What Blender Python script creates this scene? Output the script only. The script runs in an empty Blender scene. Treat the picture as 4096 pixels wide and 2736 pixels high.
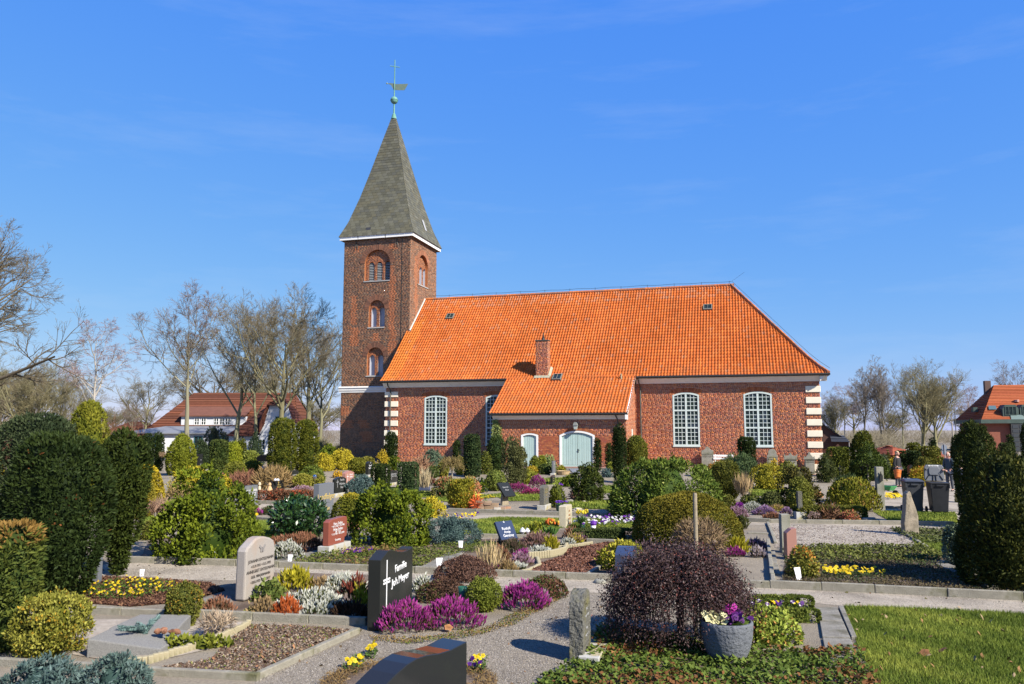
import bpy, bmesh, math, random
import numpy as np
from mathutils import Vector, Matrix
R = math.radians
random.seed(7)
rng = np.random.default_rng(7)
SC = bpy.context.scene
COL = SC.collection
# ------------------------------------------------------------------ camera, sky, sun, exposure
CAMH = 2.8
FPX = 28 / 36 * 4096.0
PITCH = math.atan((1716 - 1368) / FPX)
cam = bpy.data.cameras.new('camera')
cam.lens = 28
cam.sensor_width = 36
cam.clip_start = 0.1
cam.clip_end = 3000
camo = bpy.data.objects.new('camera', cam)
COL.objects.link(camo)
camo.location = (0, 0, CAMH)
camo.rotation_euler = (math.pi / 2 + PITCH, 0, 0)
SC.camera = camo
TOSUN = Vector((0.735 * math.cos(R(37.6)), -0.677 * math.cos(R(37.6)), math.sin(R(37.6)))).normalized()
W = bpy.data.worlds.new('World')
SC.world = W
W.use_nodes = True
nt = W.node_tree
bg = nt.nodes['Background']
sky = nt.nodes.new('ShaderNodeTexSky')
sky.sky_type = 'NISHITA'
sky.sun_disc = False
sky.sun_elevation = R(37.6)
sky.sun_rotation = math.atan2(TOSUN.x, TOSUN.y)
sky.altitude = 0
sky.air_density = 1.0
sky.dust_density = 0.0
sky.ozone_density = 6.0
# a camera's tone curve for the sky: each channel is compressed towards the bright horizon
sep = nt.nodes.new('ShaderNodeSeparateColor')
com = nt.nodes.new('ShaderNodeCombineColor')
nt.links.new(sky.outputs[0], sep.inputs[0])
for i, (gain, power) in enumerate(((0.57, 0.90), (1.27, 0.52), (4.8, 0.03))):
 pw = nt.nodes.new('ShaderNodeMath')
 pw.operation = 'POWER'
 pw.inputs[1].default_value = power
 ml = nt.nodes.new('ShaderNodeMath')
 ml.operation = 'MULTIPLY'
 ml.inputs[1].default_value = gain
 nt.links.new(sep.outputs[i], pw.inputs[0])
 nt.links.new(pw.outputs[0], ml.inputs[0])
 nt.links.new(ml.outputs[0], com.inputs[i])
# thin cirrus: a faint whitening in drawn-out streaks over the whole sky
tc = nt.nodes.new('ShaderNodeTexCoord')
mp = nt.nodes.new('ShaderNodeMapping')
mp.inputs['Rotation'].default_value = (0.25, 0.15, 0.5)
mp.inputs['Scale'].default_value = (2.0, 5.0, 16.0)
nz1 = nt.nodes.new('ShaderNodeTexNoise')
nz1.inputs['Scale'].default_value = 1.3
nz1.inputs['Detail'].default_value = 8
nz1.inputs['Roughness'].default_value = 0.62
rp = nt.nodes.new('ShaderNodeValToRGB')
rp.color_ramp.elements[0].position = 0.52
rp.color_ramp.elements[0].color = (0, 0, 0, 1)
rp.color_ramp.elements[1].position = 0.92
rp.color_ramp.elements[1].color = (0.16, 0.16, 0.16, 1)
mx = nt.nodes.new('ShaderNodeMix')
mx.data_type = 'RGBA'
mx.inputs[7].default_value = (4.2, 4.7, 5.2, 1)
nt.links.new(tc.outputs['Generated'], mp.inputs[0])
nt.links.new(mp.outputs[0], nz1.inputs['Vector'])
nt.links.new(nz1.outputs[0], rp.inputs[0])
nt.links.new(rp.outputs[0], mx.inputs[0])
nt.links.new(com.outputs[0], mx.inputs[6])
nt.links.new(mx.outputs[2], bg.inputs[0])
bg.inputs[1].default_value = 0.085
sun = bpy.data.lights.new('sun', 'SUN')
sun.energy = 5.0
sun.angle = R(0.53)
sun.color = (1.0, 0.935, 0.82)
suno = bpy.data.objects.new('sun', sun)
COL.objects.link(suno)
suno.rotation_euler = TOSUN.to_track_quat('Z', 'Y').to_euler()
suno.location = (30, -30, 40)
SC.view_settings.view_transform = 'Standard'
SC.view_settings.look = 'None'
SC.view_settings.exposure = 1.1
SC.view_settings.gamma = 1.0
SC.view_settings.use_curve_mapping = False
SC.cycles.max_bounces = 6
SC.cycles.transparent_max_bounces = 8
# ------------------------------------------------------------------ places
PH = R(16)
UX, UY = math.cos(PH), -math.sin(PH)      # along the church front, towards the right
VX, VY = math.sin(PH), math.cos(PH)       # into the depth, square to it
CH = (19.162, 49.632)                     # right front corner of the nave
CT, ST = math.cos(PITCH), math.sin(PITCH)
def sm(a, b, x):
 t = min(1.0, max(0.0, (x - a) / (b - a)))
 return t * t * (3 - 2 * t)
def terrain(x, y):
 return 0.47 * sm(35, 47, y) * (1 - sm(9, 20, x)) * sm(-22, -9, x) * (1 - sm(75, 95, y))
def G(px, py):
 """where the sight line through a measured point of the photograph meets the ground"""
 a = (px - 2048) / FPX
 b = (1368 - py) / FPX
 d = (a, CT - b * ST, ST + b * CT)
 z = 0.0
 for i in range(12):
  t = (z - CAMH) / d[2]
  x, y = d[0] * t, d[1] * t
  z = 0.5 * z + 0.5 * terrain(x, y)
 return Vector((x, y, terrain(x, y)))
def GD(px, Y):
 x = (px - 2048) / FPX * Y * 1.006
 return Vector((x, Y, terrain(x, Y)))
def ZA(py, Y):
 """height above datum of a measured row at depth Y"""
 v = (1368 - py) / FPX
 return CAMH + Y * (v + math.tan(PITCH)) / (1 - v * math.tan(PITCH))
def MPP(Y):
 return Y * 1.003 / FPX
# ------------------------------------------------------------------ materials
ALB = 0.72
PIECE = 0.72
LEAFY = 0.85
def mat(name, c, rough=0.7, c2=None, scale=8.0, bump=0.0, bscale=60.0, spec=0.35, metal=0.0, detail=6, c3=None, s3=1.0, mixpos=(0.35, 0.65)):
 m = bpy.data.materials.get(name)
 if m:
  return m
 if max(c) > 0.06:      # colours were picked a little light: bring them to true reflectances
  c, c2, c3 = [tuple(v * ALB for v in q) if q else q for q in (c, c2, c3)]
 m = bpy.data.materials.new(name)
 m.use_nodes = True
 t = m.node_tree
 p = t.nodes['Principled BSDF']
 p.inputs['Roughness'].default_value = rough
 p.inputs['Metallic'].default_value = metal
 p.inputs['Specular IOR Level'].default_value = spec
 p.inputs['Base Color'].default_value = (*c, 1)
 tcn = t.nodes.new('ShaderNodeTexCoord')
 if c2:
  n = t.nodes.new('ShaderNodeTexNoise')
  n.inputs['Scale'].default_value = scale
  n.inputs['Detail'].default_value = detail
  n.inputs['Roughness'].default_value = 0.65
  t.links.new(tcn.outputs['Object'], n.inputs['Vector'])
  r = t.nodes.new('ShaderNodeValToRGB')
  r.color_ramp.elements[0].position = mixpos[0]
  r.color_ramp.elements[1].position = mixpos[1]
  r.color_ramp.elements[0].color = (*c, 1)
  r.color_ramp.elements[1].color = (*c2, 1)
  t.links.new(n.outputs[0], r.inputs[0])
  out = r.outputs[0]
  if c3:
   n2 = t.nodes.new('ShaderNodeTexNoise')
   n2.inputs['Scale'].default_value = s3
   n2.inputs['Detail'].default_value = 5
   t.links.new(tcn.outputs['Object'], n2.inputs['Vector'])
   r2 = t.nodes.new('ShaderNodeValToRGB')
   r2.color_ramp.elements[0].position = 0.48
   r2.color_ramp.elements[1].position = 0.68
   t.links.new(n2.outputs[0], r2.inputs[0])
   mm = t.nodes.new('ShaderNodeMix')
   mm.data_type = 'RGBA'
   mm.inputs[7].default_value = (*c3, 1)
   t.links.new(r2.outputs[0], mm.inputs[0])
   t.links.new(out, mm.inputs[6])
   out = mm.outputs[2]
  t.links.new(out, p.inputs['Base Color'])
 if bump:
  n = t.nodes.new('ShaderNodeTexNoise')
  n.inputs['Scale'].default_value = bscale
  n.inputs['Detail'].default_value = 5
  t.links.new(tcn.outputs['Object'], n.inputs['Vector'])
  b = t.nodes.new('ShaderNodeBump')
  b.inputs['Strength'].default_value = bump
  b.inputs['Distance'].default_value = 0.03
  t.links.new(n.outputs[0], b.inputs['Height'])
  t.links.new(b.outputs[0], p.inputs['Normal'])
 return m
def vmat(name, rough=0.6, spec=0.3, trans=0.0, noise=0.0, nscale=30.0):
 """surface coloured by the per-piece colour attribute of its mesh"""
 m = bpy.data.materials.new(name)
 m.use_nodes = True
 t = m.node_tree
 p = t.nodes['Principled BSDF']
 p.inputs['Roughness'].default_value = rough
 p.inputs['Specular IOR Level'].default_value = spec
 a = t.nodes.new('ShaderNodeAttribute')
 a.attribute_name = 'Col'
 out = a.outputs['Color']
 if noise:
  tcn = t.nodes.new('ShaderNodeTexCoord')
  n = t.nodes.new('ShaderNodeTexNoise')
  n.inputs['Scale'].default_value = nscale
  n.inputs['Detail'].default_value = 6
  t.links.new(tcn.outputs['Object'], n.inputs['Vector'])
  mr = t.nodes.new('ShaderNodeMapRange')
  mr.inputs[1].default_value = 0.25
  mr.inputs[2].default_value = 0.75
  mr.inputs[3].default_value = 1 - noise
  mr.inputs[4].default_value = 1 + noise
  t.links.new(n.outputs[0], mr.inputs[0])
  vm = t.nodes.new('ShaderNodeVectorMath')
  vm.operation = 'SCALE'
  t.links.new(out, vm.inputs[0])
  t.links.new(mr.outputs[0], vm.inputs['Scale'])
  out = vm.outputs[0]
 t.links.new(out, p.inputs['Base Color'])
 if trans:
  o = t.nodes['Material Output']
  tr = t.nodes.new('ShaderNodeBsdfTranslucent')
  t.links.new(out, tr.inputs['Color'])
  ms = t.nodes.new('ShaderNodeMixShader')
  ms.inputs[0].default_value = trans
  t.links.new(p.outputs[0], ms.inputs[1])
  t.links.new(tr.outputs[0], ms.inputs[2])
  t.links.new(ms.outputs[0], o.inputs['Surface'])
 return m
M = {}
M['leaf'] = vmat('leaf', 0.65, 0.10, 0.12)
M['satin'] = vmat('satin_leaf', 0.5, 0.25, 0.05)
M['gloss'] = vmat('glossy_leaf', 0.28, 0.5, 0.06)
M['bark'] = vmat('tree_bark', 0.9, 0.05)
M['brick'] = vmat('brick', 0.9, 0.06, 0, 0.22, 9.0)
M['tile'] = vmat('roof_tile', 0.85, 0.06, 0, 0.12, 4.0)
M['slate'] = vmat('slate', 0.6, 0.3, 0, 0.16, 2.2)
M['chip'] = vmat('loose_chips', 0.9, 0.15)
M['petal'] = vmat('petal', 0.6, 0.2, 0.3)
M['mortar'] = mat('mortar', (0.66, 0.50, 0.38), 0.95, (0.78, 0.61, 0.48), 3)
M['mortar_tower'] = mat('tower_mortar', (0.42, 0.32, 0.24), 0.95, (0.54, 0.42, 0.32), 2)
M['white'] = mat('white_paint', (0.98, 0.97, 0.93), 0.55, (0.9, 0.89, 0.86), 1.5)
M['cream'] = mat('cream_render', (0.98, 0.90, 0.72), 0.8, (0.92, 0.83, 0.65), 2.5)
M['frame'] = mat('pale_blue_paint', (0.68, 0.76, 0.72), 0.5, (0.62, 0.71, 0.67), 2)
M['door'] = mat('pale_green_paint', (0.50, 0.66, 0.62), 0.5, (0.46, 0.62, 0.58), 3)
M['glass2'] = mat('leaded_glass_blue', (0.012, 0.02, 0.03), 0.12, (0.03, 0.045, 0.06), 6, spec=0.35)
M['glass3'] = mat('leaded_glass_green', (0.01, 0.018, 0.014), 0.3, (0.03, 0.045, 0.035), 7, spec=0.15)
M['glass'] = mat('leaded_glass', (0.008, 0.012, 0.013), 0.22, (0.018, 0.03, 0.03), 5, spec=0.22)
M['black'] = mat('black_metal', (0.018, 0.018, 0.017), 0.5)
M['zinc'] = mat('dark_zinc', (0.05, 0.052, 0.045), 0.55, (0.08, 0.08, 0.07), 3)
M['copper'] = mat('green_copper', (0.10, 0.27, 0.21), 0.7, (0.18, 0.38, 0.31), 3)
M['concrete'] = mat('weathered_concrete', (0.23, 0.21, 0.165), 0.95, (0.38, 0.35, 0.28), 3.0, 0.5, 60, c3=(0.13, 0.125, 0.06), s3=2.6)
M['palisade'] = mat('yellow_concrete', (0.42, 0.36, 0.22), 0.92, (0.33, 0.29, 0.19), 5, 0.25, 70, c3=(0.22, 0.20, 0.10), s3=3)
M['wood'] = mat('grey_wood', (0.26, 0.21, 0.14), 0.85, (0.36, 0.30, 0.21), 12, 0.2, 40)
M['redroof'] = mat('far_red_roof', (0.33, 0.085, 0.035), 0.8, (0.42, 0.13, 0.05), 1.0)
# ------------------------------------------------------------------ meshes and objects
def nmesh(name, Vt, F, mt=None, cols=None, smooth=False):
 """mesh from numpy arrays: Vt (n,3), F (m,k) or a list of such arrays"""
 me = bpy.data.meshes.new(name)
 Fs = F if isinstance(F, list) else [F]
 Fs = [np.asarray(f, dtype=np.int32) for f in Fs if len(f)]
 nl = sum(f.size for f in Fs)
 npoly = sum(len(f) for f in Fs)
 me.vertices.add(len(Vt))
 me.vertices.foreach_set('co', np.ascontiguousarray(Vt, dtype=np.float32).ravel())
 me.loops.add(nl)
 me.loops.foreach_set('vertex_index', np.concatenate([f.ravel() for f in Fs]))
 me.polygons.add(npoly)
 tot = np.concatenate([np.full(len(f), f.shape[1], dtype=np.int32) for f in Fs])
 st = np.zeros(npoly, dtype=np.int32)
 st[1:] = np.cumsum(tot)[:-1]
 me.polygons.foreach_set('loop_start', st)
 if smooth:
  me.polygons.foreach_set('use_smooth', np.ones(npoly, dtype=bool))
 if cols is not None:
  ca = me.color_attributes.new('Col', 'FLOAT_COLOR', 'POINT')
  c4 = np.ones((len(Vt), 4), dtype=np.float32)
  c4[:, :3] = np.asarray(cols) * (PIECE if mt and mt.name in ('brick', 'roof_tile', 'slate', 'loose_chips') else LEAFY)
  ca.data.foreach_set('color', c4.ravel())
 me.update(calc_edges=True)
 me.validate()
 if mt:
  me.materials.append(mt)
 return me
def ob(name, me, parent=None, loc=(0, 0, 0), rz=0.0, **kw):
 o = bpy.data.objects.new(name, me)
 COL.objects.link(o)
 o.location = loc
 o.rotation_euler = (0, 0, rz)
 if parent:
  o.parent = parent
 for k, v in kw.items():
  o[k] = v
 return o
def thing(name, label, cat, loc=(0, 0, 0), rz=0.0, group=None):
 o = bpy.data.objects.new(name, None)
 COL.objects.link(o)
 o.empty_display_size = 0.2
 o.location = loc
 o.rotation_euler = (0, 0, rz)
 o['label'] = label
 o['category'] = cat
 if group:
  o['group'] = group
 return o
def setting(name, loc=(0, 0, 0), rz=0.0):
 o = bpy.data.objects.new(name, None)
 COL.objects.link(o)
 o.location = loc
 o.rotation_euler = (0, 0, rz)
 o['kind'] = 'structure'
 return o
class B:
 """collects boxes, prisms, tubes and lathes into one mesh"""
 def __init__(s):
  s.v = []
  s.f = []
 def add(s, vs, fs):
  n = len(s.v)
  s.v += [tuple(p) for p in vs]
  s.f += [tuple(i + n for i in f) for f in fs]
  return s
 def box(s, x0, x1, y0, y1, z0, z1):
  return s.add([(x0, y0, z0), (x1, y0, z0), (x1, y1, z0), (x0, y1, z0), (x0, y0, z1), (x1, y0, z1), (x1, y1, z1), (x0, y1, z1)],
      [(0, 3, 2, 1), (4, 5, 6, 7), (0, 1, 5, 4), (1, 2, 6, 5), (2, 3, 7, 6), (3, 0, 4, 7)])
 def prism(s, pts, y0, y1):
  """outline in x,z pushed along y"""
  n = len(pts)
  vs = [(x, y0, z) for x, z in pts] + [(x, y1, z) for x, z in pts]
  fs = [tuple(range(n)), tuple(range(2 * n - 1, n - 1, -1))]
  for i in range(n):
   j = (i + 1) % n
   fs.append((i, i + n, j + n, j))
  return s.add(vs, fs)
 def slab(s, pts, z0, z1):
  """outline in x,y pushed along z"""
  n = len(pts)
  vs = [(x, y, z0) for x, y in pts] + [(x, y, z1) for x, y in pts]
  fs = [tuple(range(n - 1, -1, -1)), tuple(range(n, 2 * n))]
  for i in range(n):
   j = (i + 1) % n
   fs.append((i, j, j + n, i + n))
  return s.add(vs, fs)
 def tube(s, pts, rad, n=8, cap=True):
  pts = [Vector(p) for p in pts]
  rs = rad if isinstance(rad, (list, tuple)) else [rad] * len(pts)
  vs, fs = [], []
  for i, p in enumerate(pts):
   d = (pts[min(i + 1, len(pts) - 1)] - pts[max(i - 1, 0)]).normalized()
   a = d.cross(Vector((0, 0, 1)) if abs(d.z) < 0.9 else Vector((1, 0, 0))).normalized()
   b = d.cross(a)
   for k in range(n):
    t = 2 * math.pi * k / n
    vs.append(p + (a * math.cos(t) + b * math.sin(t)) * rs[i])
  for i in range(len(pts) - 1):
   for k in range(n):
    q = (k + 1) % n
    fs.append((i * n + k, i * n + q, (i + 1) * n + q, (i + 1) * n + k))
  if cap:
   fs.append(tuple(range(n - 1, -1, -1)))
   fs.append(tuple(range((len(pts) - 1) * n, len(pts) * n)))
  return s.add(vs, fs)
 def lathe(s, prof, n=20, c=(0, 0, 0)):
  vs, fs = [], []
  for r, z in prof:
   for k in range(n):
    t = 2 * math.pi * k / n
    vs.append((c[0] + r * math.cos(t), c[1] + r * math.sin(t), c[2] + z))
  for i in range(len(prof) - 1):
   for k in range(n):
    q = (k + 1) % n
    fs.append((i * n + k, i * n + q, (i + 1) * n + q, (i + 1) * n + k))
  fs.append(tuple(range(n - 1, -1, -1)))
  fs.append(tuple(range((len(prof) - 1) * n, len(prof) * n)))
  return s.add(vs, fs)
 def ball(s, c, r, n=12, sz=1.0):
  m = n // 2
  return s.lathe([(max(1e-4, r * math.sin(math.pi * i / m)), -r * sz * math.cos(math.pi * i / m)) for i in range(m + 1)], n, c)
 def mesh(s, name, mt=None, smooth=False):
  me = bpy.data.meshes.new(name)
  me.from_pydata(s.v, [], s.f)
  if mt:
   me.materials.append(mt)
  if smooth:
   for p in me.polygons:
    p.use_smooth = True
  me.update()
  return me
 def obj(s, name, mt=None, parent=None, loc=(0, 0, 0), rz=0.0, smooth=False, bevel=0.0, **kw):
  o = ob(name, s.mesh(name, mt, smooth), parent, loc, rz, **kw)
  if bevel:
   b = o.modifiers.new('edge', 'BEVEL')
   b.width = bevel
   b.segments = 2
   b.limit_method = 'ANGLE'
   b.angle_limit = R(40)
  return o
def arc(x0, x1, zs, rise, n=14):
 """points of a segmental arch from (x0,zs) over the crown to (x1,zs)"""
 w = (x1 - x0) / 2
 r = (w * w + rise * rise) / (2 * rise)
 cx, cz = (x0 + x1) / 2, zs + rise - r
 a = math.asin(min(1, w / r))
 if rise > w:
  a = math.pi - a
 return [(cx + r * math.sin(-a + 2 * a * i / n), cz + r * math.cos(-a + 2 * a * i / n)) for i in range(n + 1)]
def text(parent, body, size, loc, mt, rx=math.pi / 2, rz=0.0, align='CENTER', ext=0.0015, name='inscription', shear=0.0, ry=0.0):
 c = bpy.data.curves.new(name, 'FONT')
 c.body = body
 c.size = size
 c.align_x = align
 c.align_y = 'TOP_BASELINE'
 c.extrude = ext
 c.shear = shear
 c.space_line = 1.0
 c.resolution_u = 3
 tmp = bpy.data.objects.new(name, c)
 me = bpy.data.meshes.new_from_object(tmp)
 bpy.data.objects.remove(tmp)
 bpy.data.curves.remove(c)
 me.name = name
 me.materials.clear()
 me.materials.append(mt)
 o = bpy.data.objects.new(name, me)
 COL.objects.link(o)
 o.location = loc
 o.rotation_euler = (rx, ry, rz)
 o.parent = parent
 return o
# ------------------------------------------------------------------ ground
def polymat(name, c, c2, scale, bump, bscale, c3=None, s3=0.6, rough=0.95):
 return mat(name, c, rough, c2, scale, bump, bscale, spec=0.15, c3=c3, s3=s3)
M['gravel'] = polymat('gravel_ground', (0.27, 0.228, 0.172), (0.39, 0.335, 0.255), 26, 1.0, 55, (0.22, 0.185, 0.14), 0.5)
M['sand'] = polymat('sand_path', (0.36, 0.305, 0.235), (0.46, 0.40, 0.32), 6, 0.35, 60, (0.25, 0.215, 0.17), 0.9)
M['lawnbase'] = polymat('turf', (0.11, 0.12, 0.022), (0.18, 0.175, 0.04), 8, 0.6, 50, (0.24, 0.19, 0.06), 0.8)
M['soil'] = polymat('garden_soil', (0.16, 0.115, 0.085), (0.24, 0.185, 0.14), 12, 0.8, 40, (0.10, 0.07, 0.05), 1.2)
M['drysoil'] = polymat('raked_dry_soil', (0.36, 0.31, 0.25), (0.46, 0.40, 0.33), 9, 0.7, 30, (0.25, 0.20, 0.16), 1.6)
M['barkbed'] = polymat('bark_mulch', (0.085, 0.035, 0.02), (0.16, 0.07, 0.04), 40, 0.9, 70)
M['paving'] = polymat('red_paving', (0.30, 0.17, 0.13), (0.38, 0.23, 0.18), 5, 0.2, 40)
M['slabs'] = polymat('grey_slab', (0.20, 0.185, 0.155), (0.31, 0.29, 0.25), 5, 0.4, 50, (0.12, 0.11, 0.075), 3.0)
xs = np.unique(np.concatenate([np.linspace(-900, -60, 14), np.linspace(-60, 60, 81), np.linspace(60, 900, 14)]))
ys = np.unique(np.concatenate([np.linspace(-60, 0, 6), np.linspace(0, 100, 71), np.linspace(100, 1600, 16)]))
vv = [(x, y, terrain(x, y)) for y in ys for x in xs]
nx = len(xs)
ff = [(j * nx + i, j * nx + i + 1, (j + 1) * nx + i + 1, (j + 1) * nx + i) for j in range(len(ys) - 1) for i in range(nx - 1)]
ob('ground', nmesh('ground', np.array(vv), np.array(ff), M['gravel'], smooth=True), kind='structure')
def pts(*p):
 return [G(a, b) for a, b in p]
def area(name, poly, mt, lift, jit=0.025):
 """a sheet of ground cover with its own outline, a little above the one below; edge points are jittered into an uneven border"""
 P = []
 n = len(poly)
 for i in range(n):
  a, b = poly[i], poly[(i + 1) % n]
  k = max(1, int((b - a).length / 0.35))
  k = min(k, 40)
  for j in range(k):
   q = a.lerp(b, j / k)
   if j:
    q = q + Vector((random.uniform(-1, 1), random.uniform(-1, 1), 0)) * jit
   P.append(q)
 bm = bmesh.new()
 vs = [bm.verts.new((p.x, p.y, terrain(p.x, p.y) + lift)) for p in P]
 f = bm.faces.new(vs)
 if f.normal.z < 0:
  f.normal_flip()
 bmesh.ops.triangulate(bm, faces=bm.faces[:])
 me = bpy.data.meshes.new(name)
 bm.to_mesh(me)
 bm.free()
 me.materials.append(mt)
 return ob(name, me, kind='structure')
def inside(poly, X, Y):
 r = np.zeros(len(X), dtype=bool)
 n = len(poly)
 j = n - 1
 for i in range(n):
  xi, yi, xj, yj = poly[i].x, poly[i].y, poly[j].x, poly[j].y
  c = ((yi > Y) != (yj > Y)) & (X < (xj - xi) * (Y - yi) / (yj - yi + 1e-12) + xi)
  r ^= c
  j = i
 return r
def scatter(poly, n):
 x0, x1 = min(p.x for p in poly), max(p.x for p in poly)
 y0, y1 = min(p.y for p in poly), max(p.y for p in poly)
 out = []
 got = 0
 for _ in range(40):
  X = rng.uniform(x0, x1, n * 2)
  Y = rng.uniform(y0, y1, n * 2)
  k = inside(poly, X, Y)
  out.append(np.stack([X[k], Y[k]], 1))
  got += k.sum()
  if got >= n:
   break
 P = np.concatenate(out)[:n]
 z = np.array([terrain(a, b) for a, b in P]) if (len(P) and P[:, 1].max() > 34) else np.zeros(len(P))
 return np.column_stack([P, z])
def parea(poly):
 return abs(sum(poly[i].x * poly[i - 1].y - poly[i - 1].x * poly[i].y for i in range(len(poly)))) / 2
def unit(a):
 return a / (np.linalg.norm(a, axis=1, keepdims=True) + 1e-9)
def mixc(c1, c2, t):
 c1, c2 = np.array(c1), np.array(c2)
 return c1[None] * (1 - t[:, None]) + c2[None] * t[:, None]
def quads(P, D, S, l, w, col, tipcol=None, mid=0.45):
 """diamond leaves: foot P, direction D, side S, length l, width w (arrays)"""
 n = len(P)
 l = l[:, None]
 w = w[:, None]
 Vt = np.empty((n, 4, 3))
 Vt[:, 0] = P
 Vt[:, 1] = P + D * l * mid + S * w * 0.5
 Vt[:, 2] = P + D * l
 Vt[:, 3] = P + D * l * mid - S * w * 0.5
 C = np.repeat(col[:, None, :], 4, 1)
 if tipcol is not None:
  C[:, 2] = tipcol
  C[:, 1] = C[:, 3] = 0.5 * (col + tipcol)
 return Vt.reshape(-1, 3), np.arange(n * 4).reshape(n, 4), C.reshape(-1, 3)
def tri_blades(P, h, w, lean, c1, c2, seed=0):
 r = np.random.default_rng(seed)
 n = len(P)
 a = r.uniform(0, 2 * np.pi, n)
 b = r.uniform(0, 2 * np.pi, n)
 S = np.stack([np.cos(a), np.sin(a), np.zeros(n)], 1)
 L = np.stack([np.cos(b), np.sin(b), np.zeros(n)], 1) * (lean * r.uniform(0, 1, n))[:, None]
 hh = h * r.uniform(0.5, 1.3, n)
 T = P + L * hh[:, None]
 T[:, 2] += hh
 Vt = np.stack([P - S * w / 2, P + S * w / 2, T], 1).reshape(-1, 3)
 t = r.uniform(0, 1, n)
 C = mixc(c1, c2, t)
 return Vt, np.arange(n * 3).reshape(n, 3), np.repeat(C, 3, 0)
def grass(name, poly, dens, h=0.05, w=0.012, c1=(0.075, 0.125, 0.010), c2=(0.225, 0.29, 0.05), lift=0.0):
 n = int(min(90000, parea(poly) * dens))
 P = scatter(poly, n)
 P[:, 2] += lift
 Vt, F, C = tri_blades(P, h, w, 0.9, c1, c2, n)
 # patches of straw-coloured and darker turf
 ph = np.sin(P[:, 0] * 2.1 + 1.3) * np.sin(P[:, 1] * 1.7) + np.sin(P[:, 0] * 5.3 + P[:, 1] * 4.1) * 0.6
 k = np.repeat(np.clip(0.5 + ph * 0.45, 0, 1), 3)[:, None]
 C = C * (0.72 + 0.4 * k) + np.array([0.13, 0.085, 0.02])[None] * k ** 2 * 0.7
 return ob(name, nmesh(name, Vt, F, M['leaf'], C), kind='stuff')
def carpet(name, poly, dens, l, w, c1, c2, zmax=0.06, up=0.5, mt='leaf', lift=0.0, cap=60000, c3=None, p3=0.0):
 """low ground cover: small leaves at mixed heights and tilts"""
 n = int(min(cap, parea(poly) * dens))
 P = scatter(poly, n)
 n = len(P)
 hum = 0.55 + 0.45 * np.sin(P[:, 0] * 6.1 + 2 * np.sin(P[:, 1] * 3.3)) * np.sin(P[:, 1] * 5.7)
 P[:, 2] += lift + zmax * rng.uniform(0.15, 1, n) * hum
 a = rng.uniform(0, 2 * np.pi, n)
 D = unit(np.stack([np.cos(a), np.sin(a), rng.normal(up, 0.45, n)], 1))
 S = unit(np.cross(D, np.stack([rng.normal(0, 0.5, n), rng.normal(0, 0.5, n), np.ones(n)], 1)))
 c = mixc(c1, c2, rng.uniform(0, 1, n))
 if c3 is not None:
  patch = (np.sin(P[:, 0] * 2.7 + 0.4) + np.sin(P[:, 1] * 3.9 + 1.1)) * 0.25 + rng.uniform(0, 1, n)
  c[patch < p3] = np.array(c3)
 Vt, F, C = quads(P, D, S, l * rng.uniform(0.6, 1.3, n), w * rng.uniform(0.7, 1.3, n), c)
 return ob(name, nmesh(name, Vt, F, M[mt], C), kind='stuff')
def chips(name, poly, dens, s, pal, zmax=0.02, lift=0.012, cap=26000, flat=0.35):
 """loose chips and stones, each a small wedge"""
 n = int(min(cap, parea(poly) * dens))
 P = scatter(poly, n)
 n = len(P)
 P[:, 2] += lift + rng.uniform(0, zmax, n)
 base = np.array([(1, 0.1, 0), (-0.2, 0.6, 0), (-1, -0.15, 0), (0.1, -0.6, 0), (0.1, 0.05, 0.8)])
 a = rng.uniform(0, 2 * np.pi, n)
 ca, sa = np.cos(a), np.sin(a)
 sc = s * rng.uniform(0.5, 1.35, n)
 Vt = np.empty((n, 5, 3))
 tl = rng.normal(0, flat, (n, 2))
 for i, b in enumerate(base):
  x = (b[0] * ca - b[1] * sa) * sc
  y = (b[0] * sa + b[1] * ca) * sc
  Vt[:, i, 0] = P[:, 0] + x
  Vt[:, i, 1] = P[:, 1] + y
  Vt[:, i, 2] = P[:, 2] + b[2] * sc * 0.55 + x * tl[:, 0] + y * tl[:, 1]
 o = (np.arange(n) * 5)[:, None]
 F = np.concatenate([o + np.array([[0, 1, 4]]), o + np.array([[1, 2, 4]]), o + np.array([[2, 3, 4]]), o + np.array([[3, 0, 4]])])
 pal = np.array(pal)
 c = pal[rng.integers(0, len(pal), n)] * rng.uniform(0.7, 1.25, (n, 1))
 return ob(name, nmesh(name, Vt.reshape(-1, 3), F, M['chip'], np.repeat(c, 5, 0)), kind='stuff')
# ---- sheets
path_poly = pts((330, 2262), (560, 2252), (1500, 2284), (2480, 2322), (3080, 2350), (4096, 2402), (4300, 2412), (4300, 2470), (4096, 2456), (3370, 2424), (3060, 2392),
    (2455, 2378), (2000, 2345), (1500, 2325), (900, 2322), (420, 2316))
area('sand_path', path_poly, M['sand'], 0.004)
lawn_front = pts((3378, 2426), (3700, 2438), (4096, 2458), (4300, 2470), (4600, 3000), (3640, 3000), (3540, 2790), (3440, 2610))
area('lawn', lawn_front, M['lawnbase'], 0.008, 0.07)
ivy_front = pts((2110, 2790), (2170, 2725), (2300, 2665), (2372, 2600), (2390, 2525), (2520, 2520), (2740, 2560), (2960, 2610), (3300, 2606), (3440, 2615), (3540, 2790), (3600, 3000), (2060, 3000))
area('soil_bed', ivy_front, M['soil'], 0.008)
weed_bed = pts((560, 2684), (840, 2640), (990, 2500), (1200, 2505), (1448, 2524), (1240, 2615), (1030, 2706))
area('soil_bed', weed_bed, M['soil'], 0.008)
chip_bed = pts((2125, 2296), (2150, 2262), (2258, 2228), (2268, 2200), (2374, 2184), (2440, 2170), (2480, 2176), (2444, 2226), (2412, 2268), (2345, 2304))
area('bark_bed', chip_bed, M['barkbed'], 0.008)
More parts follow.
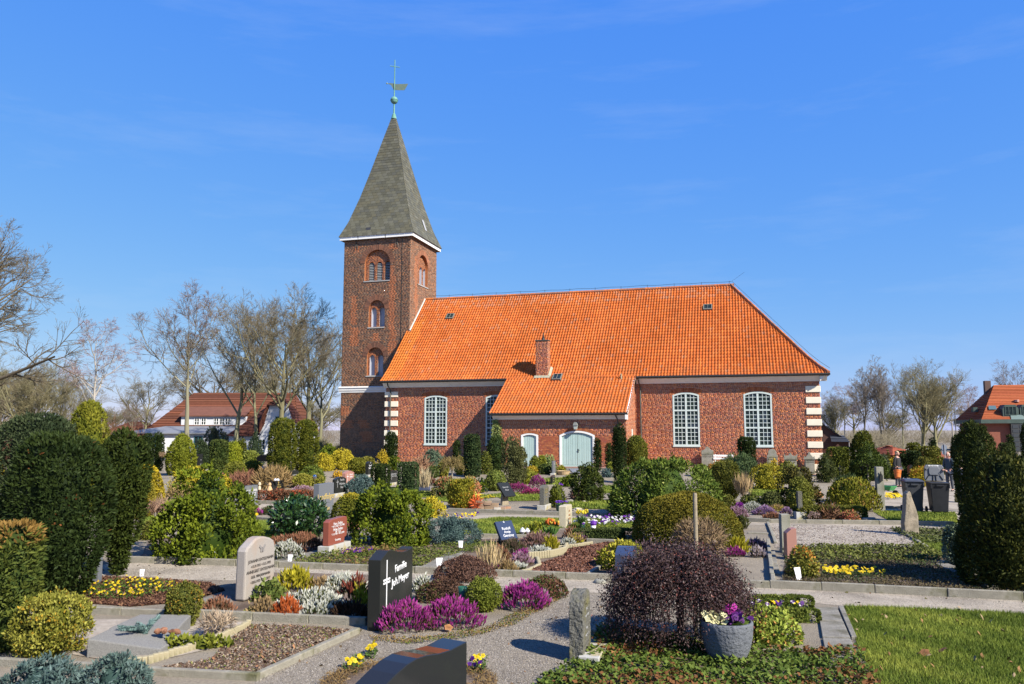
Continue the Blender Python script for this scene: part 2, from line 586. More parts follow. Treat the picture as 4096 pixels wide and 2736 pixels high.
slab_bed = pts((290, 2620), (330, 2480), (700, 2480), (985, 2490), (940, 2540), (830, 2600), (560, 2660))
area('soil_bed', slab_bed, M['drysoil'], 0.008)
pansy_bed = pts((300, 2412), (330, 2330), (420, 2310), (640, 2320), (840, 2335), (900, 2365), (740, 2412), (520, 2428))
area('bark_bed', pansy_bed, M['barkbed'], 0.008)
heath_bed = pts((790, 2462), (810, 2380), (1060, 2290), (1470, 2300), (1500, 2330), (1530, 2420), (1466, 2490), (1200, 2478))
area('soil_bed', heath_bed, M['soil'], 0.008)
row2_bed = pts((560, 2232), (600, 2150), (1000, 2130), (1300, 2150), (1660, 2165), (2180, 2150), (2240, 2120), (2560, 2120), (2600, 2300), (2350, 2306), (2320, 2230), (2260, 2222), (2120, 2298), (1664, 2276), (1091, 2255))
area('soil_bed', row2_bed, M['soil'], 0.006)
sandbed = pts((3080, 2100), (3590, 2108), (3690, 2188), (3190, 2196), (3100, 2190))
area('raked_soil_bed', sandbed, M['drysoil'], 0.008)
ivy_right = pts((3130, 2192), (3690, 2188), (3790, 2236), (3700, 2252), (3260, 2250), (3140, 2240))
area('soil_bed', ivy_right, M['soil'], 0.008)
sedum_right = pts((3130, 2345), (3140, 2244), (3740, 2250), (3900, 2330), (3960, 2372), (3500, 2362))
area('soil_bed', sedum_right, M['soil'], 0.009)
lawn_mid = pts((1780, 2140), (1795, 2092), (2000, 2070), (2240, 2075), (2530, 2078), (2530, 2112), (2240, 2112), (2205, 2146), (1907, 2138))
area('lawn', lawn_mid, M['lawnbase'], 0.010)
lawn_left = pts((930, 2086), (1085, 2084), (1110, 2150), (1000, 2170), (940, 2150))
area('lawn', lawn_left, M['lawnbase'], 0.010)
lawn_bin = pts((3490, 2046), (3820, 2052), (3840, 2100), (3570, 2092))
area('lawn', lawn_bin, M['lawnbase'], 0.008)
lawn_stone = pts((3640, 2140), (3800, 2150), (3830, 2240), (3720, 2215), (3660, 2180))
area('lawn', lawn_stone, M['lawnbase'], 0.011)
lawns_far = [pts((1700, 1996), (2160, 1968), (2170, 2004), (2040, 2006), (1990, 1990), (1800, 2010)), pts((2260, 2008), (2445, 2006), (2455, 2038), (2290, 2036)),
    pts((2990, 1956), (3140, 1962), (3120, 1990), (3010, 1984)), pts((1400, 1898), (1465, 1896), (1470, 1926), (1390, 1926)),
    pts((1660, 1968), (1745, 1970), (1740, 1992), (1668, 1990)), pts((2170, 1915), (2300, 1912), (2300, 1942), (2170, 1942)), pts((2410, 1945), (2465, 1942), (2470, 1972), (2415, 1974)),
    pts((3440, 1896), (3570, 1898), (3585, 1914), (3470, 1914)), pts((620, 2010), (700, 2000), (760, 2040), (640, 2060)), pts((2760, 1900), (2880, 1904), (2880, 1930), (2780, 1926)),
    pts((560, 2060), (650, 2050), (720, 2110), (570, 2130)), pts((690, 1900), (900, 1880), (900, 1900), (720, 1920))]
for p in lawns_far:
 area('lawn', p, M['lawnbase'], 0.02)
paving = pts((3300, 1902), (3405, 1888), (3490, 1886), (3590, 1909), (3440, 1912))
area('paved_path', paving, M['paving'], 0.02)
way = pts((3470, 2040), (3500, 1925), (3560, 1908), (3900, 1930), (3960, 2060), (3830, 2100), (3815, 2050))
area('sand_path', way, M['sand'], 0.006)
path2 = pts((1640, 2064), (2100, 2060), (2530, 2072), (2530, 2094), (2230, 2074), (1900, 2078), (1700, 2098))
area('sand_path', path2, M['sand'], 0.005)
path3 = pts((2980, 2090), (3100, 2086), (3830, 2104), (3850, 2116), (3600, 2108), (3080, 2100), (2990, 2104))
area('sand_path', path3, M['sand'], 0.005)
path4 = pts((880, 2012), (1240, 2022), (1250, 2045), (1100, 2040), (880, 2034))
area('sand_path', path4, M['sand'], 0.005)
# a paved strip along the church
strip = [Vector((CH[0] + UX * a + VX * b, CH[1] + UY * a + VY * b, 0)) for a, b in ((1.5, -0.02), (-11.4, -0.02), (-11.4, -4.2), (-20.1, -4.2), (-20.1, -5.6), (-10.2, -5.6), (-10.2, -1.3), (1.5, -1.3))]
area('paved_path', strip, M['paving'], 0.025)
# ---- kerbs of concrete lengths
KP = [B().box(-0.498, 0.498, -0.04, 0.04, -0.1, 0.1).mesh('kerb_stone', M['concrete']) for _ in range(1)]
def kerb(p, q, h=0.1, w=0.08, name='concrete_kerb', piece=1.0, mt=None, meshname='kerb_stone'):
 a, b = G(*p) if not isinstance(p, Vector) else p, G(*q) if not isinstance(q, Vector) else q
 d = b - a
 L = math.hypot(d.x, d.y)
 n = max(1, round(L / piece))
 ang = math.atan2(d.y, d.x)
 root = setting(name, a, ang)
 for i in range(n):
  c = a.lerp(b, (i + 0.5) / n)
  l = L / n
  o = B().box(-l / 2 + 0.003, l / 2 - 0.003, 0, w, -0.05, h).obj(meshname, mt or M['concrete'], root, (l * (i + 0.5), random.uniform(-0.006, 0.006), c.z - a.z + random.uniform(-0.008, 0.008)), random.uniform(-0.006, 0.006), bevel=0.012)
 return root
def nocross(*k):
 for a in k:
  kerb(*a)
nocross(((470, 2250), (940, 2264), 0.13), ((940, 2264), (1470, 2286), 0.13), ((1470, 2286), (2050, 2310), 0.13), ((2050, 2310), (2480, 2326), 0.13), ((2480, 2326), (3080, 2354), 0.13),
  ((3080, 2354), (3500, 2374), 0.14), ((3500, 2374), (4096, 2404), 0.14), ((4096, 2404), (4400, 2418), 0.14),
  ((60, 2444), (700, 2470), 0.1), ((790, 2474), (1462, 2505), 0.12), ((1030, 2722), (1440, 2532), 0.07), ((-60, 2662), (590, 2702), 0.09), ((590, 2702), (1030, 2726), 0.09),
  ((3080, 2092), (3818, 2104), 0.12), ((2972, 2086), (3080, 2092), 0.12), ((1790, 2046), (2130, 2058), 0.12), ((2130, 2058), (2530, 2072), 0.12), ((1907, 2148), (2215, 2154), 0.08), ((2345, 2170), (2540, 2178), 0.10),
  ((893, 2010), (1240, 2022), 0.13), ((970, 2072), (1090, 2084), 0.08), ((2310, 2000), (2440, 2004), 0.06), ((2160, 1946), (2300, 1944), 0.08), ((2390, 1918), (2465, 1918), 0.08),
  ((3360, 2018), (3500, 2024), 0.08), ((3490, 2034), (3650, 2036), 0.1), ((1230, 1990), (1330, 1994), 0.1), ((1370, 2000), (1500, 2006), 0.1))
# kerbs running into the depth
nocross(((3104, 2354), (3078, 2170), 0.1), ((3110, 2176), (3076, 2094), 0.06), ((2345, 2318), (2420, 2268), 0.08), ((2990, 2135), (3074, 2138), 0.05), ((2385, 2540), (2440, 2478), 0.06), ((3580, 2116), (3700, 2192), 0.05))
def palisade(poly, h, step=0.07, rad=0.042, mt=None, cap=60):
 """edging of short round concrete stakes"""
 P = []
 for i in range(len(poly) - 1):
  a, b = poly[i], poly[i + 1]
  k = max(1, round((b - a).length / step))
  P += [a.lerp(b, j / k) for j in range(k)]
 root = setting('palisade_edging', P[0])
 me = B().lathe([(rad, -0.05), (rad, h - 0.012), (rad - 0.012, h)], 8).mesh('palisade_stake', mt or M['palisade'])
 for p in P:
  ob('palisade_stake', me, root, (p.x - P[0].x, p.y - P[0].y, random.uniform(-0.008, 0.008)))
palisade(pts((2118, 2238), (2200, 2230), (2258, 2216), (2268, 2196)), 0.16)
palisade(pts((2232, 2196), (2310, 2188), (2372, 2176)), 0.08)
palisade(pts((480, 2664), (600, 2652), (740, 2610), (850, 2572), (950, 2530), (1000, 2500)), 0.09)
palisade(pts((2040, 2306), (2110, 2290), (2158, 2266), (2150, 2240), (2130, 2232)), 0.07, 0.07)
# stone slabs lying flat
def flagstone(poly, h, label=None, name='paving_slab'):
 c = sum((p for p in poly), Vector()) / len(poly)
 o = B().slab([(p.x - c.x, p.y - c.y) for p in poly], -0.03, h).obj(name, M['slabs'], None, (c.x, c.y, c.z), bevel=0.008)
 o['kind'] = 'structure'
 return o
flagstone(pts((3262, 2436), (3350, 2436), (3372, 2490), (3278, 2488)), 0.03)
flagstone(pts((3279, 2491), (3373, 2493), (3402, 2560), (3290, 2556)), 0.035)
flagstone(pts((3291, 2559), (3403, 2563), (3420, 2600), (3298, 2597)), 0.03)
flagstone(pts((3354, 2436), (3374, 2436), (3428, 2560), (3406, 2560)), 0.05)
flagstone(pts((3276, 2634), (3408, 2632), (3424, 2676), (3270, 2672)), 0.035)
flagstone(pts((3300, 2700), (3396, 2696), (3420, 2760), (3290, 2760)), 0.035)
for k in range(5):
 a, b = k / 5 + 0.01, (k + 1) / 5 - 0.01
 l = lambda t, o: G(3752 + 210 * t + o, 2262 + 94 * t)
 flagstone([l(a, -14), l(a, 40), l(b, 44), l(b, -10)], 0.05)
for q in ((1100, 2246, 1180, 2226), (1200, 2224, 1270, 2206), (1690, 2268, 1760, 2234), (1762, 2232, 1800, 2210), (1395, 2200, 1465, 2190)):
 flagstone(pts((q[0], q[1]), (q[0] + 60, q[1] + 3), (q[2] + 60, q[3]), (q[2], q[3] - 3)), 0.03)
flagstone(pts((3090, 2300), (3122, 2300), (3112, 2262), (3088, 2262)), 0.03)
flagstone(pts((3088, 2258), (3110, 2258), (3100, 2210), (3082, 2210)), 0.03)
flagstone(pts((3448, 2084), (3506, 2084), (3500, 2076), (3452, 2076)), 0.06)
flagstone(pts((820, 2390), (925, 2390), (930, 2412), (800, 2412)), 0.02)
# ---- loose stuff
gr_near = pts((1030, 2712), (1460, 2536), (1900, 2530), (2080, 2440), (2260, 2380), (2440, 2380), (2380, 2520), (2300, 2660), (2100, 2790), (1900, 2900), (900, 2900))
chips('gravel', gr_near, 5200, 0.0075, [(0.24, 0.21, 0.18), (0.34, 0.30, 0.26), (0.17, 0.15, 0.13), (0.42, 0.38, 0.33)], 0.004, 0.0, 60000)
chips('gravel', path_poly, 1300, 0.009, [(0.40, 0.35, 0.28), (0.28, 0.25, 0.21), (0.5, 0.45, 0.38)], 0.003, 0.003, 30000)
chips('bark_chips', chip_bed, 2600, 0.028, [(0.13, 0.052, 0.03), (0.20, 0.085, 0.05), (0.075, 0.03, 0.02), (0.25, 0.13, 0.09)], 0.03, 0.01, 26000, 0.6)
chips('bark_chips', pansy_bed, 2000, 0.022, [(0.12, 0.055, 0.03), (0.19, 0.10, 0.055), (0.07, 0.03, 0.02)], 0.03, 0.01, 14000, 0.6)
chips('bark_chips', weed_bed, 2200, 0.017, [(0.16, 0.095, 0.06), (0.24, 0.16, 0.10), (0.10, 0.06, 0.04), (0.33, 0.26, 0.19)], 0.015, 0.008, 22000, 0.5)
chips('soil_crumbs', sandbed, 300, 0.022, [(0.34, 0.29, 0.23), (0.17, 0.13, 0.10), (0.42, 0.37, 0.30)], 0.005, 0.006, 9000, 0.4)
grass('grass', lawn_front, 6500, 0.06, 0.011)
chips('leaf_litter', lawn_front, 5, 0.03, [(0.30, 0.16, 0.07), (0.38, 0.27, 0.15)], 0.03, 0.04, 200, 0.8)
chips('leaf_litter', gr_near, 7, 0.022, [(0.22, 0.12, 0.06), (0.12, 0.08, 0.05), (0.35, 0.25, 0.15)], 0.005, 0.008, 300, 0.6)
chips('leaf_litter', path_poly, 3, 0.03, [(0.22, 0.12, 0.06), (0.12, 0.08, 0.05), (0.10, 0.09, 0.03)], 0.005, 0.008, 300, 0.6)
chips('leaf_litter', weed_bed, 16, 0.03, [(0.34, 0.17, 0.08), (0.25, 0.12, 0.06)], 0.02, 0.02, 200, 0.7)
grass('grass', lawn_mid, 1500, 0.06, 0.022)
grass('grass', lawn_left, 1500, 0.06, 0.022)
grass('grass', lawn_bin, 900, 0.07, 0.03)
grass('grass', lawn_stone, 1600, 0.06, 0.02)
for p in lawns_far:
 grass('grass', p, 420, 0.09, 0.05)
carpet('strawberry_cover', ivy_front, 1500, 0.06, 0.042, (0.05, 0.085, 0.012), (0.13, 0.17, 0.03), 0.12, 0.35, 'leaf', 0.01, 26000, (0.16, 0.07, 0.025), 0.13)
carpet('weeds', weed_bed, 240, 0.035, 0.022, (0.10, 0.13, 0.02), (0.20, 0.20, 0.05), 0.04, 0.4)
carpet('evergreen_cover', pts((1160, 2262), (1290, 2216), (1420, 2200), (1500, 2190), (1660, 2196), (1850, 2216), (1760, 2236), (1690, 2270), (1480, 2266)), 900, 0.055, 0.035, (0.05, 0.075, 0.012), (0.16, 0.17, 0.035), 0.14, 0.3, 'leaf', 0.01, 24000, (0.19, 0.12, 0.045), 0.10)
carpet('evergreen_cover', pts((1720, 2190), (1900, 2172), (2000, 2176), (1960, 2210), (1800, 2216)), 800, 0.05, 0.035, (0.05, 0.075, 0.012), (0.13, 0.15, 0.03), 0.12, 0.3)
carpet('ivy_cover', ivy_right, 900, 0.06, 0.045, (0.06, 0.075, 0.015), (0.17, 0.18, 0.04), 0.14, 0.35, 'leaf', 0.01, 22000, (0.06, 0.07, 0.02), 0.2)
carpet('sedum_cover', sedum_right, 1400, 0.035, 0.028, (0.07, 0.05, 0.028), (0.12, 0.10, 0.045), 0.09, 0.6, 'leaf', 0.01, 30000, (0.06, 0.085, 0.03), 0.12)
carpet('ivy_cover', pts((3560, 2120), (3700, 2118), (3840, 2130), (3800, 2180), (3680, 2176)), 700, 0.065, 0.045, (0.05, 0.065, 0.02), (0.14, 0.15, 0.05), 0.16, 0.35)
carpet('sedum_cover', pts((1470, 2545), (1640, 2556), (1930, 2520), (2120, 2420), (2270, 2360), (2240, 2400), (2060, 2500), (1900, 2550), (1650, 2580), (1500, 2566)), 2400, 0.028, 0.018, (0.17, 0.10, 0.04), (0.24, 0.17, 0.06), 0.045, 0.6, 'leaf', 0.004, 16000, (0.10, 0.13, 0.02), 0.3)
ring = [Vector((G(1640, 2720).x + 0.98 * math.cos(a), G(1640, 2720).y - 0.1 + 0.85 * math.sin(a), 0)) for a in np.linspace(0, 2 * math.pi, 24, endpoint=False)]
area('soil_bed', ring, M['soil'], 0.010)
ring_in = [Vector((p.x * 0.72 + 0.28 * sum(q.x for q in ring) / 24, p.y * 0.72 + 0.28 * sum(q.y for q in ring) / 24, 0)) for p in ring]
rp_ = scatter(ring, 15000)
keep = ~inside(ring_in, rp_[:, 0], rp_[:, 1])
rp_ = rp_[keep]
n_ = len(rp_)
aa = rng.uniform(0, 2 * np.pi, n_)
rp_[:, 2] += rng.uniform(0.0, 0.06, n_)
Dd_ = unit(np.stack([np.cos(aa), np.sin(aa), rng.normal(0.5, 0.4, n_)], 1))
Ss_ = unit(np.cross(Dd_, np.stack([rng.normal(0, .4, n_), rng.normal(0, .4, n_), np.ones(n_)], 1)))
Vt, F, C = quads(rp_, Dd_, Ss_, rng.uniform(0.02, 0.05, n_), rng.uniform(0.006, 0.012, n_), mixc((0.15, 0.085, 0.03), (0.25, 0.17, 0.07), rng.uniform(0, 1, n_)))
ob('sedum_cover', nmesh('sedum_cover', Vt, F, M['leaf'], C), kind='stuff')
# ------------------------------------------------------------------ church
def colmesh(b, name, mt, pal, smooth=False, vary=0.15):
 """mesh of separate pieces, each with a colour of its own"""
 Vt = np.array([tuple(p) for p in b.v])
 n = len(Vt)
 lab = np.arange(n)
 # pieces are found through the faces
 par = list(range(n))
 def find(i):
  while par[i] != i:
   par[i] = par[par[i]]
   i = par[i]
  return i
 for f in b.f:
  r0 = find(f[0])
  for q in f[1:]:
   par[find(q)] = r0
 roots = [find(i) for i in range(n)]
 cm = {}
 cols = np.empty((n, 3))
 for i, r0 in enumerate(roots):
  if r0 not in cm:
   c = np.array(random.choice(pal)) * random.uniform(1 - vary, 1 + vary)
   cm[r0] = c
  cols[i] = cm[r0]
 me = bpy.data.meshes.new(name)
 me.from_pydata(b.v, [], b.f)
 ca = me.color_attributes.new('Col', 'FLOAT_COLOR', 'POINT')
 c4 = np.ones((n, 4), dtype=np.float32)
 c4[:, :3] = cols * PIECE
 ca.data.foreach_set('color', c4.ravel())
 me.materials.append(mt)
 if smooth:
  for p in me.polygons:
   p.use_smooth = True
 me.update()
 return me
PAL_N = np.array([(0.48, 0.158, 0.068), (0.40, 0.122, 0.056), (0.53, 0.195, 0.085), (0.33, 0.105, 0.06), (0.44, 0.14, 0.063), (0.355, 0.10, 0.06), (0.52, 0.18, 0.064), (0.27, 0.098, 0.063)])
PAL_T = np.array([(0.24, 0.12, 0.07), (0.19, 0.095, 0.06), (0.28, 0.135, 0.076), (0.135, 0.078, 0.054), (0.225, 0.135, 0.083), (0.32, 0.145, 0.07), (0.17, 0.102, 0.07)])
CHN = 0.0822
church = thing('church', 'red brick church with orange tiled nave roof and square spired tower', 'church', (CH[0], CH[1], 0), -PH)
def colN(s, z):
 c = PAL_N[rng.integers(0, len(PAL_N), len(s))] * rng.uniform(0.82, 1.18, (len(s), 1))
 q = np.sin(s * 0.9 + 1.7 * np.sin(z * 0.8)) * np.sin(z * 1.3 + s * 0.21) + 0.6 * np.sin(s * 2.3 + z * 0.7)
 c = c * (1 + 0.10 * q)[:, None] + np.array([(0.03, 0.02, 0.012)]) * np.clip(-q, 0, 1)[:, None]
 if z < 0.9:      # damp, soiled courses at the foot
  c = c * (0.8 + 0.2 * z / 0.9)
 return c
def colA(s, z):
 c = colN(s, z)
 k = s < -17.9
 c[k] = c[k] * 0.35 + np.array((0.42, 0.15, 0.065)) * 0.65
 return c
PATCH = [(-34.3, 12.2, 0.30, 1.15), (-34.2, 10.1, 0.42, 0.75), (-31.0, 12.7, 0.33, 2.2), (-30.9, 10.3, 0.3, 0.55), (-30.9, 9.2, 0.45, 0.5), (-32.3, 10.0, 0.28, 0.3), (-34.1, 17.2, 0.3, 0.25), (-30.9, 17.25, 0.4, 0.25), (-31.0, 15.2, 0.18, 0.5), (-34.9, 4.2, 0.5, 0.35), (-34.6, 3.2, 0.6, 0.3), (-33.2, 3.2, 0.5, 0.3), (-32.9, 2.2, 0.6, 0.4)]
def colT(s, z):
 c = PAL_T[rng.integers(0, len(PAL_T), len(s))] * rng.uniform(0.78, 1.22, (len(s), 1))
 for i in range(len(s)):
  for (a, b, w, h) in PATCH:
   if abs(s[i] - a) < w * rng.uniform(0.6, 1.1) and abs(z - b) < h:
    c[i] = np.array((0.42, 0.15, 0.065)) * rng.uniform(0.75, 1.15)
 return c
def colS(s, z):
 c = PAL_T[rng.integers(0, len(PAL_T), len(s))] * rng.uniform(0.8, 1.3, (len(s), 1)) + np.array((0.05, 0.02, 0.01))
 for i in range(len(s)):
  if abs(s[i] - 5.3 + 0.05 * (z - 13)) < 0.28 + 0.1 * math.sin(z * 3) and 11 < z < 16.5:
   c[i] = np.array((0.46, 0.17, 0.075)) * rng.uniform(0.8, 1.1)
 return c
def brick_wall(name, xf, s0, s1, z0, z1, opening, colf, mort, parent, single=None, proud=0.012):
 """laid bricks standing proud of recessed mortar, course by course, cut at every opening.
 xf(s, out, z) -> local point; opening(z) -> blocked stretches; single(s, z) picks bricks that become parts of their own"""
 bs, bl, bz, bc = [], [], [], []
 mq = []
 nz_ = int((z1 - z0) / CHN)
 singles = []
 for k in range(nz_ + 1):
  za = z0 + k * CHN
  zb = min(za + CHN, z1)
  if zb - za < 0.03:
   continue
  zc = (za + zb) / 2
  blk = sorted(opening(zc))
  free = []
  a = s0
  for (p, q) in blk:
   if p > a:
    free.append((a, min(p, s1)))
   a = max(a, q)
  if a < s1:
   free.append((a, s1))
  L = 0.26 if k % 2 == 0 else 0.13
  off = rng.uniform(0, L)
  for (a, b) in free:
   mq.append((a, b, za, zb))
   i0 = math.floor((a - s0 - off) / L)
   i1 = math.ceil((b - s0 - off) / L)
   st = s0 + off + np.arange(i0, i1) * L
   en = np.minimum(st + L - 0.012, b)
   st = np.maximum(st, a)
   ok = en - st > 0.03
   st, en = st[ok], en[ok]
   c = colf((st + en) / 2, zc)
   for i in range(len(st)):
    if single and len(singles) < 300 and en[i] - st[i] > L - 0.02 and single((st[i] + en[i]) / 2, zc):
     singles.append((st[i], en[i], za, k % 2))
    else:
     bs.append(st[i])
     bl.append(en[i])
     bz.append((za + 0.008, zb - 0.008))
     bc.append(c[i])
 n = len(bs)
 S0, S1 = np.array(bs), np.array(bl)
 Z0, Z1 = np.array(bz).T
 zz = rng.uniform(-0.002, 0.002, n)
 pr = proud + rng.uniform(-0.004, 0.004, n)
 Vt = np.empty((n, 8, 3))
 e = 0.0
 for i, (sv, ov, zv) in enumerate([(S0, 0, Z0), (S1, 0, Z0), (S1, 0, Z1), (S0, 0, Z1), (S0 + 0.004, 1, Z0 + 0.004), (S1 - 0.004, 1, Z0 + 0.004), (S1 - 0.004, 1, Z1 - 0.004), (S0 + 0.004, 1, Z1 - 0.004)]):
  X, Y_, Z = xf(sv, (pr if ov else np.full(n, -0.002)), zv + zz)
  Vt[:, i, 0], Vt[:, i, 1], Vt[:, i, 2] = X, Y_, Z
 o = (np.arange(n) * 8)[:, None]
 F = np.concatenate([o + np.array([q]) for q in [(4, 5, 6, 7), (0, 1, 5, 4), (1, 2, 6, 5), (2, 3, 7, 6), (3, 0, 4, 7)]])
 ob('bricks', nmesh('bricks', Vt.reshape(-1, 3), F, M['brick'], np.repeat(np.array(bc), 8, 0)), parent, kind='stuff')
 mv = []
 for (a, b, za, zb) in mq:
  for (sv, zv) in ((a, za), (b, za), (b, zb), (a, zb)):
   mv.append(xf(sv, 0.0, zv))
 ob(name, nmesh(name, np.array(mv, dtype=float), np.arange(len(mv)).reshape(-1, 4), mort), parent)
 if singles:
  ms = {}
  for v in range(6):
   for hd in (0, 1):
    L = 0.118 if hd else 0.248
    b = B().box(-L / 2, L / 2, -proud - 0.004, 0.004, -0.035, 0.035)
    ms[v, hd] = colmesh(b, 'brick', M['brick'], [tuple(PAL_N[v])], False, 0.1)
  for (a, b, za, hd) in singles:
   X, Y_, Z = xf((a + b) / 2, random.uniform(-0.003, 0.003), za + CHN / 2)
   ob('brick', ms[random.randrange(6), hd], parent, (X, Y_, Z))
def arch_open(x0, x1, zb, zs, rise):
 w = (x1 - x0) / 2
 r = (w * w + rise * rise) / (2 * rise)
 cz = zs + rise - r
 cx = (x0 + x1) / 2
 def f(z):
  if z < zb:
   return None
  if z <= zs:
   return (x0, x1)
  d = r * r - (z - cz) ** 2
  if d <= 0 or z > zs + rise:
   return None
  h = math.sqrt(d)
  return (max(x0, cx - h), min(x1, cx + h))
 return f
def opens(*fs):
 def g(z):
  return [q for q in (f(z) for f in fs) if q]
 return g
# ---- nave
XL, XR = -29.42, 0.0
WINS = [(-26.41, -24.70), (-21.83, -20.12), (-9.02, -7.34), (-4.57, -2.86)]
nave_open = [arch_open(a, b, 1.71, 5.0, 0.16) for a, b in WINS] + [lambda z: ((-20.0, -11.47) if z < 3.6 else None)]
brick_wall('nave_wall', lambda s, o, z: (s, 0 * s - o, z), XL, XR, -0.1, 5.80, opens(*nave_open), colN, M['mortar'], church)
# the far walls, not seen from the churchyard
B().box(XL + 0.01, XR - 0.01, 0.06, 14.3, -0.1, 5.78).obj('nave_core', mat('plain_brick', (0.30, 0.09, 0.05), 0.9, (0.36, 0.12, 0.06), 6), church)
for zf in (0,):
 # a plinth course set slightly proud
 brick_wall('plinth', lambda s, o, z: (s, 0 * s - o - 0.05, z), -11.4, -0.86, -0.1, 0.30, opens(), colN, M['mortar'], church)
def church_window(x0, x1):
 zb, zs, rise = 1.71, 5.0, 0.16
 f = 0.10
 b = B()
 out = [(x0, zb)] + arc(x0, x1, zs, rise) + [(x1, zb)]
 inn = [(x0 + f, zb + f)] + arc(x0 + f, x1 - f, zs - f * 0.8, rise * 0.86) + [(x1 - f, zb + f)]
 n = len(out)
 vs = [(x, -0.03, z) for x, z in out] + [(x, -0.03, z) for x, z in inn] + [(x, 0.1, z) for x, z in out] + [(x, 0.1, z) for x, z in inn]
 fs = []
 for i in range(n):
  j = (i + 1) % n
  fs += [(i, j, j + n, i + n), (i + n, j + n, j + 3 * n, i + 3 * n), (i, i + 2 * n, j + 2 * n, j)]
 b.add(vs, fs)
 cx = (x0 + x1) / 2
 ztop = zs + rise - f
 b.box(cx - 0.06, cx + 0.06, -0.02, 0.08, zb + f, ztop)
 for z in (2.83, 3.95):
  b.box(x0 + f, cx - 0.06, -0.015, 0.075, z, z + 0.10)
  b.box(cx + 0.06, x1 - f, -0.015, 0.075, z, z + 0.10)
 b.box(x0 - 0.03, x1 + 0.03, -0.06, -0.031, zb - 0.06, zb + 0.03)
 w = b.obj('window', M['frame'], church)
 bars = B()
 cells = [(x0 + f, cx - 0.06), (cx + 0.06, x1 - f)]
 rows = [(zb + f, 2.83), (2.93, 3.95), (4.05, None)]
 bw = 0.034
 pane_meshes = {}
 arcp = arc(x0 + f, x1 - f, zs - f * 0.8, rise * 0.86, 40)
 def ztp(x):
  return min(arcp, key=lambda p: abs(p[0] - x))[1]
 for (a, c) in cells:
  for ri, (za, zc) in enumerate(rows):
   cw = (c - a) / 3
   for i in range(1, 3):
    xx = a + cw * i
    bars.box(xx - bw / 2, xx + bw / 2, 0.0, 0.05, za, zc if zc else ztp(xx))
   zc_ = zc or (za + 1.02)
   rh = (zc_ - za) / 4
   for j in range(1, 4):
    for i in range(3):
     bars.box(a + cw * i + (bw / 2 if i else 0), a + cw * (i + 1) - (bw / 2 if i < 2 else 0), 0.002, 0.048, za + rh * j - bw / 2, za + rh * j + bw / 2)
   for j in range(4):
    for i in range(3):
     xa, xb = a + cw * i, a + cw * (i + 1)
     z0_, z1_ = za + rh * j, za + rh * (j + 1)
     if zc is None and j == 3:
      z1_ = min(ztp(xa), ztp(xb)) + 0.02
     pw, ph = xb - xa, z1_ - z0_
     key = (round(pw, 2), round(ph, 2))
     if key not in pane_meshes:
      pane_meshes[key] = [B().box(-pw / 2 + 0.004, pw / 2 - 0.004, -0.003, 0.003, -ph / 2 + 0.004, ph / 2 - 0.004).mesh('pane', M[g_]) for g_ in ('glass', 'glass2', 'glass3')]
     o = ob('pane', pane_meshes[key][random.choice((0, 0, 0, 1, 2))], w, ((xa + xb) / 2, 0.03, (z0_ + z1_) / 2))
     o.rotation_euler = (random.uniform(-0.012, 0.012), 0, random.uniform(-0.012, 0.012))
 bars.obj('glazing_bars', M['frame'], w)
 # soldier arch over the opening
 a = B()
 o1 = arc(x0 - 0.12, x1 + 0.12, zs + 0.03, rise + 0.02, 26)
 for i in range(26):
  (xa, za), (xb, zb_) = o1[i], o1[i + 1]
  mx_ = (xa + xb) / 2 - cx
  t = mx_ * 0.11
  a.prism([(xa + 0.006, za), (xb - 0.006, zb_), (xb - 0.006 + t, zb_ + 0.26), (xa + 0.006 + t, za + 0.26)], -0.018, 0.0)
 ob('brick_arch', colmesh(a, 'brick_arch', M['brick'], [tuple(PAL_N[0]), tuple(PAL_N[2]), tuple(PAL_N[1])]), church)
for a, b in WINS:
 church_window(a, b)
# quoins of pale render
for x0, x1 in ((-0.84, 0.05), (-29.50, -28.46)):
 zt = 5.47
 for i in range(8):
  h = 0.39
  z0_ = zt - h if i < 7 else -0.05
  B().box(x0, x1, -0.07, 0.5, z0_, zt).obj('quoin_block', M['cream'], church, bevel=0.02)
  zt -= 0.69
# roof: the profile from eave to ridge, flatter at the foot
PROF = [(-0.52, 6.23), (0.10, 6.66), (0.85, 7.27), (1.6, 7.98), (7.15, 13.32)]
def along(prof, d):
 for (a, b) in zip(prof, prof[1:]):
  L = math.hypot(b[0] - a[0], b[1] - a[1])
  if d <= L:
   return (a[0] + (b[0] - a[0]) * d / L, a[1] + (b[1] - a[1]) * d / L)
  d -= L
 a, b = prof[-2], prof[-1]
 L = math.hypot(b[0] - a[0], b[1] - a[1])
 return (b[0] + (b[0] - a[0]) * d / L, b[1] + (b[1] - a[1]) * d / L)
def plen(prof):
 return sum(math.hypot(b[0] - a[0], b[1] - a[1]) for a, b in zip(prof, prof[1:]))
TW = 0.2
WAVE = [(i / 5 * TW, 0.033 * math.cos(2 * math.pi * i / 5 + 0.5) + 0.006 * math.sin(4 * math.pi * i / 5)) for i in range(6)]
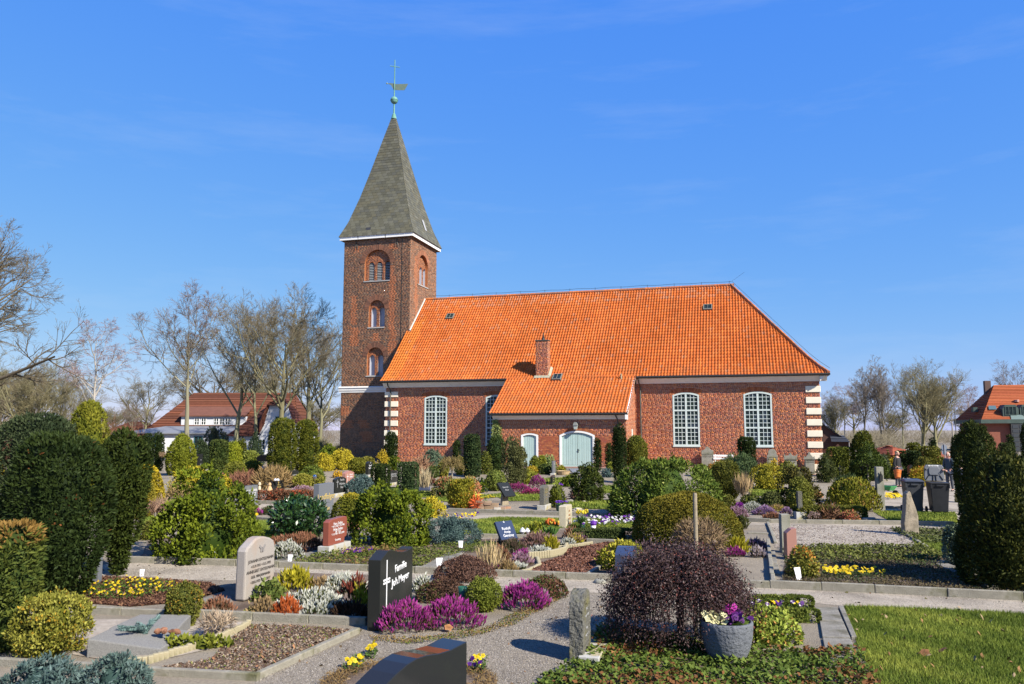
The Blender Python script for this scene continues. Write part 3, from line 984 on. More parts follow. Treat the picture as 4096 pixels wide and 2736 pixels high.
def tiles_mesh(T):
 """T rows: x0, (y,z) foot, (y,z) head, colour"""
 n = len(T)
 X = np.array([t[0] for t in T])
 A = np.array([t[1] for t in T])
 H = np.array([t[2] for t in T])
 C = np.array([t[3] for t in T])
 d = H - A
 d /= np.linalg.norm(d, axis=1, keepdims=True)
 nrm = np.stack([-d[:, 1], d[:, 0]], 1)
 Vt = np.empty((n, 18, 3))
 for i, (wx, wz) in enumerate(WAVE):
  f = A + nrm * (wz + 0.045) - d * 0.03
  h = H + nrm * (wz + 0.012) + d * 0.04
  l = A + nrm * (wz + 0.008) - d * 0.03
  for k, q in ((i, f), (6 + i, h), (12 + i, l)):
   Vt[:, k, 0] = X + wx
   Vt[:, k, 1:] = q
 o = (np.arange(n) * 18)[:, None]
 F = np.concatenate([o + np.array([(i, i + 1, i + 7, i + 6)]) for i in range(5)] + [o + np.array([(i, i + 12, i + 13, i + 1)]) for i in range(5)])
 return Vt.reshape(-1, 3), F, np.repeat(C, 18, 0)
def tilecol(x, y):
 c = np.array(random.choice([(0.60, 0.150, 0.036), (0.64, 0.163, 0.040), (0.56, 0.138, 0.036), (0.60, 0.170, 0.048), (0.55, 0.148, 0.043)])) * random.uniform(0.9, 1.08)
 if x < -28.5 and y < 5.5 + (x + 28.5):
  c = np.array((0.66, 0.19, 0.04)) * random.uniform(0.9, 1.08)
 if y > 6.0 and random.random() < 0.35:
  c = c * 0.75 + np.array((0.10, 0.075, 0.055))
 c = c * (1 + 0.06 * math.sin(x * 0.7 + 1.3 * math.sin(y * 1.1)) + 0.05 * math.sin(x * 2.9) * math.sin(y * 0.9 + x))
 if y < 0.5 and random.random() < 0.4:
  c = c * 0.82 + np.array((0.02, 0.02, 0.012))
 if random.random() < 0.035:
  c = c * 0.7 + np.array((0.09, 0.07, 0.05))
 return c
rows = int(plen(PROF) / 0.335)
RL = plen(PROF) / rows
T = []
for j in range(rows):
 a, h = along(PROF, j * RL), along(PROF, (j + 1) * RL)
 xhip = 0.50 - (a[0] + 0.52) * (5.70 / 7.67)
 nX = int((0.55 + 29.64) / TW) + 1
 for i in range(nX):
  x = -29.64 + i * TW
  if x + TW * 0.3 > xhip:
   continue
  if a[0] > 4.0 and x < -29.45:
   continue
  xx = x + random.uniform(-0.004, 0.004)
  if x + TW > xhip:
   xx = xhip - TW
  T.append((xx, a, h, tilecol(x, a[0])))
APROF = [(-4.60, 3.80), (-3.6, 4.36), (-0.40, 6.32)]
arows = 15
AL = plen(APROF) / arows
AX0, NAC = -20.10, 43
singles = []
for j in range(arows):
 a, h = along(APROF, j * AL), along(APROF, (j + 1) * AL)
 for i in range(NAC):
  x = AX0 + i * (8.80 / NAC)
  c = tilecol(x + 12, 0)
  if j < 7 and len(singles) < 300:
   singles.append((x, a, h))
  else:
   T.append((x, a, h, c))
Vt, F, C = tiles_mesh(T)
roof = ob('roof_tiles', nmesh('roof_tiles', Vt, F, M['tile'], C, True), church, kind='stuff')
# the tiles that show largest, one object each
tv = {}
for (x, a, h) in singles:
 sl = round(math.atan2(h[1] - a[1], h[0] - a[0]), 3)
 k = (sl, random.randrange(5))
 if k not in tv:
  V_, F_, C_ = tiles_mesh([(0.0, (0, 0), (AL * math.cos(sl), AL * math.sin(sl)), tilecol(0, 0))])
  tv[k] = nmesh('roof_tile', V_, F_, M['tile'], C_, True)
 ob('roof_tile', tv[k], church, (x + random.uniform(-0.003, 0.003), a[0], a[1]))
# boarding under the tiles, far slope and hip
deck = B()
pr = [(y, z - 0.03) for y, z in PROF]
for (a, b) in zip(pr, pr[1:]):
 xa, xb = 0.42 - (a[0] + 0.52) * 0.743, 0.42 - (b[0] + 0.52) * 0.743
 deck.add([(-29.55, a[0], a[1]), (xa, a[0], a[1]), (xb, b[0], b[1]), (-29.4, b[0], b[1])], [(0, 1, 2, 3)])
 deck.add([(-29.55, 14.3 - a[0], a[1]), (xa, 14.3 - a[0], a[1]), (xb, 14.3 - b[0], b[1]), (-29.4, 14.3 - b[0], b[1])], [(0, 1, 2, 3)])
 deck.add([(xa, a[0], a[1]), (xb, b[0], b[1]), (xb, 14.3 - b[0], b[1]), (xa, 14.3 - a[0], a[1])], [(0, 1, 2, 3)])
ap = [(y, z - 0.03) for y, z in APROF]
for (a, b) in zip(ap, ap[1:]):
 deck.add([(-20.05, a[0], a[1]), (-11.34, a[0], a[1]), (-11.34, b[0], b[1]), (-20.05, b[0], b[1])], [(0, 1, 2, 3)])
deck.obj('roof_deck', M['redroof'], church)
def ridge_tiles(p, q, name, n, r=0.12):
 p, q = Vector(p), Vector(q)
 for i in range(n):
  a, b = p.lerp(q, i / n), p.lerp(q, (i + 1) / n + 0.01)
  bb = B().tube([a, a.lerp(b, 0.85), b], [r, r * 0.9, r * 1.05], 8)
  c = [(0.52, 0.17, 0.07), (0.44, 0.16, 0.085), (0.36, 0.17, 0.11), (0.58, 0.19, 0.06)]
  ob(name, colmesh(bb, name, M['tile'], c), church)
ridge_tiles((-29.42, 7.15, 13.36), (-5.2, 7.15, 13.36), 'ridge_tile', 62)
hp = []
for (y, z) in PROF[::-1]:
 hp.append((0.50 - (y + 0.52) * 0.743, y, z + 0.05))
for (a, b), n in zip(zip(hp, hp[1:]), (20, 3, 3, 3)):
 ridge_tiles(a, b, 'hip_tile', n)
# lightning wire on its pins
wire = B()
wp = [(-29.3 + i * 0.5, 7.15, 13.62 + 0.02 * math.sin(i * 1.3)) for i in range(49)] + [(-5.15, 7.15, 13.63)]
wire.tube(wp, 0.012, 4)
for i in range(0, 49, 4):
 wire.tube([(wp[i][0], 7.15, 13.42), (wp[i][0], 7.15, 13.68)], 0.014, 4)
hw = [(x + 0.08, y - 0.1, z + 0.25) for x, y, z in hp]
wire.tube(hw, 0.012, 4)
wire.tube([(-5.1, 7.15, 13.65), (-4.2, 7.0, 14.25)], 0.006, 4)
wire.obj('lightning_wire', M['black'], church)
# cornice, gutters and pipes
CP = [(0.0, 5.77), (-0.06, 5.77), (-0.08, 5.84), (-0.13, 5.86), (-0.24, 6.0), (-0.26, 6.06), (-0.44, 6.08), (-0.44, 6.20), (0.0, 6.20)]
def run(prof, xa, xb, dy=0.0, dz=0.0):
 n = len(prof)
 b = B()
 b.add([(xa, y + dy, z + dz) for y, z in prof] + [(xb, y + dy, z + dz) for y, z in prof], [tuple(range(n)), tuple(range(2 * n - 1, n - 1, -1))] + [(i, (i + 1) % n, (i + 1) % n + n, i + n) for i in range(n)])
 return b
for xa, xb in ((-29.58, -20.12), (-11.36, 0.44)):
 run(CP, xa, xb).obj('cornice', M['white'], church)
 B().tube([(xa - 0.05, -0.53, 6.17), (xb + 0.06, -0.53, 6.17)], 0.085, 10).obj('gutter', M['black'], church)
b = B()
b.add([(-y * 1.0, -0.44, z) for y, z in CP[::-1]] + [(-y * 1.0, 14.6, z) for y, z in CP[::-1]], [tuple(range(9))] + [(i, i + 1, i + 10, i + 9) for i in range(8)])
b.obj('cornice', M['white'], church)
B().tube([(0.53, -0.53, 6.17), (0.53, 14.7, 6.17)], 0.085, 8).obj('gutter', M['black'], church)
ACP = [(-4.15, 3.40), (-4.2, 3.40), (-4.22, 3.46), (-4.32, 3.56), (-4.34, 3.61), (-4.5, 3.63), (-4.5, 3.74), (-4.15, 3.74)]
run(ACP, -20.0, -11.40).obj('cornice', M['white'], church)
B().tube([(-20.12, -4.60, 3.72), (-11.34, -4.60, 3.72)], 0.08, 10).obj('gutter', M['black'], church)
B().tube([(-29.1, -0.52, 6.1), (-29.1, -0.42, 5.9), (-29.02, -0.13, 5.6), (-29.02, -0.13, -0.05)], 0.05, 8).obj('downpipe', M['zinc'], church)
B().tube([(-11.2, -0.52, 6.1), (-11.15, -0.35, 5.8), (-11.1, -0.1, 5.5), (-11.1, -0.1, -0.05)], 0.05, 8).obj('downpipe', M['zinc'], church)
B().tube([(-12.1, -4.58, 3.66), (-12.0, -4.4, 3.4), (-12.0, -4.25, 3.2), (-12.0, -4.25, 0.3)], 0.045, 8).obj('downpipe', M['zinc'], church)
# ---- annex
DO = [arch_open(-15.66, -13.45, 0.40, 2.42, 0.27), arch_open(-18.14, -17.03, 0.40, 2.42, 0.11)]
def single(s, z):
 return (-13.42 < s < -11.7 or -16.98 < s < -15.7) and 0.9 < z < 3.3
brick_wall('annex_wall', lambda s, o, z: (s, 0 * s - 4.15 - o, z), -20.0, -11.47, 0.25, 3.42, opens(*DO), colA, M['mortar'], church, single)
brick_wall('annex_wall', lambda s, o, z: (0 * s - 11.47 + o, s, z), -4.15, 0.0, 0.0, 6.2, lambda z: [q for q in [(-9.0, -4.15 + max(0.0, (z - 3.78) / 0.60)) if z > 3.78 else None, (-2.02, -1.6) if 2.2 < z < 2.8 else None] if q], colN, M['mortar'], church)
B().box(-19.98, -11.50, -4.08, -0.02, 0.0, 3.7).obj('annex_core', bpy.data.materials['plain_brick'], church)
B().box(-11.52, -11.44, -2.02, -1.6, 2.2, 2.8).obj('side_window', M['frame'], church)
vb = B()
vb.add([(-11.42, -4.62, 3.62), (-11.34, -4.62, 3.62), (-11.34, -0.35, 6.22), (-11.42, -0.35, 6.22), (-11.42, -4.62, 3.80), (-11.34, -4.62, 3.80), (-11.34, -0.35, 6.34), (-11.42, -0.35, 6.34)],
  [(0, 1, 2, 3), (4, 5, 6, 7), (0, 1, 5, 4), (1, 2, 6, 5), (2, 3, 7, 6), (3, 0, 4, 7)])
vb.obj('verge_board', M['white'], church)
B().box(-11.5, -11.38, -4.66, -4.2, 3.38, 3.72).obj('cornice_return', M['white'], church)
def door(x0, x1, zb, zs, rise, leaves, name):
 f = 0.13
 b = B()
 out = [(x0, zb)] + arc(x0, x1, zs, rise) + [(x1, zb)]
 inn = [(x0 + f, zb)] + arc(x0 + f, x1 - f, zs - 0.08, rise * 0.9) + [(x1 - f, zb)]
 n = len(out)
 y0, y1 = -4.19, -4.05
 vs = [(x, y0, z) for x, z in out] + [(x, y0, z) for x, z in inn] + [(x, y1, z) for x, z in out] + [(x, y1, z) for x, z in inn]
 fs = []
 for i in range(n - 1):
  j = i + 1
  fs += [(i, j, j + n, i + n), (i + n, j + n, j + 3 * n, i + 3 * n), (i, i + 2 * n, j + 2 * n, j)]
 fr = b.add(vs, fs).obj(name, M['white'], church)
 ap_ = arc(x0 + f, x1 - f, zs - 0.08, rise * 0.9, 60)
 def zt(x):
  return min(ap_, key=lambda p: abs(p[0] - x))[1]
 wl = (x1 - x0 - 2 * f) / leaves
 for k in range(leaves):
  a = x0 + f + wl * k + 0.008
  c = a + wl - 0.016
  n_p = 7 if leaves == 2 else 6
  pw = (c - a) / n_p
  ws = [0.7, 1.4, 0.9, 1.1, 0.8, 1.3, 0.8][:n_p]
  tot = sum(ws)
  x = a
  for i in range(n_p):
   w_ = ws[i] / tot * (c - a)
   xa, xb = x + 0.006, x + w_ - 0.006
   B().prism([(xa, zb + 0.16), (xb, zb + 0.16), (xb, zt(xb) - 0.02), (xa, zt(xa) - 0.02)], -4.115 - random.uniform(0, 0.006), -4.07).obj('plank', M['door'], fr)
   x += w_
  B().box(a, c, -4.13, -4.07, zb + 0.01, zb + 0.15).obj('kick_board', M['door'], fr)
  B().prism([(a, zb + 0.01), (c, zb + 0.01), (c, zt(c) - 0.03), (a, zt(a) - 0.03)], -4.085, -4.06).obj('door_leaf', mat('door_gap', (0.10, 0.16, 0.15), 0.7), fr)
 hb = B()
 hx = (x0 + x1) / 2 + 0.06 if leaves == 2 else x0 + f + 0.08
 hb.box(hx - 0.02, hx + 0.02, -4.14, -4.12, 1.35, 1.58).tube([(hx, -4.14, 1.5), (hx, -4.18, 1.5), (hx + 0.12, -4.18, 1.5)], 0.012, 6)
 hb.obj('handle', M['black'], fr)
 a = B()
 cx = (x0 + x1) / 2
 N = 30 if leaves == 2 else 15
 o1 = arc(x0, x1, zs + 0.02, rise, N)
 for i in range(N):
  (xa, za), (xb, zb_) = o1[i], o1[i + 1]
  t = ((xa + xb) / 2 - cx) * 0.12
  a.prism([(xa + 0.006, za), (xb - 0.006, zb_), (xb - 0.006 + t, zb_ + 0.16), (xa + 0.006 + t, za + 0.16)], -4.175, -4.15)
 ob('brick_arch', colmesh(a, 'brick_arch', M['brick'], [(0.44, 0.16, 0.07), (0.36, 0.11, 0.055)]), church)
door(-15.66, -13.45, 0.44, 2.42, 0.27, 2, 'double_door')
door(-18.14, -17.03, 0.44, 2.42, 0.11, 1, 'side_door')
lb = B()
lb.prism([(-14.75, 3.02), (-14.45, 3.02), (-14.5, 3.16), (-14.56, 3.22), (-14.64, 3.22), (-14.70, 3.16)], -4.5, -4.2)
lp = lb.obj('wall_lamp', mat('lamp_grey', (0.30, 0.31, 0.29), 0.5), church)
B().prism([(-14.68, 2.78), (-14.52, 2.78), (-14.47, 3.02), (-14.73, 3.02)], -4.46, -4.24).obj('lamp_glass', mat('lamp_glass', (0.42, 0.46, 0.42), 0.2), lp)
# chimney
brick_wall('chimney', lambda s, o, z: (s, 0 * s - 0.45 - o, z), -18.12, -17.26, 5.9, 8.80, opens(), colA, M['mortar'], church)
brick_wall('chimney', lambda s, o, z: (0 * s - 17.26 + o, s, z), -0.45, 0.20, 5.9, 8.80, opens(), colA, M['mortar'], church)
B().box(-18.10, -17.28, -0.44, 0.19, 5.9, 8.79).obj('chimney_core', bpy.data.materials['plain_brick'], church)
B().box(-18.16, -17.22, -0.5, 0.25, 8.80, 8.86).obj('chimney_cap', M['zinc'], church)
B().lathe([(0.12, 0), (0.10, 0.12), (0.07, 0.16), (0.07, 0.3), (0.045, 0.32), (0.045, 0.5)], 10, (-17.66, -0.12, 8.86)).obj('chimney_pot', M['black'], church)
fl = B()
fl.add([(-18.22, -0.62, 6.25), (-17.12, -0.62, 6.25), (-17.12, -0.47, 6.42), (-18.22, -0.47, 6.42)], [(0, 1, 2, 3)])
fl.add([(-17.24, -0.5, 6.33), (-17.08, -0.5, 6.33), (-17.08, 0.3, 6.98), (-17.24, 0.3, 6.98), (-17.24, -0.5, 6.43), (-17.24, 0.3, 7.1)], [(0, 1, 2, 3), (4, 1, 2, 5)])
fl.obj('chimney_flashing', mat('yellowed_lead', (0.45, 0.42, 0.30), 0.8, (0.30, 0.30, 0.22), 8), church)
def skylight(x, y, z, sl, w=0.62, h=0.62):
 c, s_ = math.cos(sl), math.sin(sl)
 def q(a, b, o):
  return (x + a, y + b * c - o * s_, z + b * s_ + o * c)
 def bx(b, a0, a1, b0, b1, o0, o1):
  b.add([q(a0, b0, o0), q(a1, b0, o0), q(a1, b1, o0), q(a0, b1, o0), q(a0, b0, o1), q(a1, b0, o1), q(a1, b1, o1), q(a0, b1, o1)], [(0, 3, 2, 1), (4, 5, 6, 7), (0, 1, 5, 4), (1, 2, 6, 5), (2, 3, 7, 6), (3, 0, 4, 7)])
 b = B()
 for k in ((-w / 2, w / 2, -h / 2, -h / 2 + 0.08), (-w / 2, w / 2, h / 2 - 0.06, h / 2), (-w / 2, -w / 2 + 0.06, -h / 2 + 0.08, h / 2 - 0.06), (w / 2 - 0.06, w / 2, -h / 2 + 0.08, h / 2 - 0.06), (-0.012, 0.012, -h / 2 + 0.08, h / 2 - 0.06)):
  bx(b, *k, 0.0, 0.13)
 o = b.obj('skylight', mat('weathered_lead', (0.13, 0.13, 0.11), 0.6, (0.24, 0.24, 0.19), 9), church)
 g = B()
 bx(g, -w / 2 + 0.06, w / 2 - 0.06, -h / 2 + 0.08, h / 2 - 0.06, 0.07, 0.09)
 g.obj('glass', M['glass'], o)
skylight(-26.51, 5.31, 11.56, math.atan(0.962))
skylight(-6.82, 5.17, 11.43, math.atan(0.962))
skylight(-16.59, -0.62, 6.22, math.atan(0.61), 0.62, 0.8)
B().tube([(-12.24, -0.85, 6.0), (-12.24, -0.85, 6.3), (-12.24, -0.9, 6.38)], 0.06, 8).obj('vent_pipe', M['palisade'], church)
# ---- tower
TX0, TX1, TY0, TY1, TZ = -35.23, -29.42, 4.10, 9.62, 17.95
N1 = (-33.38, -31.18, 14.56, 15.95, 1.10)
N2 = (-32.95, -31.57, 10.82, 12.25, 0.72)
N3 = (-33.02, -31.62, 6.98, 8.48, 0.72)
brick_wall('tower_wall', lambda s, o, z: (s, 0 * s + TY0 - o, z), TX0, TX1, -0.1, TZ, opens(arch_open(*N1), arch_open(*N2), arch_open(*N3)), colT, M['mortar_tower'], church)
NS = (5.62, 7.70, 14.43, 15.92, 1.04)
brick_wall('tower_wall', lambda s, o, z: (0 * s + TX1 + o, s, z), TY0, TY1, 6.0, TZ, opens(arch_open(*NS)), colS, mat('light_tower_mortar', (0.50, 0.40, 0.33), 0.95, (0.42, 0.34, 0.28), 3), church)
pb2 = mat('plain_tower_brick', (0.19, 0.085, 0.06), 0.9, (0.25, 0.11, 0.07), 5)
tb = B()
tb.add([(TX0, TY0, 0), (TX0, TY1, 0), (TX0, TY1, TZ), (TX0, TY0, TZ)], [(0, 1, 2, 3)])
tb.add([(TX0, TY1, 0), (TX1, TY1, 0), (TX1, TY1, TZ), (TX0, TY1, TZ)], [(0, 1, 2, 3)])
tb.obj('tower_back', pb2, church)
def niche(N, lights, kind, side=False):
 x0, x1, zb, zs, rise = N
 def P(s, o, z):
  return (TX1 + o, s, z) if side else (s, TY0 - o, z)
 dep = -0.22
 # reveal
 out = [(x0, zb)] + arc(x0, x1, zs, rise, 18) + [(x1, zb)]
 b = B()
 n = len(out)
 vs = [P(x, 0.0, z) for x, z in out] + [P(x, dep, z) for x, z in out]
 b.add(vs, [(i, (i + 1) % n, (i + 1) % n + n, i + n) for i in range(n)])
 ob('niche_reveal', colmesh(b, 'niche_reveal', M['brick'], [(0.36, 0.135, 0.06)]), church)
 # brick back of the niche with the window lights left open
 fo = [arch_open(a, c, zb, t - (c - a) / 2, (c - a) / 2) for a, c, t in lights]
 nf = arch_open(x0, x1, zb, zs, rise)
 def op(z):
  q = nf(z)
  r = [u for u in (f(z) for f in fo) if u]
  return r + ([(x0 - 1, q[0]), (q[1], x1 + 1)] if q else [(x0 - 1, x1 + 1)])
 brick_wall('niche_back', (lambda s, o, z: (0 * s + TX1 + dep + o, s, z)) if side else (lambda s, o, z: (s, 0 * s + TY0 - dep - o, z)), x0, x1, zb, zs + rise, op, lambda s, z: np.where(rng.uniform(0, 1, (len(s), 1)) < 0.45, np.array([(0.42, 0.155, 0.065)]), np.array([(0.28, 0.11, 0.06)])) * rng.uniform(0.8, 1.15, (len(s), 1)), M['mortar_tower'], church)
 for (a, c, t) in lights:
  r = (c - a) / 2
  o_ = [(a, zb)] + arc(a, c, t - r, r, 10) + [(c, zb)]
  b = B()
  m_ = len(o_)
  b.add([P(x, dep - 0.16, z) for x, z in o_], [tuple(range(m_))])
  b.add([P(x, dep, z) for x, z in o_] + [P(x, dep - 0.16, z) for x, z in o_], [(i, (i + 1) % m_, (i + 1) % m_ + m_, i + m_) for i in range(m_)])
  if kind == 'louvre':
   w = b.obj('bell_opening', mat('dark_opening', (0.02, 0.019, 0.018), 0.9), church)
   k = 11
   for i in range(k):
    z = zb + 0.06 + i * (t - zb - 0.1) / k
    hh = c - a
    if z > t - r:
     hh = 2 * math.sqrt(max(0.001, r * r - (z + 0.08 - t + r) ** 2))
    cx = (a + c) / 2
    q = B()
    q.add([P(cx - hh / 2 + 0.01, dep - 0.02, z), P(cx + hh / 2 - 0.01, dep - 0.02, z), P(cx + hh / 2 - 0.01, dep - 0.10, z + 0.085), P(cx - hh / 2 + 0.01, dep - 0.10, z + 0.085),
      P(cx - hh / 2 + 0.01, dep - 0.02, z + 0.02), P(cx + hh / 2 - 0.01, dep - 0.02, z + 0.02), P(cx + hh / 2 - 0.01, dep - 0.10, z + 0.105), P(cx - hh / 2 + 0.01, dep - 0.10, z + 0.105)],
      [(0, 1, 2, 3), (4, 5, 6, 7), (0, 1, 5, 4), (2, 3, 7, 6), (1, 2, 6, 5), (3, 0, 4, 7)])
    q.obj('louvre_slat', mat('grey_slats', (0.30, 0.31, 0.31), 0.6), w)
  else:
   b.obj('shutter', mat('pale_lilac_shutter', (0.42, 0.43, 0.50), 0.6), church)
 # little arches over the lights and the great arch ring
 rg = B()
 for (a, c, t) in lights:
  r = (c - a) / 2
  cx = (a + c) / 2
  for i in range(9):
   t0, t1 = math.pi * (i + 0.06) / 9, math.pi * (i + 0.94) / 9
   p = [(cx - math.cos(u) * q, t - r + math.sin(u) * q) for u, q in ((t0, r), (t1, r), (t1, r + 0.12), (t0, r + 0.12))]
   rg.add([P(x, dep + o, z) for o in (0.0, 0.03) for x, z in p], [(4, 5, 6, 7), (0, 1, 5, 4), (1, 2, 6, 5), (2, 3, 7, 6), (3, 0, 4, 7)])
 ob('light_arch', colmesh(rg, 'light_arch', M['brick'], [(0.40, 0.15, 0.07), (0.30, 0.12, 0.07)]), church)
 rg = B()
 cx = (x0 + x1) / 2
 w2 = (x1 - x0) / 2
 K = int(math.pi * (w2 + 0.2) / 0.082)
 for i in range(K):
  t0, t1 = math.pi * (i + 0.08) / K, math.pi * (i + 0.92) / K
  p = [(cx - math.cos(u) * q, zs + math.sin(u) * q * (rise / w2)) for u, q in ((t0, w2), (t1, w2), (t1, w2 + 0.40), (t0, w2 + 0.40))]
  rg.add([P(x, o, z) for o in (0.0, 0.035) for x, z in p], [(4, 5, 6, 7), (0, 1, 5, 4), (1, 2, 6, 5), (2, 3, 7, 6), (3, 0, 4, 7)])
 ob('brick_arch', colmesh(rg, 'brick_arch', M['brick'], [(0.22, 0.11, 0.075), (0.27, 0.125, 0.08), (0.17, 0.09, 0.065)] if not side else [(0.40, 0.17, 0.10), (0.33, 0.15, 0.09)]), church)
 sl = B()
 sl.add([P(x0 - 0.08, 0.06, zb - 0.10), P(x1 + 0.04, 0.06, zb - 0.10), P(x1 + 0.04, 0.06, zb - 0.03), P(x0 - 0.08, 0.06, zb - 0.03), P(x0 - 0.08, dep, zb + 0.03), P(x1 + 0.04, dep, zb + 0.03), P(x0 - 0.08, 0, zb - 0.1), P(x1 + 0.04, 0, zb - 0.1)],
   [(0, 1, 2, 3), (3, 2, 5, 4), (0, 6, 7, 1)])
 sl.obj('sill', mat('grey_sill', (0.42, 0.42, 0.41), 0.7), church)
niche(N1, [(-33.09, -32.64, 16.10), (-32.39, -31.94, 16.10), (-31.70, -31.22, 16.10)], 'louvre')
niche(N2, [(-32.80, -32.38, 12.42), (-32.09, -31.66, 12.42)], 'shutter')
niche(N3, [(-32.88, -32.46, 8.62), (-32.17, -31.72, 8.62)], 'shutter')
niche(NS, [(5.72, 6.12, 16.0), (6.45, 6.88, 16.0), (7.2, 7.62, 16.0)], 'shutter', True)
run([(TY0, 5.66), (TY0 - 0.05, 5.66), (TY0 - 0.06, 5.78), (TY0 - 0.10, 5.82), (TY0 - 0.11, 5.98), (TY0 - 0.16, 6.02), (TY0 - 0.16, 6.08), (TY0, 6.14)], TX0 - 0.16, -29.43).obj('band_cornice', M['white'], church)
b = B()
b.tube([(-30.12, TY0 - 0.04, 17.9), (-30.14, TY0 - 0.04, 6.2)], 0.016, 5)
b.obj('lightning_wire', M['black'], church)
for ax in (-34.16, -30.62):
 b = B()
 for dx in (-0.09, 0.09):
  b.tube([(ax, TY0 - 0.06, 17.9), (ax + dx * 1.4, TY0 - 0.05, 17.2)], 0.022, 5)
 b.obj('wall_anchor', M['zinc'], church)
# roof flashing along the tower side
fb = B()
fb.tube([(TX1 + 0.03, y, z + 0.10) for y, z in ((4.05, 10.33), (4.6, 10.87), (5.8, 12.02), (7.1, 13.3))], 0.07, 6)
fb.obj('roof_flashing', mat('pale_mortar', (0.62, 0.60, 0.56), 0.85, (0.45, 0.45, 0.40), 4), church)
# spire
SX, SY = (-35.58 + -29.07) / 2, (3.74 + 9.98) / 2
SPROF = [(3.26, 18.22), (2.72, 19.5), (2.05, 21.7), (0.10, 29.25)]
fas = B()
x0, x1, y0, y1 = SX - 3.18, SX + 3.18, SY - 3.05, SY + 3.05
for (a, c, d, e) in ((x0, x1, y0, y0 + 0.05), (x0, x1, y1 - 0.05, y1), (x0, x0 + 0.05, y0 + 0.051, y1 - 0.051), (x1 - 0.05, x1, y0 + 0.051, y1 - 0.051)):
 pass
segs = [(x0, x0 + 1.58), (x0 + 1.64, x0 + 3.95), (x0 + 4.03, x1 - 0.06)]
for a, c in segs:
 B().box(a, c, y0, y0 + 0.05, 17.93, 18.22).obj('fascia_board', M['white'], church)
for a, c in ((y0 + 0.06, y0 + 1.2), (y0 + 1.24, y1)):
 B().box(x1 - 0.05, x1, a, c, 17.93, 18.22).obj('fascia_board', M['white'], church)
B().box(x0, x0 + 0.05, y0 + 0.051, y1, 17.93, 18.22).obj('fascia_board', M['white'], church)
B().box(x0 + 0.06, x1 - 0.06, y0 + 0.06, y1 - 0.02, 17.90, 18.0).obj('soffit', mat('brown_soffit', (0.16, 0.12, 0.09), 0.8), church)
SPAL = [(0.118, 0.112, 0.072), (0.132, 0.127, 0.085), (0.104, 0.10, 0.066), (0.125, 0.115, 0.07), (0.108, 0.106, 0.078), (0.14, 0.135, 0.096)]
core = B()
cp = SPROF
for (a, c) in zip(cp, cp[1:]):
 q = [(SX - a[0] + .03, SY - (a[0] - .15) + .03), (SX + a[0] - .03, SY - (a[0] - .15) + .03), (SX + a[0] - .03, SY + (a[0] - .15) - .03), (SX - a[0] + .03, SY + (a[0] - .15) - .03)]
 k_ = max(0.05, c[0] - .03)
 ky = max(0.05, c[0] - .18)
 q2 = [(SX - k_, SY - ky), (SX + k_, SY - ky), (SX + k_, SY + ky), (SX - k_, SY + ky)]
 core.add([(x, y, a[1]) for x, y in q] + [(x, y, c[1]) for x, y in q2], [(i, (i + 1) % 4, (i + 1) % 4 + 4, i + 4) for i in range(4)])
core.obj('spire_boarding', mat('spire_under', (0.11, 0.105, 0.075), 0.9), church)
def sprof_at(d):
 return along(SPROF, d)
SLEN = plen(SPROF)
NR = 45
RH = SLEN / NR
SW = 0.42
sq = []
sing = []
for face in range(4):
 for j in range(NR):
  (h0, z0_), (h1, z1_) = sprof_at(j * RH), sprof_at((j + 1) * RH)
  offy = 0.15 * min(1.0, h0 / 1.5)
  w0, w1 = (h0, h1) if face in (0, 2) else (h0 - offy, h1 - offy)
  d0, d1 = (h0 - offy, h1 - offy) if face in (0, 2) else (h0, h1)
  st = -w0 + (j % 2) * SW / 2 - SW
  while st < w0:
   a, c = max(st, -w0), min(st + SW - 0.008, w0)
   full = st >= -w0 + 0.05 and st + SW < w1 - 0.03
   if c - a > 0.02:
    a1, c1 = max(a, -w1), min(c, w1)
    if face == 0 and full and len(sing) < 300:
     sing.append(((a + c) / 2, d0, d1, z0_, z1_))
    else:
     sq.append((face, a, c, a1, max(c1, a1 + 0.005), d0, d1, z0_, z1_))
   st += SW
def fpos(face, s, d, z):
 return [(SX + s, SY - d, z), (SX + d, SY + s, z), (SX - s, SY + d, z), (SX - d, SY - s, z)][face]
b = B()
sp_c = []
for (face, a, c, a1, c1, d0, d1, z0_, z1_) in sq:
 lift = 0.02
 b.add([fpos(face, a, d0 + lift, z0_ - 0.02), fpos(face, c, d0 + lift, z0_ - 0.02), fpos(face, c1, d1 + 0.004, z1_), fpos(face, a1, d1 + 0.004, z1_), fpos(face, a, d0, z0_ - 0.02), fpos(face, c, d0, z0_ - 0.02)],
   [(0, 1, 2, 3), (4, 5, 1, 0)])
ob('slates', colmesh(b, 'slates', M['slate'], SPAL, False, 0.12), church, kind='stuff')
sm_ = {}
for (s, d0, d1, z0_, z1_) in sing:
 k = (round(math.atan2(z1_ - z0_, d0 - d1), 2), random.randrange(6) if random.random() > 0.02 else 6)
 if k not in sm_:
  cc = SPAL[k[1]] if k[1] < 6 else (0.045, 0.045, 0.05)
  b = B()
  hw = SW / 2 - 0.004
  b.add([(-hw, -0.02, -0.02), (hw, -0.02, -0.02), (hw, d0 - d1 - 0.004, z1_ - z0_), (-hw, d0 - d1 - 0.004, z1_ - z0_), (-hw, 0, -0.02), (hw, 0, -0.02)], [(0, 1, 2, 3), (4, 5, 1, 0)])
  sm_[k] = colmesh(b, 'slate', M['slate'], [cc], False, 0.06)
 ob('slate', sm_[k], church, (SX + s, SY - d0 - random.uniform(0, 0.006), z0_))
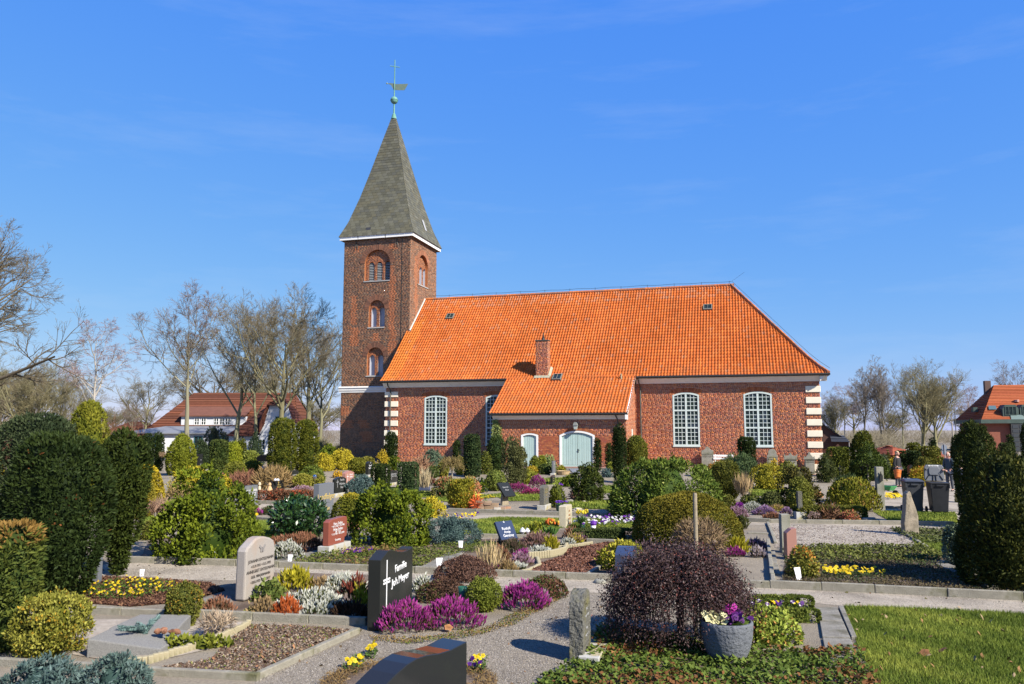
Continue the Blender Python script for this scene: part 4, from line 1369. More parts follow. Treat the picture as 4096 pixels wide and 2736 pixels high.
# small roof hatch in the right face of the spire
hb = B()
hy = SY + 0.35
(h0, z0_), (h1, z1_) = sprof_at(1.0), sprof_at(2.0)
hb.add([(SX + h0 + 0.05, hy - 0.2, z0_), (SX + h0 + 0.05, hy + 0.2, z0_), (SX + h1 + 0.05, hy + 0.2, z1_), (SX + h1 + 0.05, hy - 0.2, z1_), (SX + h0 - 0.05, hy - 0.2, z0_), (SX + h0 - 0.05, hy + 0.2, z0_)], [(0, 1, 2, 3), (0, 1, 5, 4)])
hb.obj('roof_hatch', mat('bright_lead', (0.4, 0.4, 0.4), 0.5), church)
# copper finial
fx, fy = SX, SY
fin = B().lathe([(0.24, 28.95), (0.14, 29.35), (0.07, 29.45), (0.06, 30.3)], 12, (fx, fy, 0)).lathe([(0.055, 30.9), (0.05, 31.3), (0.06, 31.32), (0.05, 31.36), (0.04, 34.2)], 10, (fx, fy, 0)).obj('finial_rod', M['copper'], church)
B().ball((fx, fy, 30.6), 0.32, 16).lathe([(0.33, 30.58), (0.345, 30.6), (0.33, 30.62)], 16, (fx, fy, 0)).obj('finial_ball', M['copper'], fin, smooth=True)
ca, sa = math.cos(R(35)), math.sin(R(35))
b = B()
for t0, t1 in ((-0.42, 0.42),):
 b.tube([(fx + t0 * ca, fy - t0 * sa * -1, 33.6), (fx + t1 * ca, fy - t1 * sa * -1, 33.6)], 0.035, 8)
b.obj('cross_arm', M['copper'], fin)
v = B()
va = R(-8)
vc, vs_ = math.cos(va), math.sin(va)
vp = [(-0.72, 32.22), (-0.35, 32.02), (-0.05, 31.5), (0.05, 31.5), (0.95, 31.32), (1.05, 31.38), (1.35, 31.82), (0.2, 32.0), (-0.1, 32.12), (-0.4, 32.2)]
v.add([(fx + p * vc, fy + p * vs_ + o, z) for o in (-0.012, 0.012) for p, z in vp], [tuple(range(10)), tuple(range(19, 9, -1))] + [(i, (i + 1) % 10, (i + 1) % 10 + 10, i + 10) for i in range(10)])
v.ball((fx - 0.76 * vc, fy - 0.76 * vs_, 32.24), 0.08, 8)
v.obj('weather_vane', mat('weathered_copper', (0.20, 0.30, 0.22), 0.6, (0.30, 0.34, 0.22), 6), fin)
# ------------------------------------------------------------------ bare trees
def tubes(Pl, Rd, sides):
 """many tapered branches at once: Pl (n,k,3) points, Rd (n,k) radii"""
 n, k, _ = Pl.shape
 D = np.gradient(Pl, axis=1)
 D = D / (np.linalg.norm(D, axis=2, keepdims=True) + 1e-9)
 ref = np.where(np.abs(D[:, :, 2:3]) < 0.9, np.array([0, 0, 1.0]), np.array([1.0, 0, 0]))
 A = np.cross(D, ref)
 A /= np.linalg.norm(A, axis=2, keepdims=True) + 1e-9
 Bv = np.cross(D, A)
 t = 2 * np.pi * np.arange(sides) / sides
 Vt = Pl[:, :, None, :] + (A[:, :, None, :] * np.cos(t)[None, None, :, None] + Bv[:, :, None, :] * np.sin(t)[None, None, :, None]) * Rd[:, :, None, None]
 o = (np.arange(n) * k * sides)[:, None, None]
 i = (np.arange(k - 1) * sides)[None, :, None]
 q = np.arange(sides)[None, None, :]
 q2 = (np.arange(sides)[None, None, :] + 1) % sides
 F = np.stack([o + i + q, o + i + q2, o + i + sides + q2, o + i + sides + q], -1).reshape(-1, 4)
 return Vt.reshape(-1, 3), F
def grow(r, par, rad, plen_, counts, ratio, angle, up, k=4, tmin=0.25, tmax=1.0, taper=0.35, rr=0.5, wig=0.12):
 """side branches of a set of branches"""
 n, kk, _ = par.shape
 c = counts
 idx = np.repeat(np.arange(n), c)
 N = len(idx)
 t = r.uniform(tmin, tmax, N) ** 0.85
 f = t * (kk - 1)
 i0 = np.minimum(f.astype(int), kk - 2)
 fr = (f - i0)[:, None]
 P = par[idx, i0] * (1 - fr) + par[idx, i0 + 1] * fr
 d = unit(par[idx, i0 + 1] - par[idx, i0])
 pr = rad[idx, i0] * (1 - fr[:, 0]) + rad[idx, i0 + 1] * fr[:, 0]
 rnd = unit(r.normal(0, 1, (N, 3)))
 side = unit(np.cross(d, rnd))
 a = np.radians(r.normal(angle, 12, N))[:, None]
 nd = unit(d * np.cos(a) + side * np.sin(a) + np.array([0, 0, up * 0.5]))
 L = plen_[idx] * ratio * r.uniform(0.55, 1.2, N) * (1.15 - 0.55 * t)
 pts_ = [P]
 cur = nd
 for s in range(k - 1):
  pts_.append(pts_[-1] + cur * (L / (k - 1))[:, None])
  cur = unit(cur + np.array([0, 0, up * 0.35]) + r.normal(0, wig, (N, 3)))
 Pl = np.stack(pts_, 1)
 r0 = np.minimum(pr * 0.75, rr * pr + 0.004)
 Rd = r0[:, None] * np.linspace(1, taper, k)[None]
 return Pl, Rd, L
def tree_mesh(seed, H, tr, clear=0.3, limbs=14, ang=42, up=0.35, ratio1=0.55, n2=7, n3=6, n4=4, droop=0.0, lean=0.0, ratio=0.48, tw=0.012, bark=(0.17, 0.15, 0.095), twig=(0.16, 0.105, 0.085), top=0.9, n5=0):
 r = np.random.default_rng(seed)
 k = 8
 z = np.linspace(0, H * top, k)
 tp = np.stack([np.cumsum(r.normal(0, 0.012 * H, k)) * (z / H) + lean * z, np.cumsum(r.normal(0, 0.012 * H, k)) * (z / H), z], 1)[None]
 trd = (tr * (1 - 0.85 * (z / (H * top)) ** 0.9))[None]
 trd[0, 0] *= 1.35
 L0 = np.array([H * (1 - clear)])
 l1, r1, L1 = grow(r, tp, trd, L0, limbs, ratio1, ang, up, 6, clear, 0.98, 0.3, 0.55, 0.10)
 l2, r2, L2 = grow(r, l1, r1, L1, n2, ratio, 42, up * 0.7, 5, 0.2, 1.0, 0.35, 0.55, 0.14)
 l3, r3, L3 = grow(r, l2, r2, L2, n3, 0.52, 42, up * 0.4 - droop * 0.6, 4, 0.15, 1.0, 0.4, 0.6, 0.16)
 r3 = np.maximum(r3, tw)
 l4, r4, L4 = grow(r, l3, r3, L3, n4, 0.6, 38, up * 0.2 - droop, 3, 0.15, 1.0, 0.5, 0.6, 0.16)
 r4 = np.maximum(r4, tw * 0.7)
 # bring the whole to its stated height
 zs_ = H / np.percentile(l4[:, :, 2], 99.7)
 for q in (tp, l1, l2, l3, l4):
  q *= zs_
 L4 = L4 * zs_
 V0, F0 = tubes(tp, trd, 8)
 V1, F1 = tubes(l1, r1, 6)
 trunkV = np.concatenate([V0, V1])
 trunkF = np.concatenate([F0, F1 + len(V0)])
 parts = [(l2, r2, 4), (l3, r3, 3), (l4, r4, 3)]
 if n5:
  l5, r5, L5 = grow(r, l4, r4, L4, n5, 0.7, 38, up * 0.2 - droop, 3, 0.2, 1.0, 0.5, 0.6, 0.16)
  parts.append((l5, np.maximum(r5, tw * 0.6), 3))
 Vs, Fs, off = [], [], 0
 Cs = []
 for i, (a, b, s) in enumerate(parts):
  v, f = tubes(a, b, s)
  Vs.append(v)
  Fs.append(f + off)
  off += len(v)
  cc = np.array(bark) * (1 - min(1, (i + 1) / 3)) + np.array(twig) * min(1, (i + 1) / 3)
  Cs.append(np.tile(cc, (len(v), 1)) * r.uniform(0.85, 1.15, (len(v), 1)))
 tc_ = np.tile(np.array(bark), (len(trunkV), 1)) * r.uniform(0.8, 1.2, (len(trunkV), 1))
 return (nmesh('trunk', trunkV, trunkF, M['bark'], tc_, True), nmesh('crown', np.concatenate(Vs), np.concatenate(Fs), M['bark'], np.concatenate(Cs)))
def plant_tree(meshes, label, loc, rz=0.0, s=1.0, group=None, name='bare_tree', sx=1.0):
 t = thing(name, label, 'tree', loc, rz, group)
 t.scale = (s * sx, s * sx, s)
 ob('trunk', meshes[0], t)
 ob('crown', meshes[1], t)
 return t
ash = tree_mesh(11, 16, 0.24, 0.40, 13, 46, 0.50, 0.78, 8, 7, 8, 0, 0.0, 0.52, 0.009, (0.23, 0.215, 0.145), (0.20, 0.14, 0.12), 0.66)
ash2 = tree_mesh(12, 16, 0.24, 0.34, 15, 44, 0.55, 0.78, 8, 7, 8, 0, 0.01, 0.52, 0.009, (0.20, 0.19, 0.115), (0.185, 0.155, 0.115), 0.64)
lime = tree_mesh(13, 16, 0.30, 0.30, 18, 48, 0.50, 0.72, 9, 7, 8, 0, 0.0, 0.50, 0.009, (0.18, 0.165, 0.095), (0.18, 0.15, 0.10), 0.66)
oak = tree_mesh(24, 14, 0.40, 0.24, 16, 66, 0.16, 1.0, 10, 7, 6, 0, 0.0, 0.46, 0.008, (0.11, 0.09, 0.065), (0.17, 0.14, 0.09), 0.70, 2)
birch = tree_mesh(15, 13, 0.15, 0.28, 17, 40, 0.3, 0.46, 7, 6, 6, 0.5, 0.0, 0.55, 0.008, (0.36, 0.33, 0.29), (0.28, 0.18, 0.175), 0.86)
poplar = tree_mesh(16, 14, 0.20, 0.22, 18, 30, 0.5, 0.62, 9, 7, 6, 0, 0.02, 0.48, 0.010, (0.16, 0.14, 0.11), (0.23, 0.19, 0.155), 0.80)
willow = tree_mesh(17, 12, 0.30, 0.08, 24, 42, 0.36, 0.85, 10, 8, 6, 0.04, 0.0, 0.48, 0.010, (0.20, 0.185, 0.105), (0.22, 0.19, 0.105), 0.62)
plant_tree(oak, 'spreading bare oak whose crown fills the left edge against the sky', GD(-300, 47), 0.6, 1.22)
for (px, Y, py, m, rz, sx, lab) in [
 (764, 80, 1196, ash, 2.3, 1.2, 'tall bare tree with pale forked trunk before the white house, nearest its left end'),
 (956, 67.5, 1222, ash2, 0.4, 1.25, 'bare tree with olive trunk rising in front of the dormer windows'),
 (1040, 66, 1232, ash2, 3.6, 0.95, 'slim bare tree with crooked stem between two thicker trunks before the red roof'),
 (1136, 64, 1176, lime, 1.2, 1.1, 'tallest round headed bare tree before the white gable'),
 (1242, 83, 1212, lime, 4.4, 1.15, 'bare tree with rounded crown just left of the church tower'),
 (1290, 79, 1330, ash2, 5.2, 1.2, 'low dense bare tree touching the left side of the church tower'),
]:
 z = ZA(py, Y)
 plant_tree(m, lab, GD(px, Y), rz, z / 15.0, 'bare trees in front of the white house', sx=sx)
plant_tree(birch, 'bare birch with drooping reddish twigs behind the golden conifer', GD(398, 74), 0.5, 1.08 * ZA(1310, 74) / 13, sx=1.15)
woods = [(20, 92, 1420, oak, 1.0), (150, 88, 1440, willow, 1.2), (265, 96, 1460, lime, 1.1), (340, 100, 1490, ash2, 1.2), (90, 104, 1430, lime, 1.3), (-80, 96, 1400, willow, 1.3)]
woodl = ['dark bare tree rising from the brown undergrowth at the left edge', 'bushy olive bare tree in the woodland beside the left edge', 'bare round tree just left of the birch', 'bare tree in the woodland right of the birch', 'farthest broad bare tree behind the woodland edge', 'bushy bare tree cut off by the left edge of the picture']
for i, (px, Y, py, m, sx) in enumerate(woods):
 H_ = {id(oak): 14, id(willow): 12}.get(id(m), 16)
 plant_tree(m, woodl[i], GD(px, Y), i * 1.7, ZA(py, Y) / H_, 'woodland trees at far left', sx=sx)
for i, (px, Y, py, m, sx, lab) in enumerate([
 (600, 106, 1470, lime, 1.3, 'bare tree behind the left hip of the white house'), (870, 112, 1400, oak, 1.1, 'broad bare tree standing behind the white house roof'),
 (1090, 110, 1420, willow, 1.1, 'bushy bare tree behind the right end of the white house'), (545, 98, 1610, ash, 1.0, 'small bare tree left of the white house')]):
 H_ = {id(oak): 14, id(willow): 12}.get(id(m), 16)
 plant_tree(m, lab, GD(px, Y), 0.7 + i * 2.1, ZA(py, Y) / H_, 'bare trees behind the white house', sx=sx)
for i, (px, Y, py, m, sx, lab) in enumerate([
 (3438, 112, 1474, poplar, 0.95, 'slanting bare poplar nearest the church corner'), (3520, 118, 1500, poplar, 0.8, 'slim bare poplar second from the church corner'),
 (3508, 108, 1470, poplar, 1.0, 'forked tall poplar in the middle of the far row'), (3590, 120, 1490, ash2, 0.75, 'bare tree with leaning dark stem right of the poplars'),
 (3670, 104, 1478, willow, 0.95, 'wide olive willow of many stems right of the church'), (3720, 118, 1490, willow, 0.8, 'willow behind the street lamp, slightly taller on its right'),
 (3790, 122, 1530, birch, 1.1, 'pinkish bare birch beside the street lamp'), (3865, 126, 1565, birch, 1.2, 'low pinkish birch next to the brick office roof'),
 (3360, 122, 1560, birch, 1.3, 'pale bare birch directly behind the church corner'), (3330, 116, 1590, willow, 0.9, 'low olive thicket tree behind the slate roofed house'),
 (4050, 135, 1480, ash, 1.0, 'bare tree top showing above the brick office roof')]):
 H_ = {id(willow): 12, id(birch): 13, id(poplar): 14}.get(id(m), 16)
 plant_tree(m, lab, GD(px, Y), 0.3 + i * 1.9, 1.12 * ZA(py, Y) / H_, 'bare trees right of the church', sx=sx)
# far wood that closes the horizon: the same trees once more, beyond the houses
for i in range(34):
 px = -500 + i * 155 + (i * 37) % 60
 Y = 150 + (i * 29) % 45
 if 1320 < px < 3240 and not (i % 3 == 0):
  continue
 m = (lime, willow, ash2, lime, birch)[i % 5]
 H_ = {id(willow): 12, id(birch): 13}.get(id(m), 16)
 plant_tree(m, 'small far bare tree in the wood along the horizon', GD(px, Y), i * 1.3, (7.5 + (i * 13) % 30 / 10) / H_, 'far trees along the horizon', sx=1.9)
def thicket(name, px0, px1, Y, h, n, c1, c2, depth=6.0, seed=1, l=0.9):
 r = np.random.default_rng(seed)
 a, b = GD(px0, Y), GD(px1, Y)
 x_ = r.uniform(a.x, b.x, n)
 hh = h * (0.62 + 0.22 * np.sin(x_ * 0.35 + seed) + 0.16 * np.sin(x_ * 0.93 + 2 * seed) + 0.1 * np.sin(x_ * 2.3))
 P = np.stack([x_, Y + r.uniform(0, depth, n), r.uniform(0.0, 1, n) ** 0.9 * hh * r.uniform(0.5, 1.0, n)], 1)
 D = unit(np.stack([r.normal(0, 0.55, n), r.normal(0, 0.4, n), r.normal(0.7, 0.4, n)], 1))
 S = unit(np.cross(D, np.array([0, 1.0, 0]) + r.normal(0, 0.2, (n, 3))))
 c = mixc(c1, c2, r.uniform(0, 1, n))
 Vt, F, C = quads(P, D, S, l * r.uniform(0.4, 1.2, n), 0.028 * r.uniform(0.6, 1.4, n), c)
 return ob(name, nmesh(name, Vt, F, M['bark'], C), kind='stuff')
thicket('undergrowth', -200, 420, 62, 3.6, 9000, (0.15, 0.075, 0.045), (0.23, 0.12, 0.07), 8, 1)
thicket('undergrowth', -600, 1330, 140, 4.5, 14000, (0.13, 0.11, 0.08), (0.19, 0.15, 0.12), 12, 2, 1.6)
thicket('undergrowth', 3240, 4700, 135, 4.2, 11000, (0.14, 0.12, 0.085), (0.20, 0.17, 0.12), 12, 3, 1.6)
thicket('undergrowth', 1250, 1372, 74, 3.2, 3500, (0.17, 0.15, 0.06), (0.22, 0.19, 0.09), 6, 4)
thicket('undergrowth', 3320, 3640, 96, 2.8, 5000, (0.15, 0.13, 0.09), (0.21, 0.18, 0.12), 8, 5)
# ------------------------------------------------------------------ houses
def tiled_plane(b, p0, p1, p2, p3, nrow):
 """roof plane p0-p1 along the eave, p3-p2 along the ridge, in overlapping courses"""
 p0, p1, p2, p3 = map(Vector, (p0, p1, p2, p3))
 n = (p1 - p0).cross(p3 - p0).normalized()
 if n.z < 0:
  n = -n
 for j in range(nrow):
  a, c = j / nrow, (j + 1) / nrow
  q = [p0.lerp(p3, a) + n * 0.06, p1.lerp(p2, a) + n * 0.06, p1.lerp(p2, c), p0.lerp(p3, c), p0.lerp(p3, a), p1.lerp(p2, a)]
  b.add(q, [(0, 1, 2, 3), (4, 5, 1, 0)])
RP = [(0.15, 0.06, 0.035), (0.18, 0.066, 0.037), (0.13, 0.053, 0.035), (0.165, 0.062, 0.037)]
def far_window(parent, x0, x1, z0, z1, y, fm, cols=2, rws=2, axis='x', f=0.07):
 def P(s, o, z):
  return (s, y - o, z) if axis == 'x' else (y - o, s, z)
 def bx(b, a, c, z0_, z1_, o0, o1):
  b.add([P(a, o0, z0_), P(c, o0, z0_), P(c, o0, z1_), P(a, o0, z1_), P(a, o1, z0_), P(c, o1, z0_), P(c, o1, z1_), P(a, o1, z1_)], [(0, 1, 2, 3), (4, 5, 6, 7), (0, 1, 5, 4), (1, 2, 6, 5), (2, 3, 7, 6), (3, 0, 4, 7)])
 b = B()
 bx(b, x0, x1, z0, z0 + f, 0.01, 0.06)
 bx(b, x0, x1, z1 - f, z1, 0.01, 0.06)
 bx(b, x0, x0 + f, z0 + f, z1 - f, 0.01, 0.06)
 bx(b, x1 - f, x1, z0 + f, z1 - f, 0.01, 0.06)
 for i in range(1, cols):
  xx = x0 + (x1 - x0) * i / cols
  bx(b, xx - f / 2, xx + f / 2, z0 + f, z1 - f, 0.012, 0.055)
 w = b.obj('window', fm, parent)
 for i in range(cols):
  for j in range(rws):
   g = B()
   xa, xb = x0 + (x1 - x0) * i / cols + f / 2, x0 + (x1 - x0) * (i + 1) / cols - f / 2
   za, zb = z0 + (z1 - z0) * j / rws + f / 2, z0 + (z1 - z0) * (j + 1) / rws - f / 2
   bx(g, xa, xb, za, zb, 0.005, 0.02)
   g.obj('pane', M['glass'], w)
# white house
hY = 93.0
k = MPP(hY)
hx = lambda px: (px - 2048) * k
hs_ = thing('white_house', 'white rendered house with big red tiled roof behind bare trees', 'house', (0, hY, 0))
wm = mat('white_render', (0.74, 0.75, 0.77), 0.85, (0.66, 0.67, 0.70), 1.2)
xa, xb, xm = hx(612), hx(1195), hx(1000)
B().box(xa, xb, 0.0, 9.0, 0, 2.75).obj('wall', wm, hs_)
b = B()
tiled_plane(b, (xa - 0.5, -0.5, 2.55), (xb + .3, -0.5, 2.55), (xb - 1.6, 4.5, 7.2), (xa + 3.2, 4.5, 7.2), 16)
tiled_plane(b, (xa - 0.5, 9.5, 2.55), (xa - 0.5, -0.5, 2.55), (xa + 3.2, 4.5, 7.2), (xa + 3.2, 4.5, 7.2), 12)
tiled_plane(b, (xb + .3, -0.5, 2.55), (xb + .3, 9.5, 2.55), (xb - 1.6, 4.5, 7.2), (xb - 1.6, 4.5, 7.2), 12)
tiled_plane(b, (xb + .3, 9.5, 2.55), (xa - 0.5, 9.5, 2.55), (xa + 3.2, 4.5, 7.2), (xb - 1.6, 4.5, 7.2), 4)
ob('roof', colmesh(b, 'roof', M['tile'], RP), hs_)
dx0, dx1 = hx(732), hx(985)
d = B().box(dx0, dx1, 0.2, 2.4, 2.9, 4.25).obj('dormer', wm, hs_)
db = B()
db.add([(dx0 - 0.2, -0.1, 4.25), (dx1 + 0.2, -0.1, 4.25), (dx1 + 0.2, 2.6, 5.35), (dx0 - 0.2, 2.6, 5.35), (dx0 - 0.2, -0.1, 4.38), (dx1 + 0.2, -0.1, 4.38), (dx1 + 0.2, 2.6, 5.48), (dx0 - 0.2, 2.6, 5.48)], [(0, 1, 2, 3), (4, 5, 6, 7), (0, 1, 5, 4), (1, 2, 6, 5), (3, 0, 4, 7)])
db.obj('dormer_roof', mat('dull_red_roof', (0.15, 0.06, 0.036), 0.85, (0.19, 0.075, 0.045), 2), d)
tm = mat('teal_frame', (0.06, 0.20, 0.21), 0.6)
for px in (785, 812, 862, 885, 908):
 far_window(hs_, hx(px), hx(px) + 0.6, 3.25, 4.1, 0.2, M['white'], 2, 2)
pr0, pr1 = hx(560), hx(1010)
po = B().box(pr0, pr1, -3.0, -0.02, 0, 2.3).obj('porch', wm, hs_)
pb_ = B()
pb_.add([(pr0 - 0.4, -3.4, 2.25), (pr1 + 0.3, -3.4, 2.25), (pr1 + 0.3, -0.4, 3.0), (pr0 + 3.5, -0.4, 3.0), (pr0 - 0.4, -3.4, 2.38), (pr1 + 0.3, -3.4, 2.38), (pr1 + 0.3, -0.4, 3.12), (pr0 + 3.5, -0.4, 3.12)], [(0, 1, 2, 3), (4, 5, 6, 7), (0, 1, 5, 4), (1, 2, 6, 5), (3, 0, 4, 7)])
pb_.obj('porch_roof', mat('grey_sheet_roof', (0.22, 0.23, 0.25), 0.6), po)
for px in (630, 668, 830, 905, 930):
 far_window(hs_, hx(px), hx(px) + 0.95, 0.7, 2.0, -3.0, tm, 2, 1)
# gabled wing at its right end
w0, w1 = hx(972), hx(1212)
wc = hx(1150)
wy = -3.6
b = B()
wm0 = hx(1088)
b.add([(wm0, wy, 0), (w1, wy, 0), (w1, wy, 3.6), (wc + 1.1, wy, 5.6), (wc - 0.9, wy, 5.6), (wm0, wy, 3.9), (wm0, 0, 0), (w1, 0, 0), (w1, 0, 3.6), (wc + 1.1, 0, 5.6), (wc - 0.9, 0, 5.6), (wm0, 0, 3.9)],
  [(0, 1, 2, 3, 4, 5), (1, 7, 8, 2), (0, 5, 11, 6)])
b.box(w0, wm0 - 0.005, wy + 0.02, 0, 0, 2.1)
wg = b.obj('gable_wing', wm, hs_)
b = B()
tiled_plane(b, (w0 - 0.3, wy - 0.4, 2.0), (wm0 - 0.1, wy - 0.4, 2.0), (wc, wy + 0.8, 6.3), (wc - 0.6, 1.5, 6.9), 14)
tiled_plane(b, (wm0 - 0.1, wy - 0.4, 2.0), (wm0 + 0.05, wy - 0.35, 3.7), (wc - 0.9, wy - 0.3, 5.7), (wc, wy + 0.8, 6.3), 4)
tiled_plane(b, (w1 + 0.3, 1, 3.4), (w1 + 0.3, wy - 0.3, 3.4), (wc, wy + 0.8, 6.3), (wc, 1, 6.3), 9)
tiled_plane(b, (wc - 1.1, wy - 0.35, 5.4), (wc + 1.2, wy - 0.35, 5.4), (wc, wy + 0.8, 6.3), (wc, wy + 0.8, 6.3), 4)
ob('wing_roof', colmesh(b, 'wing_roof', M['tile'], [(0.10, 0.04, 0.028), (0.12, 0.046, 0.031)]), wg)  # darker than the main roof: the wing's shade is put into the tile colour
for px, z0, z1 in ((1005, 0.5, 1.6), (1005, 1.75, 2.2), (1172, 3.0, 3.9), (1085, 0.5, 1.7), (1150, 0.6, 1.7)):
 far_window(hs_, hx(px), hx(px) + 0.75, z0, z1, wy, M['white'], 2, 2)
far_window(hs_, hx(1145), hx(1145) + 0.8, 3.0, 4.2, wy, tm, 2, 2)
B().box(hx(1096), hx(1110), 3, 4.2, 6.2, 7.5).obj('skylight_hatch', M['zinc'], hs_)
# small houses at far left
def small_house(name, label, px0, px1, Y, eave, ridge, wmat, pal, depth=7.0, side=0):
 kk = MPP(Y)
 w = (px1 - px0) * kk
 t = thing(name, label, 'house', GD((px0 + px1) / 2, Y), 0)
 B().box(-w / 2, w / 2, 0, depth, 0, eave).obj('wall', wmat, t)
 b = B()
 if side:
  tiled_plane(b, (-w / 2 - 0.3, -0.3, eave), (-w / 2 - 0.3, depth, eave), (0, depth, ridge), (0, -0.3, ridge), 9)
  tiled_plane(b, (w / 2 + 0.3, depth, eave), (w / 2 + 0.3, -0.3, eave), (0, -0.3, ridge), (0, depth, ridge), 9)
  g = B()
  g.prism([(-w / 2, eave), (w / 2, eave), (0, ridge - 0.1)], 0.0, 0.2)
  g.obj('gable', wmat, t)
 else:
  tiled_plane(b, (-w / 2 - 0.4, -0.4, eave), (w / 2 + 0.4, -0.4, eave), (w / 2 - 1.5, depth / 2, ridge), (-w / 2 + 1.5, depth / 2, ridge), 10)
  tiled_plane(b, (w / 2 + 0.4, -0.4, eave), (w / 2 + 0.4, depth + 0.4, eave), (w / 2 - 1.5, depth / 2, ridge), (w / 2 - 1.5, depth / 2, ridge), 8)
  tiled_plane(b, (-w / 2 - 0.4, depth + 0.4, eave), (-w / 2 - 0.4, -0.4, eave), (-w / 2 + 1.5, depth / 2, ridge), (-w / 2 + 1.5, depth / 2, ridge), 8)
 ob('roof', colmesh(b, 'roof', M['tile'], pal), t)
 far_window(t, -w * 0.1, w * 0.12, eave * 0.35, eave * 0.8, 0.0, M['white'], 2, 1)
 return t
small_house('cottage', 'white gabled cottage half hidden behind the dark yews', 240, 296, 88, 2.2, 3.1, wm, [(0.3, 0.28, 0.27)], 6, 1)
small_house('bungalow', 'low red roofed bungalow behind the golden conifer', 455, 585, 112, 2.5, 3.9, wm, RP)
small_house('shed', 'small red shed with tiled roof beside the white house', 528, 566, 86, 1.5, 2.3, mat('shed_red', (0.30, 0.07, 0.05), 0.8), RP, 3)
small_house('cottage', 'low red roofed building beyond the far clipped yews', 3556, 3660, 70, 0.55, 1.3, bpy.data.materials['plain_brick'], [(0.40, 0.12, 0.07), (0.46, 0.15, 0.09)])
sl_ = [(0.055, 0.06, 0.075), (0.065, 0.07, 0.085)]
t = thing('slate_house', 'orange walled house with steep dark slate roof behind church corner', 'house', GD(3330, 76), R(-16))
om = mat('salmon_wall', (0.45, 0.17, 0.09), 0.85, (0.50, 0.20, 0.11), 2)
B().box(-3.2, 1.1, 0, 6, 0, 1.6).obj('wall', om, t)
b = B()
tiled_plane(b, (1.9, 6, 0.9), (1.9, -0.4, 0.9), (-1.6, -0.4, 3.6), (-1.6, 6, 3.6), 12)
ob('roof', colmesh(b, 'roof', M['slate'], sl_), t)
b = B()
b.add([(-1.6, -0.1, 3.5), (1.8, -0.1, 0.9), (-3.2, -0.1, 0.9)], [(0, 1, 2)])
b.obj('gable', mat('dark_gable', (0.10, 0.05, 0.04), 0.9), t)
b = B()
tiled_plane(b, (-0.6, -1.2, 1.6), (1.0, -1.2, 1.6), (0.6, 0, 2.2), (-0.6, 0, 2.2), 4)
ob('porch_roof', colmesh(b, 'porch_roof', M['slate'], sl_), t)
far_window(t, 0.1, 0.55, 0.5, 1.2, 0.0, M['black'], 1, 1)
B().tube([(0.95, -0.9, 0.2), (0.95, -0.9, 1.55)], 0.05, 6).obj('downpipe', mat('pale_pipe', (0.35, 0.33, 0.33), 0.6), t)
# brick office building on the right
bb = thing('brick_office', 'large red brick building with dormers and glazed stair bay at right', 'building', GD(3919, 100), -PH)
bm_ = mat('office_brick', (0.30, 0.10, 0.065), 0.9, (0.35, 0.12, 0.075), 3, 0.3, 8)
B().box(0, 26, 0, 12, 0, 4.05).obj('wall', bm_, bb)
b = B()
tiled_plane(b, (-0.5, -0.5, 3.95), (26.5, -0.5, 3.95), (23, 6, 8.55), (2.9, 6, 8.55), 22)
tiled_plane(b, (-0.5, 12.5, 3.95), (-0.5, -0.5, 3.95), (2.9, 6, 8.55), (2.9, 6, 8.55), 20)
tiled_plane(b, (26.5, 12.5, 3.95), (-0.5, 12.5, 3.95), (2.9, 6, 8.55), (23, 6, 8.55), 6)
tiled_plane(b, (26.5, -0.5, 3.95), (26.5, 12.5, 3.95), (23, 6, 8.55), (23, 6, 8.55), 6)
ob('roof', colmesh(b, 'roof', M['tile'], [(0.42, 0.12, 0.05), (0.36, 0.10, 0.045), (0.46, 0.14, 0.06)]), bb)
gz = mat('green_zinc', (0.06, 0.09, 0.075), 0.6, (0.08, 0.12, 0.10), 2)
B().box(-0.6, 26.6, -0.62, -0.45, 3.5, 3.98).obj('eaves_board', gz, bb)
B().box(-0.62, -0.5, -0.44, 12.5, 3.5, 3.98).obj('eaves_board', gz, bb)
B().box(1.9, 2.6, 6.2, 7.0, 6.0, 9.15).obj('chimney', mat('chimney_brown', (0.16, 0.10, 0.08), 0.9), bb)
for i, dx in enumerate((2.05, 3.95, 7.5, 10.5)):
 pz = 4.3
 outl = [(dx, pz), (dx + 1.75, pz), (dx + 1.75, pz + 1.0), (dx + 1.45, pz + 1.5), (dx + 0.3, pz + 1.5), (dx, pz + 1.0)]
 dm = B().prism(outl, 0.0, 3.0).obj('dormer', gz, bb)
 far_window(dm, dx + 0.25, dx + 1.5, pz + 0.2, pz + 1.3, 0.0, gz, 3, 2)
ob('dormer', B().prism([(-0.3, 5.0), (0.2, 5.0), (0.2, 5.6), (-0.3, 5.6)], 3.6, 4.6).mesh('dormer', gz), bb)
st_ = B().box(2.7, 4.4, -0.55, -0.01, 0, 3.5).obj('stair_bay', mat('dark_bay', (0.05, 0.05, 0.048), 0.5), bb)
for i in range(2):
 for j in range(6):
  x0_ = 2.85 + i * 0.75
  B().box(x0_, x0_ + 0.62, -0.58, -0.555, 0.15 + j * 0.55, 0.55 + j * 0.55).obj('pane', mat('bay_glass', (0.05, 0.055, 0.06), 0.15), st_)
b = B()
b.add([(2.75, -0.6, 3.99), (4.35, -0.6, 3.99), (4.2, 0.1, 4.6), (2.9, 0.1, 4.6)], [(0, 1, 2, 3)])
b.obj('sheet_apron', mat('pale_green_zinc', (0.16, 0.22, 0.20), 0.5), bb)
b = B()
c_ = math.atan2(4.6, 6.5)
b.add([(0.8, 1.0, 5.25), (1.7, 1.0, 5.25), (1.75, 1.7, 5.75), (0.95, 1.7, 5.75)], [(0, 1, 2, 3)])
b.obj('skylight', mat('sky_glass', (0.10, 0.16, 0.17), 0.12), bb)
